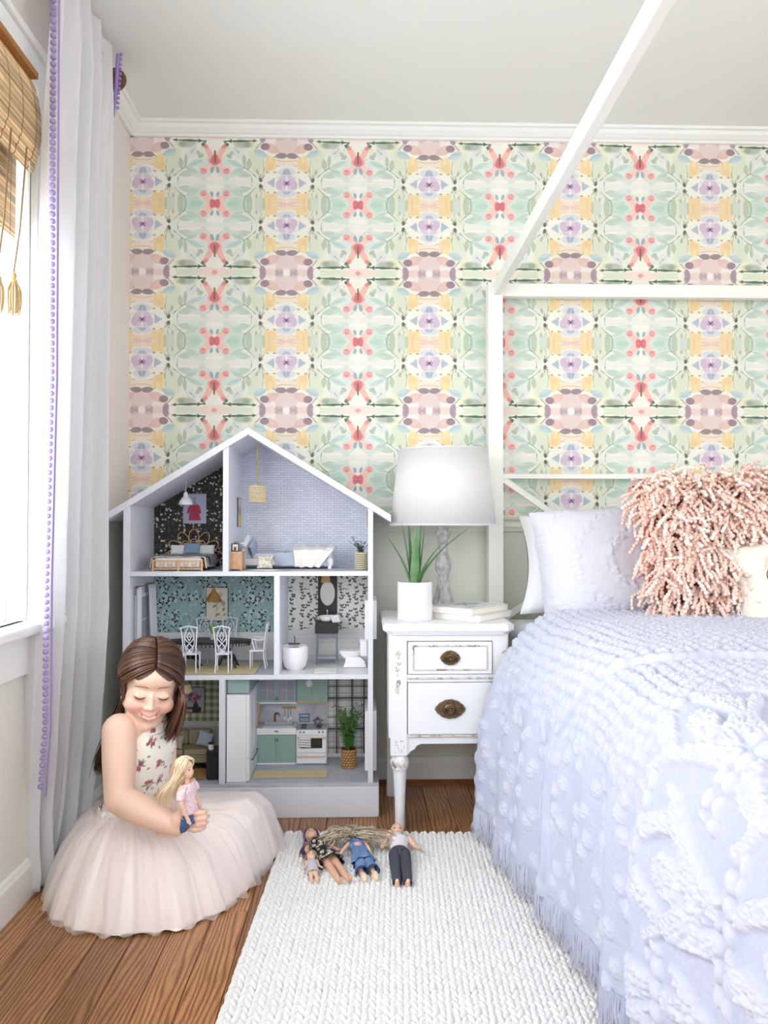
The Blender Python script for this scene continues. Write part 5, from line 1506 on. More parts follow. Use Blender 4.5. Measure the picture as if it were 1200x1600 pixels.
leafg = M('miniature_leaf', (88, 116, 74), .6); leafe = M('eucalyptus_leaf', (96, 124, 116), .6); leafd = M('bamboo_leaf_green', (66, 116, 56), .5, var=(40, (104, 150, 70), .8))
def sprigs(par, n, R, H, m, lw, ll, seed, z0=0, stem=None, spread=1.0, droop=.3, nl=7, kindstuff=True):
    rg = random.Random(seed); st = MB(); lf = MB()
    for k in range(n):
        a = rg.uniform(0, 2 * PI); r = R * rg.uniform(.2, 1) * spread; h = H * rg.uniform(.55, 1)
        pts = catmull([(0, 0, z0), (r * .25 * math.cos(a), r * .25 * math.sin(a), z0 + h * .5), (r * math.cos(a), r * math.sin(a), z0 + h)], 8)
        st.tube(pts, .0007, 4)
        for q in range(nl):
            p = pts[2 + int(q * 6 / nl)] if q < nl - 1 else pts[-1]; b = rg.uniform(0, 2 * PI); L = ll * rg.uniform(.7, 1.2)
            d = Vector((math.cos(b), math.sin(b), rg.uniform(-droop, .6))).normalized(); s = d.cross(Vector((0, 0, 1))).normalized() * lw * rg.uniform(.8, 1.2)
            up = s.cross(d).normalized() * lw * .25
            lf.add([p, p + d * L * .4 + s, p + d * L, p + d * L * .4 - s, p + d * L * .45 + up], [(0, 1, 4), (1, 2, 4), (2, 3, 4), (3, 0, 4)])
    st.build('stem', stem or leafg, par, kind='stuff'); lf.build('foliage', m, par, smooth=False, kind='stuff')
t3 = TW('miniature_potted_plant', 'tiny green plant in a gold pot behind the toy portrait', 'toy plant', X_(366, 2.57), 2.565, z)
MB().lathe([(0, 0), (.006, 0), (.0075, .010), (.0065, .010), (0, .009)], (0, 0, 0), 12).build('pot', gold2, t3); sprigs(t3, 12, .013, .024, leafg, .003, .009, 4, .008, nl=4)
# white daybed with drawers, bedding
db = TW('miniature_daybed', 'white toy daybed along the white brick attic wall', 'toy bed', X_(450, 2.66), 2.67, zA_)
ox = db.location.x
def dx_(px, Y=2.63): return X_(px, Y) - ox
bx('frame', db, dx_(378), dx_(520), -.045, .075, .012, .034, whitep, .001)
for k in range(3): bx('drawer', db, dx_(380 + k * 45), dx_(422 + k * 45), -.047, -.045, .014, .032, whitep, .0006)
bx('mattress', db, dx_(380), dx_(516), -.044, .074, .034, .052, M('grey_blue_mattress', (196, 202, 216), .8), .004)
for px in (381, 515):
    for y in (-.04, .07): bx('post', db, dx_(px) - .006, dx_(px) + .006, y - .006, y + .006, 0, (.066 if px > 500 else .085), whitep, .001)
bx('headboard', db, dx_(380), dx_(380) + .004, -.04, .07, .05, .083, whitep); bx('footboard', db, dx_(516), dx_(516) + .004, -.04, .07, .02, .062, whitep)
for px in (381, 515): MB().box(dx_(px) - .009, dx_(px) + .009, -.049, -.031, (.066 if px > 500 else .085), (.070 if px > 500 else .089)).build('post_cap', whitep, db, smooth=False)
o = cloth('miniature_blanket', None, lambda u, v: (dx_(430) + (dx_(512) - dx_(430)) * u + .002 * math.sin(v * 20), (-.052 if v < .5 else -.052 + (v - .5) * .22), (.010 + .046 * v * 2 if v < .5 else .056) + .0015 * math.sin(u * 30 + v * 9)), 40, 20, M('pale_blue_blanket', (176, 186, 204), .9, bump=(300, .5, .001)))
tag(o, 'pale blue toy blanket hanging over the front of the toy daybed', 'toy blanket'); o.location = db.location
thr = M('cream_throw', (240, 238, 232), .95, bump=(500, .8, .0015))
def thf(u, v):
    t = v * 1.9
    if t < 1: z, y = .006 + .056 * t, -.056 - .004 * math.sin(t * 3)
    else: z, y = .060 + .012 * math.sin((t - 1) * 2.4) + .004, -.056 + (t - 1) * .09
    sk = (dx_(500) - dx_(452)) * (1 - t / 1.9) * -.35
    return (dx_(462) + (dx_(520) - dx_(462)) * (u * (.65 + .25 * min(t, 1))) + .022 * min(t, 1.3) * (1 - u) * -1 + .016 * min(t, 1.4) - .0, y + .002 * math.sin(u * 25), z + .002 * math.sin(u * 18 + v * 5))
o = cloth('miniature_throw', None, thf, 36, 30, thr, .003); tag(o, 'chunky cream toy throw draped over the foot of the toy daybed', 'toy blanket'); o.location = db.location
mini_pillow('white toy pillow leaning at the head of the toy daybed', X_(386, 2.65), 2.65, zA_ + .078, .060, .050, .020, whitep, 0, -38, 78)
mini_pillow('grey blue toy pillow leaning on the white one at the daybed head', X_(395, 2.63), 2.63, zA_ + .073, .055, .046, .016, M('slate_linen', (150, 164, 184), .9), 0, -38, 78)
cpf = print_mat('cushion_floral', paint_vine()[:, :, :] * .25 + .7, 'uv')
mini_pillow('small patterned square toy cushion leaning on the front of the toy daybed', X_(415, 2.58), 2.565, zA_ + .026, .052, .044, .016, M('cream_floral_cushion', (236, 232, 222), .9, var=(120, (150, 140, 110), .9)), -22)
o = MB().ell((0, 0, .0022), (.058, .016, .0028), 30, 8).build('miniature_rug', thr); tag(o, 'oval white toy rug on the attic floor before the daybed', 'toy rug'); o.location = (X_(414, 2.515), 2.515, zA_)
# eucalyptus in a woven pot
def woven_pot(name, t, r0, r1, h, m1, m2, nr=8, nc=18):
    mb = MB(); mb.lathe([(0, .001), (r0, .001), (r1, h), (r1 - .0015, h), (r0 - .0015, .003), (0, .003)], (0, 0, 0), 24); mb.build('pot_liner', m2, t)
    mb = MB()
    for i in range(nr):
        for k in range(nc):
            a = 2 * PI * (k + .5 * (i % 2)) / nc; z = h * (i + .5) / nr; r = r0 + (r1 - r0) * z / h
            mb.ell((r * math.cos(a), r * math.sin(a), z), (.0012, PI * r / nc * 1.15, h / nr * .42), 6, 5, R=Matrix.Rotation(a, 3, 'Z') @ Matrix.Rotation(.35, 3, 'X'))
    mb.tube([(r1 * math.cos(2 * PI * k / 24), r1 * math.sin(2 * PI * k / 24), h) for k in range(25)], .0014, 6, caps=False)
    mb.build('weave', m1, t, kind='stuff')
t = TW('miniature_potted_plant', 'grey green eucalyptus toy plant in a pale woven pot, attic right corner', 'toy plant', X_(564, 2.60), 2.60, zA_)
woven_pot('p', t, .021, .021, .056, M('pale_seagrass', (214, 206, 176), .8), M('pot_shadow_liner', (120, 108, 84), .9))
sprigs(t, 16, .040, .062, leafe, .0052, .012, 12, .046, nl=7, droop=.6)
o = bx('framed_print', None, hin1 - .0036, hin1 - .0005, 2.63, 2.70, Z_(822, 2.66), Z_(799, 2.66), wood2); tag(o, 'small wooden toy frame on the right attic wall above the plant', 'toy picture')
# ---- dining room
tblk = M('black_table_lacquer', (44, 42, 44), .4, bump=(90, .3, .001))
Yt = 2.625; xc = X_(327, Yt); zt = Z_(1000, Yt) - zM_
t = TW('miniature_dining_table', 'oval black toy dining table on curved pedestal legs', 'toy table', xc, Yt, zM_)
hw_ = (X_(396, Yt) - X_(258, Yt)) / 2
MB().lathe([(0, zt - .006), (.96, zt - .006), (1.0, zt - .003), (1.0, zt), (.97, zt + .002), (0, zt + .002)], (0, 0, 0), 56).xf(Matrix.Diagonal((hw_, .062, 1))).build('tabletop', tblk, t)
mb = MB()
for k in range(64):
    a = 2 * PI * k / 64; mb.box(-.0016, .0016, -.0014, .0014, zt - .016, zt - .006, R=Matrix.Rotation(0, 3, 'Z'), c=(hw_ * .93 * math.cos(a), .056 * math.sin(a), 0))
mb.build('table_apron', tblk, t, smooth=False)
for sx in (-1, 1):
    MB().lathe([(.012, .030), (.010, .040), (.006, .046), (.010, .055), (.011, .062), (.006, .070), (.007, zt - .012), (.014, zt - .006)], (sx * .062, 0, 0), 16).build('pedestal', tblk, t)
    for k in range(4):
        a = PI / 4 + k * PI / 2; c, s = math.cos(a), math.sin(a)
        MB().tube(catmull([(sx * .062 + .004 * c, .004 * s, .044), (sx * .062 + .018 * c, .018 * s, .044), (sx * .062 + .036 * c, .030 * s, .020), (sx * .062 + .044 * c, .036 * s, .004), (sx * .062 + .050 * c, .040 * s, .003)], 12), [.005] * 6 + [.0042, .0038, .0034, .0032, .003, .003, .003], 8).build('leg', tblk, t)
cw_ = M('miniature_chair_white', (234, 236, 246), .4)
def mini_chair(label, x, y, rz, arms=False, grp=None):
    """front of the chair points to +y; the back stands at -y"""
    t = TW('miniature_chair', label, 'toy chair', x, y, zM_ + .0035, grp, rz)
    w, d, sh, H = .0255, .024, .062, .148
    MB().prism([(-w * .86, -d), (w * .86, -d), (w, d), (-w, d)], sh - .005, sh + .001, 'xy').build('seat', cw_, t, smooth=False, bevel=.0015)
    for sx in (-1, 1):
        MB().tube([(sx * w * .9, d * .88, sh - .004), (sx * w * .92, d * .90, .02), (sx * w * .90, d * .9, 0)], [.0030, .0024, .0018], 6).build('leg', cw_, t)
        MB().tube(catmull([(sx * w * .86, -d - .006, 0), (sx * w * .8, -d, .03), (sx * w * .8, -d * .95, sh), (sx * w * .88, -d - .004, .11), (sx * w * 1.05, -d - .010, H)], 12), [.0022] * 6 + [.0024] * 7, 6).build('leg', cw_, t)
    mb = MB()
    mb.tube(catmull([(-w * 1.12, -d - .010, H - .002), (-w * .6, -d - .010, H + .001), (0, -d - .010, H + .004), (w * .6, -d - .010, H + .001), (w * 1.12, -d - .010, H - .002)], 14), .0032, 6, flat=.8); mb.build('crest_rail', cw_, t)
    mb = MB(); yb = -d - .006
    for sx in (-1, 1):
        mb.tube(catmull([(sx * .004, yb, H), (sx * .013, yb, .128), (sx * .014, yb, .112), (-sx * .000, yb + .002, .095), (-sx * .012, yb + .003, .080), (-sx * .004, yb + .004, .068), (sx * .010, yb + .004, sh + .001)], 20), .0017, 5)
        mb.tube(catmull([(sx * .0135, yb, .122), (sx * .016, yb + .001, .105), (sx * .013, yb + .002, .086), (0, yb + .003, .073), (-sx * .010, yb + .004, sh + .001)], 16), .0017, 5)
        mb.tube([(0, yb, .132), (sx * .007, yb, .118), (0, yb, .104)], .0014, 5)
    mb.build('back_splat', cw_, t)
    if arms:
        for sx in (-1, 1): MB().tube(catmull([(sx * w * .9, -d - .004, .100), (sx * w * 1.2, -.006, .097), (sx * w * 1.2, .014, .100), (sx * w * 1.15, .012, .085), (sx * w * 1.0, .006, sh)], 14), .0022, 6).build('arm', cw_, t)
    return t
G = 'white lattice-back toy chairs'
mini_chair('white lattice-back toy chair in front of the toy table, left', X_(299.5, 2.54), 2.538, 0, grp=G); mini_chair('white lattice-back toy chair in front of the toy table, right', X_(349.5, 2.54), 2.538, 0, grp=G)
mini_chair('white toy chair behind the toy table, left of the leafy vase', X_(316, 2.71), 2.712, PI, grp=G); mini_chair('white toy chair behind the toy table, right of the leafy vase', X_(357, 2.71), 2.712, PI, grp=G)
mini_chair('white toy armchair seen side-on at the right end of the toy table', X_(403, 2.60), 2.60, PI / 2, True, G)
amb = M('amber_lampshade', (170, 126, 70), .6, transl=.3, var=(60, (136, 94, 46), .7)); Yp = 2.62
t = TW('miniature_pendant_lamp', 'amber scalloped toy pendant lamp above the toy dining table', 'toy lamp', X_(334, Yp), Yp, Z_(942, Yp))
vs = MB(); N_ = 40
def fn(u, v):
    a = u * 2 * PI; r = [.005, .0085, .012, .021, .0285][0] + .0235 * v ** 1.1; r *= 1 + .05 * v * math.cos(a * 10); return (r * math.cos(a), r * math.sin(a), .040 - .032 * v ** 1.7 - .003 * v * abs(math.cos(a * 5)))
o = vs.grid(fn, 40, 10).build('lamp_shade', amb, t); o.modifiers.new('t', 'SOLIDIFY').thickness = .0008
MB().lathe([(.009, .034), (.007, .044), (.004, .050), (0, .051)], (0, 0, 0), 16).build('shade_cap', amb, t); MB().tube([(0, 0, .05), (0, 0, zA - ST - t.location.z)], .0009, 6).build('cord', rattd, t)
art('framed_print', 'botanical print in a thin black frame on teal floral paper', 322, 357, 917, 970, paint_botanical_print(), (40, 38, 38))
zc_ = zM_ + zt + .0025
t = TW('miniature_vase', 'toy glass vase with three broad green leaves on the toy table', 'toy vase', X_(332, 2.625), 2.625, zc_)
MB().lathe([(0, 0), (.006, 0), (.0075, .008), (.006, .018), (.0075, .022), (.0065, .022), (.005, .017), (0, .003)], (0, 0, 0), 16).build('vase', M('pale_glass', (226, 232, 232), .1, alpha=.55), t)
vm = M('vase_leaf', (96, 140, 60), .5)
for k, (a, L) in enumerate(((2.7, .042), (.5, .040), (1.6, .036))):
    def fn(u, v, a=a, L=L): w = .0055 * math.sin(PI * min(v * .9 + .08, 1)); return (math.cos(a) * .016 * v * v - math.sin(a) * (u - .5) * 2 * w * .3 + (u - .5) * 2 * w, math.sin(a) * .010 * v * v, .014 + L * v)
    o = MB().grid(fn, 2, 8).build('leaf', vm, t); o.modifiers.new('t', 'SOLIDIFY').thickness = .0006
jutem = M('jute_weave', (214, 200, 160), .95, bump=(300, .9, .003))
def toy_rug(label, x0, x1, y0, y1, z, m=None, rows=9):
    t = T('miniature_rug', label, 'toy rug', ((x0 + x1) / 2, (y0 + y1) / 2, z)); w, d = (x1 - x0) / 2, (y1 - y0) / 2; mb = MB(); rg = random.Random(5); n = int(w / .0035)
    for j in range(rows):
        y = -d + (j + .5) * 2 * d / rows; mb.tube([(-w + 2 * w * k / n, y + .0006 * (-1) ** k, .0013 + .0003 * (-1) ** (k + j)) for k in range(n + 1)], d / rows * .98, 6, flat=.4)
    mb.build('weave', m or jutem, t, kind='stuff'); return t
toy_rug('woven jute toy rug under the toy dining table', X_(272, 2.54), X_(400, 2.54), 2.503, 2.70, zM_, rows=26)
# toy curtains on a small rod by the left wall
Yr = 2.60
t = T('miniature_curtain_rod', 'short copper toy curtain rod beside the teal floral wall', 'toy curtain rod', (hin0 + .016, Yr, Z_(914, Yr)))
MB().tube([(0, -.085, 0), (0, .12, 0)], .0024, 8).build('rod', M('copper', (190, 120, 84), .35, metal=.7), t); MB().ell((0, -.087, 0), .0045, 10, 7).build('finial', M('copper_dark', (150, 90, 60), .4, metal=.7), t)
MB().bar((0, .02, 0), (-.016, .02, 0), .003, .003).build('bracket', whitep, t)
sheer = M('toy_curtain_white', (236, 238, 246), .85, transl=.3)
for y0, y1, lab in ((-.083, -.045, 'white toy curtain nearer the front on the copper rod'), (.04, .118, 'white toy curtain nearer the teal floral wall on the copper rod')):
    L = t.location.z - zM_ - .003
    o = MB().grid(lambda u, v: (.003 * (1 if y0 > 0 else .3) + .004 * math.sin(u * 22) + (.012 * v if y0 > 0 else 0), y0 + (y1 - y0) * u, -L * v - .001), 44, 12).build('miniature_curtain', sheer); o.modifiers.new('t', 'SOLIDIFY').thickness = .0006
    o.location = t.location; tag(o, lab, 'toy curtain')
# ---- bathroom
wtub = M('bath_white', (244, 244, 246), .25)
Y = 2.585; xc = X_(461, Y)
t = TW('miniature_bathtub', 'round white toy soaking tub in the left corner of the toy bathroom', 'toy bathtub', xc, Y, zM_)
R0 = (X_(482, Y) - X_(440, Y)) / 2; Ht = .078
MB().lathe([(0, 0), (R0 * .55, 0), (R0 * .82, .012), (R0 * .98, .040), (R0, Ht), (R0 - .003, Ht + .001), (R0 - .006, Ht - .002), (R0 * .9, .040), (R0 * .7, .018), (0, .014)], (0, 0, 0), 36).build('tub', wtub, t)
MB().lathe([(0, Ht - .010), (R0 - .006, Ht - .010)], (0, 0, 0), 30).build('bath_water', M('toy_water', (206, 210, 214), .15), t)
grm = M('gunmetal', (96, 98, 104), .35, metal=.8)
mb = MB(); mb.box(-.024, .014, .030, .038, Ht + .001, Ht + .0045); mb.tube([(-.004, .034, Ht), (-.004, .034, Ht + .026), (-.004, .016, Ht + .030)], .0018, 6); mb.tube([(-.001, .034, Ht + .012), (.003, .034, Ht + .014)], .001, 5); mb.build('tap', grm, t, kind='stuff')
def hang(label, loc, w, drop, back, m=whitep, yaw=0, tilt=0):
    """small towel folded over an edge"""
    def fn(u, v):
        s = v * (drop + back)
        y, z = (0 if s < drop else (s - drop)), (-(drop - s) if s < drop else 0)
        return ((u - .5) * w * (1 + .12 * (1 - v)) + tilt * (z), y - .001 * math.sin(u * 14), z + .0008 * math.sin(u * 9))
    o = MB().grid(fn, 10, 14).build('miniature_towel', m); o.modifiers.new('t', 'SOLIDIFY').thickness = .0022; o.location = loc; o.rotation_euler = (0, 0, yaw); return tag(o, label, 'toy towel')
hang('white toy towel hanging over the rim of the round toy tub', (xc + .029, Y - .030, zM_ + Ht + .003), .020, .042, .012, whitep, .75)
Y = 2.70; xv = X_(511, Y); zt = Z_(971, Y)
t = TW('miniature_vanity', 'black toy washstand box on a tall grey metal frame', 'toy vanity', xv, Y, zM_); w = (X_(528, Y) - X_(493, Y)) / 2; zb = Z_(988, Y) - zM_
mb = MB(); hh = zt - zM_
bx('cabinet', t, -w, w, -.035, .045, zb, hh, blk, .001)
steel = M('blue_grey_metal', (122, 130, 146), .4, metal=.4)
for sx in (-1, 1):
    for y in (-.032, .040): bx('leg', t, sx * (w - .005) - .0018, sx * (w - .005) + .0018, y - .0018, y + .0018, 0, zb, steel, 0)
for z in (.020, zb - .014, zb - .002):
    bx('rail', t, -w + .005, w - .005, -.0335, -.0305, z - .0013, z + .0013, steel, 0); bx('rail', t, -w + .005, w - .005, .0385, .0415, z - .0013, z + .0013, steel, 0)
bx('shelf', t, -w + .005, w - .005, -.030, .038, .0215, .0235, M('frosted_shelf', (196, 204, 216), .3), 0)
t = TW('miniature_basin', 'white toy wash basin on the black toy washstand', 'toy basin', xv, Y - .002, zM_ + hh + .0003)
MB().lathe([(0, 0), (.016, 0), (.024, .006), (.028, .019), (.0268, .0195), (.022, .008), (0, .004)], (0, 0, 0), 30).build('bowl', wtub, t); MB().tube([(0, .033, 0), (0, .033, .034), (0, .020, .036)], .0015, 6).build('tap', M('chrome', (214, 216, 220), .15, metal=1), t)
hang('white toy face towel over the right rim of the toy basin', (xv + .027, Y - .024, zM_ + hh + .0225), .026, .024, .014, whitep, .5, -.3)
z0, z1 = zM + .02, zA - ST
bp = bx('black_wall_panel', None, X_(497, HB), X_(527, HB), HB - .004, HB - .0012, Z_(962, HB), z1 - .0005, blk, 0); tag(bp, 'tall black panel behind the oval toy mirror', 'toy wall panel')
t = TW('miniature_mirror', 'oval toy mirror hung on the black panel above the basin', 'toy mirror', X_(512, HB), HB - .0045, Z_(927, HB))
MB().lathe([(0, 0), (1, 0), (1, .0015), (.96, .0022), (0, .0022)], (0, 0, 0), 40, R=Matrix.Rotation(PI / 2, 3, 'X')).xf(Matrix.Diagonal((.0275, 1, .0455))).build('mirror_frame', M('thin_black_rim', (60, 60, 64), .4), t)
MB().lathe([(0, .0023), (.95, .0023), (.95, .0026), (0, .0026)], (0, 0, 0), 40, R=Matrix.Rotation(PI / 2, 3, 'X')).xf(Matrix.Diagonal((.0275, 1, .0455))).build('glass', M('dull_mirror', (204, 206, 206), .25, metal=.3), t)
t = TW('miniature_pendant_lamp', 'small wicker toy lamp hanging above the oval toy mirror', 'toy lamp', X_(509, 2.72), 2.72, Z_(910, 2.72))
MB().lathe([(.0175, 0), (.013, .026), (.012, .026), (.0165, 0)], (0, 0, 0), 24).build('lamp_shade', M('wicker', (200, 164, 110), .8, bump=(500, .8, .001)), t); MB().tube([(0, 0, .024), (0, 0, z1 - t.location.z)], .001, 5).build('cord', blk, t)
Y = 2.62; xt = X_(549, Y)
t = TW('miniature_toilet', 'white toy toilet facing left in the toy bathroom', 'toy toilet', xt, Y, zM_ + .001)
MB().prism([(-.028, 0), (.052, 0), (.046, .022), (.030, .036), (-.020, .038), (-.020, .020)], -.020, .020, 'xz').build('pedestal', wtub, t, smooth=False, bevel=.005, seg=3)
MB().lathe([(0, .030), (.7, .032), (1, .046), (1, .051), (0, .051)], (0, 0, 0), 30).xf(Matrix.Diagonal((.036, .026, 1)), (-.004, 0, 0)).build('bowl', wtub, t)
MB().lathe([(0, .0515), (1, .0515), (1.02, .054), (1, .0565), (0, .058)], (0, 0, 0), 30).xf(Matrix.Diagonal((.038, .028, 1)), (-.002, 0, 0)).build('seat_lid', wtub, t)
MB().box(.030, .054, -.028, .028, .040, .092).build('cistern', wtub, t, smooth=False, bevel=.003, seg=3); MB().box(.028, .056, -.030, .030, .092, .097).build('cistern_lid', wtub, t, smooth=False, bevel=.0015)
MB().tube([(.029, -.018, .080), (.0265, -.018, .080), (.0262, -.011, .0795)], .0012, 5).build('flush_handle', grm, t)
o = bx('miniature_bath_mat', None, -.036, .036, -.035, .035, 0, .003, thr, .0012); tag(o, 'white toy bath mat on the tiled toy bathroom floor', 'toy rug'); o.location = (X_(509, 2.54), 2.543, zM_ + .0012)
# ---- living room
zG_ = zG + .0004
hb('floor_covering', hin0, dG0, 2.60, HB, zG, zG + .0005, M('toy_oak_floor', (150, 116, 74), .5, var=(60, (120, 88, 50), .6)), 0)
tan = M('tan_sofa_cloth', (176, 166, 136), .85, bump=(400, .4, .001)); Y = 2.70
s0, s1 = X_(250, 2.66), X_(326, 2.66)
t = TW('miniature_sofa', 'tan toy sofa against the gingham wall in the lowest left room', 'toy sofa', (s0 + s1) / 2, Y, zG_ + .0005); w = (s1 - s0) / 2
bx('base', t, -w, w, -.050, .060, .018, .045, tan, .003)
for k in range(2): bx('seat_cushion', t, -w + .002 + k * w, -w + w * (k + 1) - .001, -.052, .030, .045, .064, tan, .004); bx('back_cushion', t, -w + .002 + k * w, -w + w * (k + 1) - .001, .020, .052, .060, .112, tan, .006)
bx('backrest', t, -w, w, .050, .062, .018, .104, tan, .003); bx('arm', t, -w - .016, -w, -.050, .060, .012, .080, tan, .004)
for sx in (-1, 1):
    for y in (-.045, .052): bx('leg', t, sx * (w - .006) - .003, sx * (w - .006) + .003, y - .003, y + .003, 0, .018, blk, 0)
mini_pillow('pale blue toy pillow leaning on the right of the tan toy sofa', X_(321, 2.67), 2.676, zG_ + .094, .052, .050, .014, M('pale_blue_linen', (176, 188, 204), .9), -20, 14)
mini_pillow('beige toy pillow on the left of the tan toy sofa', X_(274, 2.66), 2.665, zG_ + .088, .056, .044, .016, M('beige_linen', (196, 184, 172), .9), -20, 6)
x0, x1 = X_(324.5, 2.54), X_(341.5, 2.54); zt = Z_(1170, 2.56) - zG_
t = TW('miniature_side_table', 'black ribbed toy side cabinet beside the tan toy sofa', 'toy table', (x0 + x1) / 2, 2.57, zG_); w = (x1 - x0) / 2
bx('body', t, -w + .002, w, -.035, .035, 0, zt - .003, blk); bx('tabletop', t, -w, w, -.037, .037, zt - .003, zt, blk)
for k in range(9): bx('rib', t, -w - .0015, -w + .002, -.034 + k * .0082, -.034 + k * .0082 + .005, .004, zt - .005, blk, .0006)
t = TW('miniature_cup', 'white toy cup with a dark rim on the black toy side cabinet', 'toy cup', X_(331, 2.565), 2.565, zG_ + zt + .0003)
MB().lathe([(0, 0), (.0085, 0), (.0095, .0185), (.0088, .0185), (.008, .002), (0, .002)], (0, 0, 0), 20).build('cup', whitep, t); MB().lathe([(.0088, .0170), (.0100, .0175), (.0100, .0215), (.0080, .0215), (0, .0200)], (0, 0, 0), 20).build('rim', blk, t)
art('framed_print', 'print of pink flowers in a dark vase on the gingham wall', 281, 321, 1072, 1112, paint_flower_vase_print(), (30, 28, 30))
t = TW('miniature_pendant_lamp', 'woven straw toy lampshade beside the flower print in the lowest left room', 'toy lamp', X_(289, 2.60), 2.60, Z_(1080, 2.60))
MB().lathe([(.026, 0), (.019, .026), (.018, .026), (.025, 0)], (0, 0, 0), 24).build('lamp_shade', straw, t); MB().tube([(0, 0, .024), (0, 0, zM - ST - t.location.z)], .001, 5).build('cord', blk, t)
toy_rug('golden brown fluffy toy rug before the tan toy sofa', X_(262, 2.58), X_(322, 2.58), 2.535, 2.645, zG_ + .0008, M('gold_fur', (190, 150, 90), .95, bump=(500, 1, .004)), 14)
# ---- kitchen
teal = M('duck_egg_cabinet', (146, 174, 168), .45); marble = M('grey_marble', (220, 222, 230), .3, var=(16, (168, 170, 184), .8)); brs = M('mini_brass', (196, 158, 96), .35, metal=.8)
kx0 = X_(402, 2.69); kx1 = X_(463, 2.69); kx2 = X_(511, 2.69); KF = 2.692
fx0, fx1 = X_(355, 2.51), X_(390.5, 2.51); fy0, fy1 = 2.508, 2.70; fz1 = Z_(1085, 2.51)
t = TW('miniature_fridge', 'white toy fridge freezer with brass handles, seen from its side', 'toy fridge', (fx0 + fx1) / 2, (fy0 + fy1) / 2, zG_); w = (fx1 - fx0) / 2; d = (fy1 - fy0) / 2; h = fz1 - zG_
bx('body', t, -w, w - .010, -d, d, 0, h, whitep, .001)
bx('door', t, w - .0095, w, -d, d, .078, h, whitep, .0012); bx('drawer', t, w - .0095, w, -d, d, .004, .076, whitep, .0012)
for y0 in (-d + .02, .012): bx('door_panel', t, w, w + .0012, y0, y0 + d - .03, .09, h - .02, whitep, .0005)
MB().tube([(w, .055, h - .055), (w + .008, .055, h - .060), (w + .010, .055, h - .10), (w + .008, .055, .14), (w, .055, .135)], .0028, 8).build('handle', brs, t)
MB().tube([(w, -.06, .062), (w + .007, -.058, .062), (w + .007, .058, .062), (w, .06, .062)], .0018, 8).build('handle', grm, t)
bx('miniature_wall_cabinet', None, fx0, fx1 - .002, 2.52, 2.765, fz1 + .003, zM - ST - .0003, teal, .001, label='duck egg blue toy cabinet above the toy fridge', category='toy cabinet')
def cab_doors(t, x0, x1, y, z0, z1, kn=True, glassy=False):
    xm = (x0 + x1) / 2
    for a, b_, s in ((x0 + .0015, xm - .0008, 1), (xm + .0008, x1 - .0015, -1)):
        mb = MB(); e = .0065
        mb.box(a, b_, y - .003, y, z0, z0 + e); mb.box(a, b_, y - .003, y, z1 - e, z1); mb.box(a, a + e, y - .003, y, z0 + e, z1 - e); mb.box(b_ - e, b_, y - .003, y, z0 + e, z1 - e)
        if glassy:
            for k in (1, 2): mb.box(a + e, b_ - e, y - .0026, y - .0006, z0 + e + (z1 - z0 - 2 * e) * k / 3 - .0007, z0 + e + (z1 - z0 - 2 * e) * k / 3 + .0007, 1)
            mb.box((a + b_) / 2 - .0007, (a + b_) / 2 + .0007, y - .0026, y - .0006, z0 + e, z1 - e, 1)
        dr = mb.build('door', [teal, M('pale_glazing_bar', (206, 210, 222), .4)] if glassy else teal, t, smooth=False)
        bx('pane' if glassy else 'door_panel', dr, a + e, b_ - e, y - .0014, y - .0002, z0 + e, z1 - e, M('mauve_glass', (150, 150, 168), .2) if glassy else teal, 0)
        if kn: MB().tube([(xm - s * .0035, y - .003, (z1 - .010) if not glassy else z0 + .016), (xm - s * .0035, y - .006, (z1 - .010) if not glassy else z0 + .016), (xm - s * .0035, y - .006, (z1 - .022) if not glassy else z0 + .006)], .0013, 6).build('handle', grm, dr)
zc0 = Z_(1147, KF) - zG_; zc1 = Z_(1137, KF) - zG_
t = TW('miniature_sink_cabinet', 'duck egg blue toy cabinet with white worktop and sink', 'toy cabinet', 0, KF, zG_)
bx('body', t, kx0, kx1, 0, HB - .003 - KF, .006, zc0, teal); bx('plinth', t, kx0, kx1, -.001, .06, 0, .006, whitep, 0); cab_doors(t, kx0, kx1, 0, .009, zc0 - .003)
bx('worktop', t, kx0 - .001, kx1, -.004, HB - .003 - KF, zc0, zc1, whitep); mb = MB(); sx0, sx1 = X_(411, 2.72), X_(459, 2.72)
mb.box(sx0, sx1, .004, .010, zc1, zc1 + .005); mb.box(sx0, sx1, .060, .066, zc1, zc1 + .005); mb.box(sx0, sx0 + .005, .010, .060, zc1, zc1 + .005); mb.box(sx1 - .005, sx1, .010, .060, zc1, zc1 + .005)
mb.build('sink', M('sink_grey', (196, 200, 208), .3), t, smooth=False, bevel=.001)
xm = X_(429, 2.74)
MB().tube(catmull([(xm, .070, zc1), (xm, .070, zc1 + .022), (xm + .004, .066, zc1 + .034), (xm + .014, .058, zc1 + .036), (xm + .018, .054, zc1 + .028)], 14), [.0042] * 4 + [.003] * 4 + [.0022] * 7, 8).build('tap', M('copper_tap', (176, 112, 72), .3, metal=.9), t)
bx('plate', t, (kx0 + kx1) / 2 - .006, (kx0 + kx1) / 2 + .006, -.0052, -.004, (zc0 + zc1) / 2 - .002, (zc0 + zc1) / 2 + .0015, grm, 0)
o = bx('marble_backsplash', None, kx0, kx2, HB - .0022, HB - .0009, zG_ + zc1, Z_(1097, HB), marble, 0); tag(o, 'grey marble toy backsplash behind the toy sink and stove', 'toy wall panel')
zu = Z_(1097, 2.705)
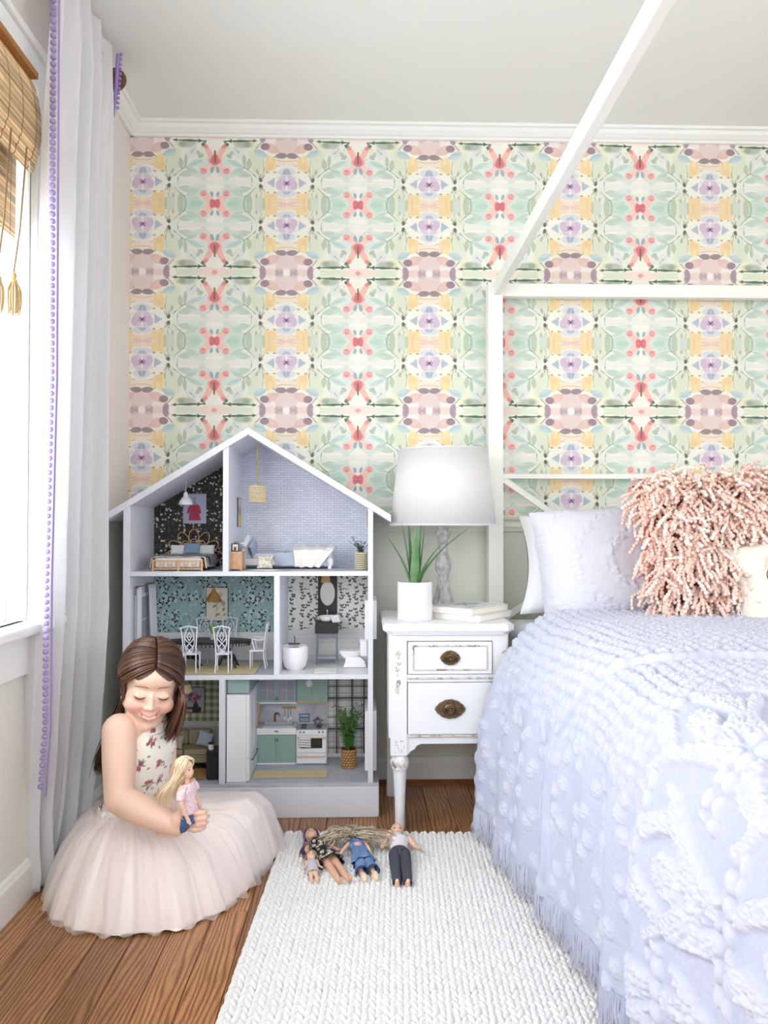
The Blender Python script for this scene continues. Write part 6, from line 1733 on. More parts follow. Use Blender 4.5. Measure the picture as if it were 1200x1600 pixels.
t = TW('miniature_wall_cabinet', 'duck egg blue toy wall cabinet with glazed doors above the toy sink', 'toy cabinet', 0, 2.705, 0); bx('body', t, X_(403, 2.705), kx1, 0, HB - .003 - 2.705, zu, zM - ST - .0003, teal); cab_doors(t, X_(403, 2.705), kx1, 0, zu + .002, zM - ST - .001, True, True)
bx('light_rail', t, X_(403, 2.705), kx1, .001, .01, zu - .005, zu, whitep, 0)
t = TW('miniature_wall_cabinet', 'duck egg blue toy wall cabinet with solid doors above the toy stove', 'toy cabinet', 0, 2.705, 0); bx('body', t, kx1 + .001, X_(512, 2.705), 0, HB - .003 - 2.705, zu, zM - ST - .0003, teal); cab_doors(t, kx1 + .001, X_(512, 2.705), 0, zu + .002, zM - ST - .001)
bx('light_rail', t, kx1 + .001, X_(512, 2.705), .001, .01, zu - .004, zu, brs, 0)
t = TW('miniature_globe_lamp', 'round white toy globe lamp at the ceiling of the toy kitchen', 'toy lamp', X_(483, 2.63), 2.63, Z_(1068, 2.63)); MB().ell((0, 0, 0), .0135, 20, 12).build('globe', M('opal_globe', (240, 242, 246), .3, transl=.3), t); MB().lathe([(.006, .011), (.006, zM - ST - t.location.z)], (0, 0, 0), 14).build('ceiling_cap', whitep, t)
# stove
t = TW('miniature_stove', 'white toy stove with brass rails and dark oven window', 'toy stove', 0, KF - .006, zG_); zs = Z_(1140, KF) - zG_
bx('body', t, kx1 + .001, kx2, 0, .08, .003, zs, whitep, .001)
bx('hob', t, kx1 + .001, kx2, .004, .080, zs, zs + .002, M('hob_grey', (180, 184, 194), .3), .0005)
bx('control_panel', t, kx1 + .001, kx2, -.004, 0, zs - .016, zs + .001, whitep, .0008)
for px in (470, 475.5, 499, 505): MB().lathe([(0, 0), (.0030, 0), (.0026, .004), (0, .0045)], (X_(px, KF), -.004, zs - .006), 12, R=Matrix.Rotation(PI / 2, 3, 'X')).build('knob', grm, t)
dz0, dz1 = .042, zs - .018
dr = bx('oven_door', t, kx1 + .003, kx2 - .002, -.005, 0, dz0, dz1, whitep, .001); xa, xb = X_(471, KF), X_(504, KF)
bx('oven_window', dr, xa, xb, -.0058, -.005, dz0 + .016, dz0 + .052, M('oven_glass', (40, 44, 42), .12), .003); MB().tube([(kx1 + .006, -.005, dz1 - .006), (kx1 + .006, -.013, dz1 - .006), (kx2 - .006, -.013, dz1 - .006), (kx2 - .006, -.005, dz1 - .006)], .0016, 6).build('handle', brs, dr)
dw_ = bx('drawer', t, kx1 + .003, kx2 - .002, -.005, 0, .005, dz0 - .002, whitep, .001); MB().tube([(kx1 + .006, -.005, .030), (kx1 + .006, -.012, .030), (kx2 - .006, -.012, .030), (kx2 - .006, -.005, .030)], .0016, 6).build('handle', brs, dw_)
mb = MB()
for px in (475, 499):
    for y in (.022, .058): mb.tube([(X_(px, 2.72) + .009 * math.cos(a * PI / 8), y + .009 * math.sin(a * PI / 8), zs + .003) for a in range(17)], .0012, 5, caps=False)
mb.build('burner', blk, t, kind='stuff')
stw = print_mat('striped_tea_towel', paint_striped_towel(), 'uv')
def fn(u, v): return (X_(468, KF) + (X_(487, KF) - X_(468, KF)) * u, KF - .006 - .0155 - .001 * math.sin(u * 9), zG_ + dz1 - .003 - .034 * v - .002 * u)
o = MB().grid(fn, 6, 10).build('miniature_towel', stw); o.modifiers.new('t', 'SOLIDIFY').thickness = .0014; tag(o, 'black and white striped toy tea towel on the oven rail', 'toy towel')
t = TW('miniature_saucepan', 'small steel toy saucepan with lid on the toy stove', 'toy saucepan', X_(497, 2.735), 2.735, zG_ + zs + .0044); stl = M('mini_steel', (206, 208, 210), .2, metal=1)
MB().lathe([(0, 0), (.0125, 0), (.0135, .002), (.0135, .020), (.0145, .021), (.0135, .0225), (.004, .0255), (0, .0258)], (0, 0, 0), 26).build('pan', stl, t)
for sx in (-1, 1): MB().tube([(sx * .013, 0, .016), (sx * .019, 0, .017), (sx * .019, .004, .017), (sx * .013, .004, .016)], .0011, 5).build('handle', blk, t)
MB().lathe([(0, .0255), (.0025, .026), (.003, .029), (0, .030)], (0, 0, 0), 10).build('knob', blk, t)
art('framed_print', 'tiny blue seascape print leaning on the backsplash behind the stove', 468, 484, 1115, 1128, paint_sea_print(), (110, 122, 140), Y=HB - .0024, th=.0015)
t = TW('miniature_utensil_rail', 'brass toy rail on the marble backsplash above the toy sink', 'toy utensil rail', 0, HB - .0026, Z_(1105, HB)); xa, xb = X_(441, HB), X_(463.5, HB)
bx('rail', t, xa, xb, -.004, 0, -.004, .004, brs)
for k, px in enumerate((446, 451, 455)):
    x = X_(px, HB); t2 = TW('miniature_ladle', ('long white toy ladle hanging nearest the faucet', 'white toy spatula in the middle of the brass rail', 'white toy spoon hanging rightmost on the brass rail')[k], 'toy utensil', x, HB - .009, Z_(1105, HB))
    MB().tube([(0, .003, .003), (0, 0, -.004), (0, 0, -.030 - .006 * (k == 1))], .0009, 5).build('stem', grm, t2); MB().ell((0, -.001, -.036 - .006 * (k == 1)), (.0055, .003, .0075), 12, 8).build('bowl', whitep, t2)
toy_rug('braided jute toy runner before the toy sink and stove', X_(397, 2.58), X_(511, 2.58), 2.545, 2.625, zG_, rows=12)
# basket plant
t = TW('miniature_potted_plant', 'bushy green toy bamboo in a brown wicker basket by the plaid wall', 'toy plant', X_(545, 2.66), 2.66, zG_)
woven_pot('p', t, .0265, .027, .062, M('brown_wicker', (176, 128, 84), .7, var=(80, (206, 168, 120), .8)), M('basket_liner', (90, 62, 40), .9), 7, 16)
bx_ = MB(); bx_.lathe([(0, .052), (.0245, .052)], (0, 0, 0), 16); bx_.build('soil', M('potting_soil', (74, 58, 44), .95), t)
sprigs(t, 40, .066, .165, leafd, .0040, .024, 6, .05, M('bamboo_stem', (130, 150, 84), .6), nl=18, droop=.7)
# ------------------------------------------------------------ chunky knitted rug
rugT = T('rug', 'chunky braided white wool rug on the oak floor', 'rug', (-.236, 2.332, 0), R_(-2.4))
wool = M('white_wool', (241, 241, 240), .95, bump=(420, .8, .003), sheen=.2)
RW, RL = .83, 1.60
NB, PITCH = 31, RW / 31
def braid_mesh(seed):
    rg = random.Random(seed); mb = MB(); n = int(RL / .0205)
    for k in range(n):
        y = -(k + .5) * RL / n
        for s in (-1, 1):
            R = Matrix.Rotation(s * R_(24 + rg.uniform(-7, 7)), 3, 'Z') @ Matrix.Rotation(R_(rg.uniform(8, 20)), 3, 'X')
            mb.ell((s * PITCH * .235 + rg.uniform(-.0008, .0008), y + rg.uniform(-.002, .002) + (.006 if s > 0 else 0), .0135 + rg.uniform(-.001, .001)), (PITCH * rg.uniform(.27, .31), .0165 * rg.uniform(.92, 1.1), .0105 * rg.uniform(.9, 1.1)), 9, 6, R=R)
    mb.box(-PITCH / 2, PITCH / 2, -RL, 0, .001, .010)
    return mb.mesh('braid', wool, ang=180)
bms = [braid_mesh(s) for s in (1, 2, 3)]
for i in range(NB):
    o = obj_mesh('braid', bms[i % 3], rugT, ((i + .5) * PITCH, 0, .0))
# ------------------------------------------------------------ girl sitting on the floor
GL = Vector((-.60, 2.06, 0))
girl = T('person', 'smiling girl with long brown hair and pale tulle dress sitting beside the dollhouse', 'person', GL)
HC = at(235, 1068, 2.03)
HM = (Matrix.Rotation(R_(7), 3, 'Y') @ Matrix.Rotation(R_(20), 3, 'Z') @ Matrix.Rotation(R_(17), 3, 'X'))
def hp_(x, y, z): return HC + HM @ Vector((x, y, z))
def skin_mat(name, col=(238, 204, 186)):
    m = M(name, col, .5, sss=.12, bump=(250, .05, .0004)); N, L = m.node_tree.nodes, m.node_tree.links
    b = N['Principled BSDF']; at_ = N.new('ShaderNodeAttribute'); at_.attribute_name = 'tone'
    L.new(at_.outputs['Color'], b.inputs['Base Color']); return m
FD = Vector((.92, -.392, 0)); SD = Vector((.392, .92, 0))
RT = Matrix((SD, -FD, Vector((0, 0, 1)))).transposed()         # local x = her left side, -y = front
bm_ = MB()
E, Cn = bm_.ell, bm_.cone
E((-.625, 2.09, .105), (.105, .085, .095), 22, 14, R=RT); E((-.605, 2.078, .225), (.078, .060, .10), 22, 14, R=RT); E((-.588, 2.066, .335), (.090, .064, .105), 22, 14, R=RT)
shN, shF = Vector((-.622, 1.985, .418)), Vector((-.560, 2.165, .405)); nkb = Vector((-.563, 2.064, .425)); nkt = hp_(0, .012, -.055)
Cn(nkb, nkt, .033, .029); Cn(nkb + Vector((0, 0, -.015)), shN, .036, .038); Cn(nkb + Vector((0, 0, -.015)), shF, .036, .038)
elN, wrN = at(186, 1248, 1.925), at(276, 1291, 1.862)
mid = shN.lerp(elN, .45); Cn(shN, mid, .044, .042, 20); Cn(mid, elN, .042, .036, 20)
fm = elN.lerp(wrN, .35) + Vector((0, 0, -.003)); Cn(elN, fm, .036, .037, 20); Cn(fm, wrN, .037, .0235, 20, fx=1.0)
hx = at(293, 1281, 1.858)
Cn(wrN, hx + Vector((-.022, 0, 0)), .0225, .020); E(hx + Vector((-.008, .004, .0)), (.027, .015, .027), R=Matrix.Rotation(.15, 3, 'Y'))
def finger(b, pts, r0, r1):
    P = [b + Vector(p) for p in pts]
    for i, (a, c) in enumerate(zip(P[:-1], P[1:])):
        n = len(P) - 1; Cn(a, c, r0 + (r1 - r0) * i / n, r0 + (r1 - r0) * (i + 1) / n, 10)
for k, (dz, L) in enumerate(((.0195, .94), (.0060, 1.05), (-.0075, .98), (-.0200, .82))):
    finger(hx, [(.006, -.006, dz), (.006 + .020 * L, -.0145, dz + .001), (.006 + .036 * L, -.008, dz + .001), (.006 + .040 * L, .006, dz)], .0068, .0054)
finger(hx, [(-.018, .002, .018), (-.006, -.006, .034), (.010, -.010, .042), (.020, -.006, .044)], .0085, .006)
elF = Vector((-.548, 2.13, .225)); wrF = Vector((-.505, 2.005, .205)); Cn(shF, elF, .040, .034); Cn(elF, wrF, .034, .023)
hf = wrF + Vector((.012, -.035, 0)); E(hf, (.018, .030, .024))
for k in range(4): finger(hf, [(.006, -.018, .016 - .0125 * k), (.016, -.036, .016 - .0125 * k), (.010, -.050, .016 - .0125 * k), (-.004, -.052, .016 - .0125 * k)], .0062, .005)
finger(hf, [(.004, -.002, .022), (.010, -.020, .032), (.008, -.034, .034)], .008, .006)
# legs folded under the skirt
for hip, kn, ank, toe in (((-.60, 2.03, .085), (-.46, 1.93, .062), (-.40, 2.04, .036), (-.37, 2.11, .028)), ((-.58, 2.14, .085), (-.345, 2.175, .108), (-.37, 2.08, .045), (-.39, 2.01, .026))):
    Cn(hip, kn, .066, .046, 18); Cn(kn, ank, .044, .028, 18); Cn(ank, toe, .027, .018, 14)
# head
def HE(c, r, rot=None): E(hp_(*c), r, 22, 14, R=HM if rot is None else HM @ rot)
def HCn(a, b, r0, r1): Cn(hp_(*a), hp_(*b), r0, r1, 12)
HE((0, .016, .026), (.073, .088, .080)); HE((0, -.020, -.020), (.062, .060, .072)); HE((0, -.036, -.060), (.038, .036, .032)); HE((0, -.060, -.088), (.016, .014, .014))
HE((0, -.046, .042), (.052, .030, .034))
for s in (-1, 1):
    HE((s * .036, -.050, -.030), (.026, .022, .024)); HCn((s * .052, -.010, -.040), (s * .016, -.052, -.084), .018, .015)
    HE((s * .028, -.066, .004), (.017, .012, .0125)); HE((s * .0670, .012, -.014), (.005, .015, .026), Matrix.Rotation(s * .2, 3, 'Z'))
    HE((s * .0098, -.0825, -.0235), (.0060, .0070, .0055))
HCn((0, -.072, .010), (0, -.083, -.012), .0058, .0068); HE((0, -.0880, -.0200), (.0088, .0092, .0078)); HE((0, -.074, -.050), (.026, .010, .013))
body = remesh(bm_, .0024, 7, .5)
P = co_of(body)
Hi = np.array(HM.transposed()); LP = (P - np.array(HC)) @ Hi.T
x, y, z = LP[:, 0], LP[:, 1], LP[:, 2]
front = (y < -.02) & (np.abs(x) < .09) & (np.abs(z) < .12)
def g3(cx, cz, sx, sz): return np.exp(-((x - cx) / sx) ** 2 - ((z - cz) / sz) ** 2) * front
dy = np.zeros(len(P))
for s in (-1, 1):
    dy += .0045 * g3(s * .026, .0155, .013, .006)          # brow hollow above the lids
    dy += .0030 * g3(s * .031, -.0125, .013, .0045)        # crease under the eyes
    dy += -.0035 * g3(s * .037, -.028, .015, .012)         # smiling cheeks
    dy += .0030 * g3(s * .0235, -.036, .004, .010)         # smile folds
dy += .0035 * g3(0, -.064, .018, .004)
D3 = np.array(HM) @ np.array((0, 1, 0))
P = P + dy[:, None] * D3[None]
set_co(body, P)
tone = np.tile(np.array(lin((233, 198, 178))), (len(P), 1))
def blend(m, c, a):
    global tone
    k = np.clip(m * a, 0, 1)[:, None]; tone = tone * (1 - k) + np.array(lin(c)) * k
for s in (-1, 1):
    blend(g3(s * .040, -.026, .018, .015), (226, 152, 140), .55); blend(g3(s * .029, .000, .016, .006), (204, 156, 146), .5); blend(g3(s * .028, -.012, .014, .004), (206, 150, 140), .35)
blend(g3(0, -.024, .010, .008), (232, 170, 156), .5); blend(g3(0, -.047, .030, .016), (222, 160, 148), .4)
kn_ = np.exp(-(((P - np.array(hx)) / .035) ** 2).sum(1)); blend(kn_, (224, 160, 142), .45)
scalp = (LP[:, 2] > .045) | (LP[:, 1] > .01); scalp &= (np.abs(x) < .1) & (z < .13) & (z > -.06) & (np.abs(y) < .14)
blend((scalp & ((z > .072 - .72 * np.abs(x)) | (y > -.02))).astype(float), (70, 44, 32), .95)
ca = body.color_attributes.new('tone', 'FLOAT_COLOR', 'POINT')
ca.data.foreach_set('color', np.concatenate([tone, np.ones((len(P), 1))], 1).astype(np.float32).ravel())
body.materials.clear(); body.materials.append(skin_mat('girl_skin'))
body.name = 'body'
bvh = BVHTree.FromPolygons([Vector(p) for p in P], [tuple(p.vertices) for p in body.polygons])
set_co(body, P - np.array(GL))
obj_mesh('body', body, girl)
def fp(xx, zz, off=0.0):
    d = HM @ Vector((0, 1, 0)); h = bvh.ray_cast(hp_(xx, -.2, zz), d)
    p = h[0] if h[0] is not None else hp_(xx, -.08, zz)
    return p - d * off - GL
lash = M('dark_lashes', (66, 44, 38), .6); brow = M('brown_brows', (146, 106, 86), .7); lipm = M('pink_lips', (216, 144, 136), .4, sss=.1)
for s in (-1, 1):
    pts = [fp(s * (.015 + .027 * k / 10), .0035 - .0045 * math.sin(PI * k / 10) + .0008 * k / 10, .0006) for k in range(11)]
    MB().tube(pts, [.0006, .0010, .0013, .0015, .0016, .0017, .0018, .0018, .0017, .0013, .0007], 6).build('eyelashes', lash, girl)
    pts = [fp(s * (.011 + .034 * k / 10), .0285 + .0030 * math.sin(PI * k / 10) - .0075 * (k / 10) ** 2, .0001) for k in range(11)]
    MB().tube(pts, [.0012, .0019, .0022, .0023, .0022, .0021, .0019, .0017, .0014, .0011, .0006], 6, flat=.6).build('eyebrow', brow, girl)
MW = .0245
up = lambda t: -.0475 + .0105 * t * t + .0012 * math.exp(-(t / .2) ** 2) * -1
lo = lambda t: -.0580 + .0210 * t * t
def strip(f0, f1, off, n=24, t0=-1, t1=1):
    def fn(u, v): t = t0 + (t1 - t0) * u; return fp(t * MW, f0(t) + (f1(t) - f0(t)) * v, off)
    return MB().grid(fn, n, 4)
strip(up, lo, .0006).build('mouth', M('mouth_inside', (150, 74, 70), .5), girl)
tm = MB()
for k in range(6):
    a, b_ = -.66 + k * .22, -.66 + (k + 1) * .22 - .008; hgt = .0066 if k in (2, 3) else .0058
    def fn(u, v, a=a, b_=b_, hgt=hgt): t = a + (b_ - a) * u; return fp(t * MW, up(t) - .0004 - hgt * v * (1 - .25 * (2 * u - 1) ** 2), .0015)
    MB().grid(fn, 3, 3).build('tooth', M('tooth_white', (246, 240, 232), .3), girl)
MB().tube([fp(t / 12 * MW, up(t / 12) + .0012, .0004) for t in range(-12, 13)], [.0008 + .0013 * math.sin(PI * (k + .5) / 25) for k in range(25)], 8).build('upper_lip', lipm, girl)
MB().tube([fp(t / 12 * MW, lo(t / 12) - .0008, .0008) for t in range(-12, 13)], [.0008 + .0024 * math.sin(PI * (k + .5) / 25) for k in range(25)], 8).build('lower_lip', lipm, girl)
for s in (-1, 1): MB().ell(fp(s * .0058, -.0290, .0), (.0024, .0016, .0012), 8, 6, R=HM).build('nostril', M('nostril_shadow', (150, 88, 78), .7), girl)

# hair
hair_m = M('brown_hair', (74, 46, 32), .34, var=(18, (104, 68, 46), .8), spec=.6); hair_l = M('brown_hair_light', (96, 62, 42), .36, spec=.6); hair_d = M('brown_hair_dark', (48, 28, 20), .4)
def slerp(a, b, t):
    a, b = Vector(a).normalized(), Vector(b).normalized(); w = math.acos(max(-1, min(1, a.dot(b))))
    return (a * math.sin((1 - t) * w) + b * math.sin(t * w)) / math.sin(w)
def make_hair(name, parent, C, Mh, scalp_c, scalp_r, tipfn, mats, n, rad, offs, seed, origin, a0=60, start=((0, -.62, .78), (0, .5, .85)), slz=-.12, shell=True, wave=0.0, pts_n=18):
    rg = random.Random(seed); mb = MB(); c0 = Vector(scalp_c); r0 = Vector(scalp_r)
    def sc(d, o): return C + Mh @ (c0 + Vector((d.x * (r0.x + o), d.y * (r0.y + o), d.z * (r0.z + o))))
    def path(s, t, o, j):
        al = math.radians(a0 + (178 - a0) * t); sd = Vector(start[0]).lerp(Vector(start[1]), t).normalized()
        ed = Vector((s * math.sin(al), -math.cos(al), slz)).normalized(); sd = (sd + Vector((s * .03, 0, 0))).normalized()
        p = [sc(slerp(sd, ed, k / 5), o * (.6 + .4 * math.sin(PI * min(k / 5 + .1, 1)))) for k in range(6)]
        tips = [Vector(q) for q in tipfn(s, t)]
        return p + [q + Vector(j) * (k + 1) / len(tips) for k, q in enumerate(tips)]
    for s in (-1, 1):
        for k in range(n):
            t = (k + rg.random()) / n; o = offs * rg.uniform(.1, 1)
            j = (rg.gauss(0, 1) * rad * 3.2, rg.gauss(0, 1) * rad * 3.2, rg.gauss(0, 1) * rad * 3)
            P_ = catmull(path(s, t, o, j), pts_n)
            ph_ = rg.uniform(0, 6)
            if wave: P_ = [p + Vector((wave * math.sin(i * .9 + ph_), wave * math.cos(i * .8 + ph_), 0)) * (i / pts_n) for i, p in enumerate(P_)]
            rs = [rad * rg.uniform(.8, 1.2) * min(1, .45 + i / 4) * (1 if i < pts_n * .72 else max(.12, 1 - (i - pts_n * .72) / (pts_n * .3))) for i in range(len(P_))]
            mb.tube(P_, rs, 5, mi=rg.choice((0, 0, 0, 1, 2)), flat=.7)
        if shell:
            def fn(u, v):
                q = path(s, u, -.0 + rad * .3, (0, 0, 0)); c_ = catmull(q, 24); return c_[int(round(v * 15))]
            mb.grid(fn, 26, 15, mi=2)
    mb.uv = {}
    mb.xf(t=-Vector(origin))
    return obj_mesh(name, mb.mesh(name, mats, recalc=False, ang=180), parent)
def girl_tips(s, t):
    if s < 0:
        a = at(194 - 2 * t, 1088, 1.995 + .11 * t); b = at(179 + 6 * t, 1126, 2.055 + .065 * t); c = at(156 + 26 * t, 1176, 2.09 + .06 * t); d = at(150 + 30 * t, 1205, 2.095 + .06 * t)
    else:
        a = at(287 - 18 * t, 1092, 1.985 + .13 * t); b = at(284 - 24 * t, 1112, 1.99 + .15 * t); c = at(276 - 22 * t, 1136, 2.0 + .15 * t); d = at(267 - 20 * t, 1154, 2.01 + .15 * t)
    return [a, b, c, d]
make_hair('hair', girl, HC, HM, (0, .014, .022), (.076, .090, .083), girl_tips, [hair_m, hair_l, hair_d], 330, .0029, .014, 5, GL, a0=57, start=((0, -.76, .65), (0, .5, .86)), slz=-.04)

# bodice
fab = print_mat('rose_print_cotton', paint_dress_fabric(), 'uv', rough=.8, bump=(500, .2))
zsb = [.150, .19, .24, .30, .35, .385, .41, .428, .438]; ra = [.098, .090, .088, .096, .099, .088, .070, .050, .043]; rb_ = [.080, .072, .068, .074, .075, .064, .052, .044, .040]
cxs = [-.615, -.612, -.606, -.596, -.588, -.580, -.573, -.567, -.566]; cys = [2.080, 2.079, 2.076, 2.071, 2.068, 2.066, 2.064, 2.062, 2.060]
nu, nv = 90, 60; Pm = np.zeros((nv, nu, 3)); UVm = np.zeros((nv, nu, 2)); zz = np.linspace(.150, .438, nv)
for j, zv in enumerate(zz):
    a, b_ = interp(zv, zsb, ra), interp(zv, zsb, rb_); cx, cy = interp(zv, zsb, cxs), interp(zv, zsb, cys)
    for i in range(nu):
        th = 2 * PI * i / (nu - 1); wr = 1 + .012 * math.sin(th * 5 + zv * 40) * (zv < .4) + .01 * math.sin(zv * 70 + th * 2)
        v = SD * (a * math.cos(th) * wr) + FD * (b_ * math.sin(th) * wr); zo = .008 * math.sin(th) * (zv > .40)
        Pm[j, i] = (cx + v.x, cy + v.y, zv - zo); UVm[j, i] = (i / nu * 2.6, zv / .2)
bo = np_grid('dress_bodice', Pm - np.array(GL), fab, girl, uv=UVm); bo.modifiers.new('t', 'SOLIDIFY').thickness = .0015
cream = M('cream_piping', (244, 238, 230), .8)
MB().tube([Vector(Pm[-1, i]) - GL for i in range(nu)], .0028, 6, caps=False).build('neckline_trim', cream, bo)
MB().tube([Vector(Pm[9, i]) * 1.0 + (Vector(Pm[9, i]) - Vector((cxs[1], cys[1], Pm[9, i][2]))) * .02 - GL for i in range(nu)], .004, 6, caps=False).build('waistband', cream, bo)

# tulle skirt in three layers
hemP = [(-.81, 2.02), (-.785, 1.93), (-.745, 1.855), (-.68, 1.80), (-.60, 1.775), (-.50, 1.775), (-.41, 1.80), (-.345, 1.865), (-.30, 1.95), (-.272, 2.05), (-.245, 2.15), (-.222, 2.245), (-.245, 2.32), (-.33, 2.37), (-.47, 2.41), (-.64, 2.40), (-.77, 2.30), (-.815, 2.14)]
C0 = np.array((-.585, 2.08))
an = np.array([math.atan2(p[1] - C0[1], p[0] - C0[0]) for p in hemP]); rd = np.array([math.hypot(p[0] - C0[0], p[1] - C0[1]) for p in hemP]); od = np.argsort(an); an, rd = an[od], rd[od]
an = np.r_[an[-1] - 2 * PI, an, an[0] + 2 * PI]; rd = np.r_[rd[-1], rd, rd[0]]
def skirt(name, mat, seed, scale, lift, nf, amp, hemz):
    nu, nv = 420, 70
    th = np.linspace(-PI, PI, nu); t = np.linspace(0, 1, nv)
    TH, TT = np.meshgrid(th, t)
    Rh = np.interp(TH, an, rd) * scale
    wa = np.sqrt(((.094 * np.cos(TH - 1.168)) ** 2 + (.076 * np.sin(TH - 1.168)) ** 2))
    cw = np.array((-.613, 2.079))
    lap = np.exp(-((TH - .17) / .50) ** 2); slim = np.clip(1 - np.exp(-((TH + .1) / 1.0) ** 2), 0, 1); lap2 = np.exp(-((TH + .95) / .6) ** 2) * .7; back = np.clip(np.cos(TH - 2.2), 0, 1)
    ps = np.interp(TT, [0, .06, .25, .5, .75, .9, 1], [.204, .186, .172, .142, .090, .042, .004])
    pl_ = np.interp(TT, [0, .15, .4, .7, .84, .94, 1], [.204, .172, .165, .178, .150, .070, .010])
    p2 = np.interp(TT, [0, .25, .5, .72, .88, 1], [.204, .165, .150, .118, .052, .004])
    Z = ps * (1 - lap) + pl_ * lap; Z = Z * (1 - lap2) + p2 * lap2; Z = Z + lift * np.sin(PI * np.clip(TT * 1.0, 0, 1)) ** .7
    rr_ = wa + (Rh - wa) * TT ** (.82 + .34 * slim)
    cx = cw[0] + (C0[0] - cw[0]) * TT; cy = cw[1] + (C0[1] - cw[1]) * TT
    w1 = vnoise(TH * 2.2 + seed, TT * 1.6, seed); w2 = vnoise(TH * 5 + seed, TT * 2.3, seed + 1)
    f = np.sin(TH * nf + 3.2 * w1 + seed) + .55 * np.sin(TH * nf * 2.15 + 4 * w2 + 2 * TT)
    fa = amp * np.interp(TT, [0, .12, .6, 1], [.25, .5, .85, 1.15])
    rr_ = rr_ + fa * f * .75; Z = Z + fa * f * .75 * np.interp(TT, [0, .3, .8, .95, 1], [.3, .8, .7, .3, .25]) + .010 * (w2 - .5) + .006 * (vnoise(TH * 9 + seed, TT * 6, seed + 4) - .5)
    Z = np.maximum(Z, .0035 + .004 * (1 + np.sin(TH * 40 + seed)) * .5) + hemz * (TT ** 12) * (np.sin(TH * 31 + seed) * .5 + .5)
    # flow over the curtain-side and keep a soft edge
    X = cx + rr_ * np.cos(TH); Yy = cy + rr_ * np.sin(TH)
    X = np.maximum(X, LX + .018)
    Pk = np.stack([X, Yy, Z], -1) - np.array(GL)
    return np_grid(name, Pk, mat, girl)
lining = M('blush_lining', (254, 247, 245), .8, bump=(60, .2, .002))
def tulle(name, col, alpha):
    m = M(name, col, .9, alpha=alpha, transl=.3); return m
skirt('skirt_lining', lining, 3, .945, 0, 15, .0065, .0)
skirt('tulle_layer', tulle('blush_tulle', (255, 247, 245), .40), 11, .975, .010, 19, .0085, .006)
skirt('tulle_layer', tulle('pale_blush_tulle', (255, 250, 249), .34), 23, .995, .020, 23, .0095, .010)
# bunched tulle frill at the waist
fm_ = MB()
rg = random.Random(2)
def fr_fn(u, v):
    th = u * 2 * PI; r = .010 + .030 * v; k = math.sin(th * 16) * .006 * v
    v_ = SD * ((.096 + r + k) * math.cos(th)) + FD * ((.078 + r + k) * math.sin(th)); return (-.612 + v_.x - GL.x, 2.079 + v_.y - GL.y, .196 + .010 * math.sin(v * PI) - .028 * v ** 2 + .003 * math.sin(th * 23) * v)
fm_.grid(fr_fn, 200, 6).build('waist_frill', MATS['blush_tulle'], girl)
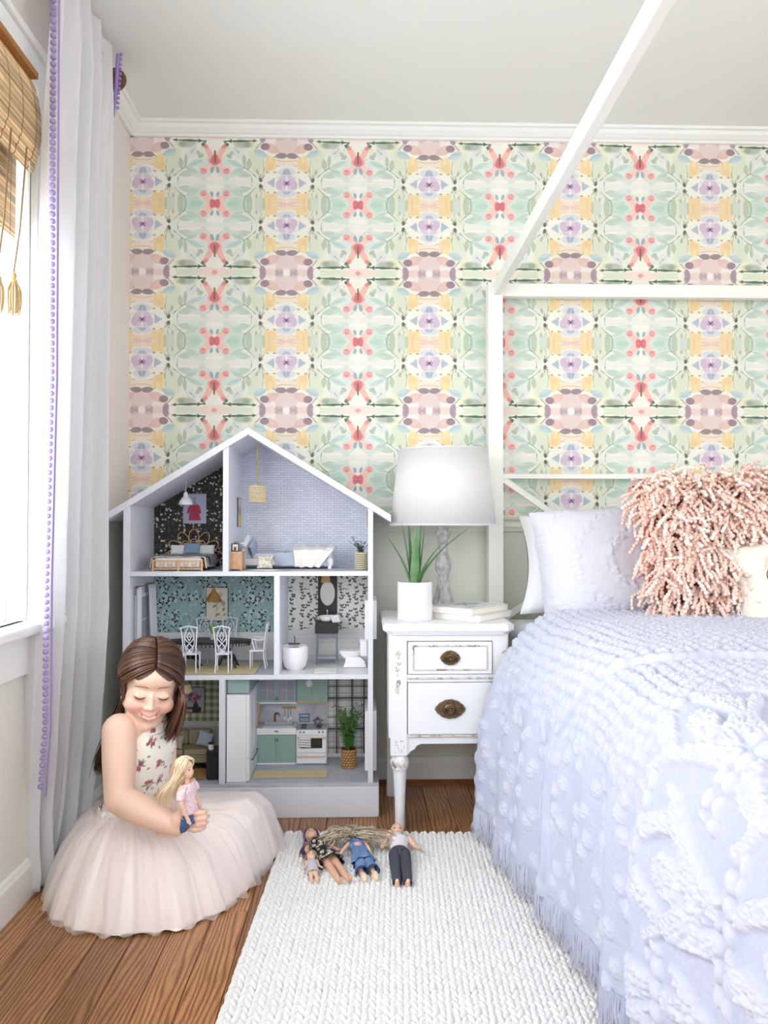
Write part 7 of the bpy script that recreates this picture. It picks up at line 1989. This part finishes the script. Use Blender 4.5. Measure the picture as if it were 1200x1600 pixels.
# ------------------------------------------------------------ dolls
def doll(label, H, loc, Rm, joints, skin, scale=1.0, voxel=.0015):
    """H = height; joints in a local frame: x left, -y front, z up along the body (pelvis at origin), scaled to a 0.29 m doll"""
    t = T('doll', label, 'doll', loc)
    k = H / .29
    def L(p): return Rm @ (Vector(p) * k)
    mb = MB(); C_ = lambda a, b, r0, r1, n=12: mb.cone(L(a), L(b), r0 * k, r1 * k, n)
    J = dict(neck=(0, 0, .088), head=(0, 0, .122), shL=(.026, 0, .080), shR=(-.026, 0, .080), elL=(.034, .002, .045), elR=(-.034, .002, .045), haL=(.036, -.006, .012), haR=(-.036, -.006, .012), hiL=(.011, 0, -.004), hiR=(-.011, 0, -.004), knL=(.012, 0, -.072), knR=(-.012, 0, -.072), anL=(.012, .004, -.140), anR=(-.012, .004, -.140), toL=(.013, -.012, -.152), toR=(-.013, -.012, -.152))
    J.update(joints)
    w = J.get('bulk', 1.0); hs = J.get('hs', 1.0)
    mb.ell(L((0, 0, .006)), (.019 * k * w, .013 * k * w, .016 * k), 14, 9, R=Rm); mb.ell(L((0, 0, .035)), (.0135 * k * w, .010 * k * w, .022 * k), 14, 9, R=Rm); mb.ell(L((0, -.002, .066)), (.0195 * k * w, .013 * k * w, .020 * k), 14, 9, R=Rm)
    C_((0, 0, .07), J['neck'], .010, .0065); C_(J['neck'], J['head'], .0065, .0065)
    hd = Vector(J['head']); hm = Rm @ J.get('hrot', Matrix.Identity(3))
    def LH(p): return Rm @ (hd * k) + hm @ (Vector(p) * k * hs)
    mb.ell(LH((0, .002, .008)), (.0165 * k * hs, .0185 * k * hs, .0180 * k * hs), 16, 11, R=hm); mb.ell(LH((0, -.006, -.006)), (.0125 * k * hs, .0120 * k * hs, .0140 * k * hs), 16, 11, R=hm); mb.ell(LH((0, -.0185, -.002)), (.0022 * k * hs, .0030 * k * hs, .0030 * k * hs), 8, 6, R=hm)
    for s in ('L', 'R'):
        C_((0, 0, .078), J['sh' + s], .009, .0085); C_(J['sh' + s], J['el' + s], .0080 * w, .0062); C_(J['el' + s], J['ha' + s], .0064, .0045)
        ha = Vector(J['ha' + s]); d = (ha - Vector(J['el' + s])).normalized(); sd = 1 if s == 'L' else -1
        C_(ha, ha + d * .008, .0052, .0052, 10); fx = Vector((1, 0, 0)) if abs(d.x) < .8 else Vector((0, 0, 1)); fx = (fx - d * fx.dot(d)).normalized()
        for q in range(4): C_(ha + d * .009 + fx * (.0036 - .0024 * q), ha + d * (.0185 - .001 * abs(q - 1.3)) + fx * (.0048 - .0032 * q) + Vector((0, -.002, 0)), .0016, .0013, 8)
        C_(ha + d * .003 + fx * .004 * sd, ha + d * .011 + fx * .0085 * sd, .0018, .0013, 8)
        C_(J['hi' + s], J['kn' + s], .0135 * w, .0095); C_(J['kn' + s], Vector(J['kn' + s]).lerp(Vector(J['an' + s]), .4), .0092, .0095); C_(Vector(J['kn' + s]).lerp(Vector(J['an' + s]), .4), J['an' + s], .0095, .0058); C_(J['an' + s], J['to' + s], .0062, .0046)
    me = remesh(mb, voxel * k, 4, .45)
    me.materials.clear(); me.materials.append(skin); me.name = 'body'
    o = obj_mesh('body', me, t)
    # painted face details as small raised pieces
    P_ = co_of(me); bv = BVHTree.FromPolygons([Vector(p) for p in P_], [tuple(p.vertices) for p in me.polygons])
    def fpt(x, z, off=.0002):
        d = hm @ Vector((0, 1, 0)); h = bv.ray_cast(LH((x, -.06, z)), d); return (h[0] if h[0] else LH((x, -.018, z))) - d * off
    ek = M('doll_eye_dark', (66, 50, 60), .3)
    for s in (-1, 1):
        MB().ell(fpt(s * .0068, .003), (.0026 * k * hs, .0008, .0018 * k * hs), 10, 6, R=hm).build('eye', ek, t)
        MB().tube([fpt(s * (.0035 + .0022 * q), .0085 + .001 * math.sin(q)) for q in range(4)], .0005 * k, 5).build('eyebrow', M('doll_brow', (150, 116, 90), .6), t)
    MB().tube([fpt(-.004 + .002 * q, -.0105 - .0006 * math.sin(q * PI / 4)) for q in range(5)], [.0004 * k, .0009 * k, .0011 * k, .0009 * k, .0004 * k], 6).build('lips', M('doll_lips', (206, 110, 120), .4), t)
    return t, L, LH, hm, k, J
pink_skin = M('doll_skin', (236, 196, 172), .35, sss=.05); tan_skin = M('doll_skin_tan', (222, 176, 150), .35)
def frame_lie(head, feet, up=Vector((0, 0, 1))):
    """rotation for a doll lying on its back: local z from feet to head, local -y (front) upwards"""
    zz = (Vector(head) - Vector(feet)).normalized(); yy = -(up - zz * up.dot(zz)).normalized(); xx = yy.cross(zz)
    return Matrix((xx, yy, zz)).transposed()
def garment(t, name, L, rings, mat, n=28, uv=True, flare=0):
    """rings: (centre, rx, ry) in the doll frame; closed tube of cloth"""
    mb = MB(); m = len(rings) - 1
    def fn(u, v):
        f = v * m; i = min(int(f), m - 1); q = f - i; c = Vector(rings[i][0]).lerp(Vector(rings[i + 1][0]), q); rx = rings[i][1] * (1 - q) + rings[i + 1][1] * q; ry = rings[i][2] * (1 - q) + rings[i + 1][2] * q
        a = u * 2 * PI; w = 1 + flare * v * .12 * math.sin(a * 7); return L((c.x + rx * w * math.cos(a), c.y + ry * w * math.sin(a), c.z))
    o = mb.grid(fn, n, m * 4, uvs=(2, 2)).build(name, mat, t); o.modifiers.new('t', 'SOLIDIFY').thickness = .0012; return o
def leg_tube(t, name, L, pts, rs, mat):
    return MB().tube([L(p) for p in pts], rs, 14).build(name, mat, t)
ZR = .030
# 1 purple hair, black floral dress
hd, ft = on_floor(491, 1312, ZR + .015), on_floor(533, 1368, ZR)
R1 = frame_lie(hd, ft); pel = Vector(hd).lerp(Vector(ft), .46)
t, L, LH, hm, k, J = doll('purple-haired doll in a black floral dress lying on the rug', .285, pel, R1, dict(hrot=Matrix.Rotation(R_(-4), 3, 'X') @ Matrix.Rotation(R_(10), 3, 'Y'), hs=1.12, elR=(-.040, .0, .050), haR=(-.044, -.004, .016)), tan_skin)
dfm = print_mat('black_daisy_cloth', paint_doll_floral(), 'uv', rough=.7)
garment(t, 'dress', L, [((0, 0, .088), .022, .013), ((0, 0, .070), .023, .017), ((0, 0, .040), .018, .014), ((0, 0, .012), .024, .018), ((0, 0, -.020), .030, .022), ((0, 0, -.045), .036, .025)], dfm, flare=1)
for s in (-1, 1): garment(t, 'sleeve', L, [((s * .020, 0, .083), .010, .010), ((s * .028, 0, .074), .011, .011), ((s * .032, 0, .062), .0115, .0115)], dfm, 16)
pur = [M('purple_doll_hair', (122, 88, 136), .35), M('purple_doll_hair_light', (160, 120, 168), .35), M('purple_doll_hair_dark', (78, 56, 92), .4)]
w_ = t.location
def tips(s, t_):
    c = w_ + LH((0, .006, 0)); o = hm @ Vector((s * .022, .012, -.02)); 
    return [c + o, c + hm @ Vector((s * (.030 + .006 * t_), .014, -.045)), c + Rm1 @ Vector((s * .026 - .022, .012, -.066 - .012 * t_))]
Rm1 = R1
make_hair('hair', t, w_ + LH((0, .002, .008)), hm, (0, 0, 0), (.0195 * k, .021 * k, .0205 * k), tips, pur, 70, .0015, .006, 5, w_, a0=75, start=((0, -.55, .85), (0, .5, .85)), pts_n=14)
# 2 toddler doll
hd, ft = on_floor(487, 1343, ZR + .012), on_floor(491, 1376, ZR - .004)
R2 = frame_lie(hd, ft); pel = Vector(hd).lerp(Vector(ft), .55)
t, L, LH, hm, k, J = doll('tiny toddler doll in a striped top lying left of the floral dress doll', .145, pel, R2, dict(hs=1.55, bulk=1.3, head=(0, 0, .120), knL=(.014, 0, -.050), knR=(-.014, 0, -.050), anL=(.014, .004, -.095), anR=(-.014, .004, -.095), toL=(.015, -.014, -.104), toR=(-.015, -.014, -.104), haL=(.044, -.006, .02), haR=(-.044, -.006, .02)), pink_skin, voxel=.0018)
def striped():
    a = np.ones((40, 8, 3)) * np.array((226, 214, 220)) / 255
    for q in range(0, 40, 10): a[q:q + 4] = np.array((150, 156, 184)) / 255
    return a
garment(t, 'striped_top', L, [((0, 0, .086), .024, .020), ((0, 0, .060), .028, .024), ((0, 0, .020), .030, .024), ((0, 0, -.022), .032, .025)], print_mat('striped_doll_cloth', striped(), 'uv'), 20)
w_ = t.location
def tips(s, t_): c = w_ + LH((0, .006, 0)); return [c + hm @ Vector((s * .018, .014, -.004)), c + hm @ Vector((s * .016, .016, -.014))]
lb = [M('light_brown_doll_hair', (176, 140, 108), .4), M('light_brown_doll_hair_pale', (206, 174, 140), .4), M('light_brown_doll_hair_dark', (130, 98, 74), .4)]
make_hair('hair', t, w_ + LH((0, .002, .008)), hm, (0, 0, 0), (.0195 * k * 1.5, .021 * k * 1.5, .0205 * k * 1.5), tips, lb, 34, .0010, .0015, 6, w_, a0=75, start=((0, -.55, .85), (0, .5, .85)), pts_n=10)
# 3 blonde doll face-down in denim with tousled hair
hd, ft = on_floor(553, 1312, ZR + .02), on_floor(577, 1362, ZR)
R3 = frame_lie(hd, ft) @ Matrix.Rotation(PI, 3, 'Z'); pel = Vector(hd).lerp(Vector(ft), .52)
t, L, LH, hm, k, J = doll('doll in blue denim with wild sandy hair spread over the rug', .235, pel, R3, dict(hiL=(.016, 0, -.004), hiR=(-.016, 0, -.004), knL=(.024, 0, -.062), knR=(-.014, 0, -.062), anL=(.026, -.004, -.120), anR=(-.012, -.004, -.120), toL=(.028, -.010, -.140), toR=(-.012, -.010, -.140), elL=(.050, .0, .052), haL=(.066, 0, .030)), pink_skin)
dn = M('blue_denim', (86, 120, 170), .85, bump=(500, .6, .0008), var=(70, (140, 168, 204), .7)); dn2 = M('dark_denim', (44, 68, 120), .85, bump=(500, .5, .0008))
garment(t, 'denim_top', L, [((0, 0, .086), .025, .018), ((0, 0, .060), .028, .021), ((0, 0, .030), .025, .020), ((0, 0, .004), .030, .022), ((.004, 0, -.022), .036, .024), ((.005, 0, -.045), .040, .024)], dn, flare=1)
for s, kx in ((1, .024), (-1, -.014)): garment(t, 'denim_leg', L, [((s * .014, 0, -.030), .018, .018), ((kx * .8, 0, -.060), .019, .019), ((kx, 0, -.092), .021, .020)], dn, 18); garment(t, 'denim_cuff', L, [((kx, 0, -.089), .0215, .021), ((kx, 0, -.100), .0225, .0215)], dn2, 18)
MB().ell(L((.004, .021, .040)), (.011, .003, .011), 16, 6, R=R3).build('round_patch', M('red_white_patch', (226, 206, 204), .8, var=(160, (190, 70, 70), .9)), t)
sh_ = M('doll_shoe', (226, 206, 180), .5)
for s in (1, -1): kx = .026 if s > 0 else -.012; MB().ell(L((kx, .003, -.130)), (.0095, .011, .018), 12, 8, R=R3).build('shoe', sh_, t)
rg = random.Random(31); mb = MB(); c = w3_ = Vector(hd); w_ = t.location
ash = [M('sandy_hair', (196, 180, 156), .5), M('sandy_hair_pale', (222, 212, 194), .5), M('sandy_hair_dark', (146, 126, 100), .5)]
for q in range(330):
    a = rg.uniform(-.45, PI + .45); el = rg.uniform(.1, 1.3); d = Vector((math.cos(a) * math.sin(el), math.sin(a) * math.sin(el), math.cos(el)))
    p = c + d * .018; P_ = [p]; far = rg.uniform(.030, .085); tgt = Vector((math.cos(a) * far * 1.35, math.sin(a) * far * .8 - .012, 0)) + c; tgt.z = ZR + rg.uniform(-.004, .022)
    for m_ in (.35, .7, 1.0): P_.append(p.lerp(tgt, m_) + Vector((rg.gauss(0, .014), rg.gauss(0, .012), .016 * math.sin(PI * m_) + abs(rg.gauss(0, .004)))))
    P_ = catmull(P_, 10); mb.tube([v - w_ for v in P_], [.0012] * 8 + [.0008, .0006, .0004], 4, mi=rg.choice((0, 0, 1, 2)))
obj_mesh('hair', mb.mesh('hair', ash, recalc=False, ang=180), t)
# 4 man doll
hd, ft = on_floor(621, 1303, ZR + .014), on_floor(629, 1382, ZR)
R4 = frame_lie(hd, ft); pel = Vector(hd).lerp(Vector(ft), .44)
t, L, LH, hm, k, J = doll('male doll with cropped hair, white vest and dark jeans lying on the rug', .315, pel, R4, dict(bulk=1.22, hs=1.08, shL=(.031, 0, .080), shR=(-.031, 0, .080), elL=(.044, .002, .045), elR=(-.043, .0, .046), haL=(.050, -.006, .020), haR=(-.030, -.016, .060), hrot=Matrix.Rotation(R_(22), 3, 'X')), pink_skin)
garment(t, 'vest', L, [((0, -.001, .086), .021, .015), ((0, -.001, .070), .027, .0185), ((0, 0, .050), .0225, .017), ((0, 0, .022), .022, .017), ((0, 0, .008), .0235, .0175)], M('doll_white_vest', (240, 234, 240), .8))
jn = M('charcoal_denim', (70, 74, 86), .85, bump=(500, .5, .0006))
garment(t, 'jeans', L, [((0, 0, .016), .0232, .0172), ((0, 0, .004), .0262, .0192), ((0, 0, -.010), .0275, .020)], jn)
for s in (-1, 1): garment(t, 'jeans_leg', L, [((s * .0125, 0, -.004), .0158, .0185), ((s * .0125, 0, -.040), .0148, .016), ((s * .0125, 0, -.075), .0130, .0135), ((s * .0125, .002, -.110), .0120, .0125), ((s * .0125, .003, -.138), .0105, .0110)], jn, 18)
MB().ell(LH((0, .006, .014)), (.0172 * k, .0175 * k, .0155 * k), 16, 10, R=hm).build('hair', M('cropped_fair_hair', (206, 172, 150), .7, bump=(900, .8, .001)), t)
# 5 the doll in the girl's hand
hd = at(290, 1196, 1.845); ft = Vector(hx) + Vector((.012, .002, -.06))
zz_ = (Vector(hd) - ft).normalized(); f_ = Vector((.93, -.37, 0)); yy_ = -(f_ - zz_ * f_.dot(zz_)).normalized(); R5 = Matrix((yy_.cross(zz_), yy_, zz_)).transposed()
pel = Vector(hd) - zz_ * .118
t, L, LH, hm, k, J = doll('blonde doll in white top and blue jeans held in the girl\'s hand', .255, pel, R5, dict(hs=1.15, elR=(-.040, -.004, .046), haR=(-.034, -.016, .004), knL=(.010, .030, -.050), knR=(-.010, .030, -.050), anL=(.010, .090, -.060), anR=(-.010, .090, -.060), toL=(.010, .104, -.062), toR=(-.010, .104, -.062)), pink_skin)
garment(t, 'blouse', L, [((0, 0, .088), .023, .014), ((0, 0, .068), .026, .019), ((0, 0, .045), .023, .017), ((0, 0, .024), .025, .018), ((0, 0, .006), .027, .019)], M('doll_blouse', (244, 232, 238), .8, var=(260, (200, 110, 140), .5)))
for s in (-1, 1): garment(t, 'blouse_sleeve', L, [((s * .020, 0, .083), .011, .011), ((s * .030, 0, .070), .012, .012), ((s * .035, 0, .056), .0115, .0115)], MATS['doll_blouse'], 16)
j5 = M('mid_denim', (72, 100, 146), .85, bump=(500, .5, .0006))
garment(t, 'jeans', L, [((0, 0, .012), .0225, .0165), ((0, 0, -.004), .0250, .0185), ((0, -.004, -.020), .0245, .0185)], j5)
for s in (-1, 1): garment(t, 'jeans_leg', L, [((s * .0115, 0, -.006), .0145, .0165), ((s * .0108, .012, -.030), .0140, .0155), ((s * .010, .028, -.046), .0120, .0150), ((s * .010, .050, -.0535), .0115, .012)], j5, 18)
blo = [M('blonde_hair', (240, 222, 186), .4), M('blonde_hair_pale', (250, 240, 218), .4), M('blonde_hair_dark', (214, 184, 140), .45)]
w_ = t.location
def tips(s, t_):
    c = w_ + LH((0, .006, 0)); d = Vector((-.010 - .010 * t_, 0, 0))
    return [c + hm @ Vector((s * .024, .008 + .016 * t_, -.022)), c + hm @ Vector((s * .028, .014 + .022 * t_, -.050)) + d, c + hm @ Vector((s * .024, .018 + .020 * t_, -.080)) + d * 1.4]
make_hair('hair', t, w_ + LH((0, .002, .008)), hm, (0, 0, 0), (.0200 * k * 1.1, .0215 * k * 1.1, .0215 * k * 1.1), tips, blo, 95, .0013, .005, 9, w_, a0=68, start=((0, -.60, .80), (0, .5, .85)), wave=.0022, pts_n=20)
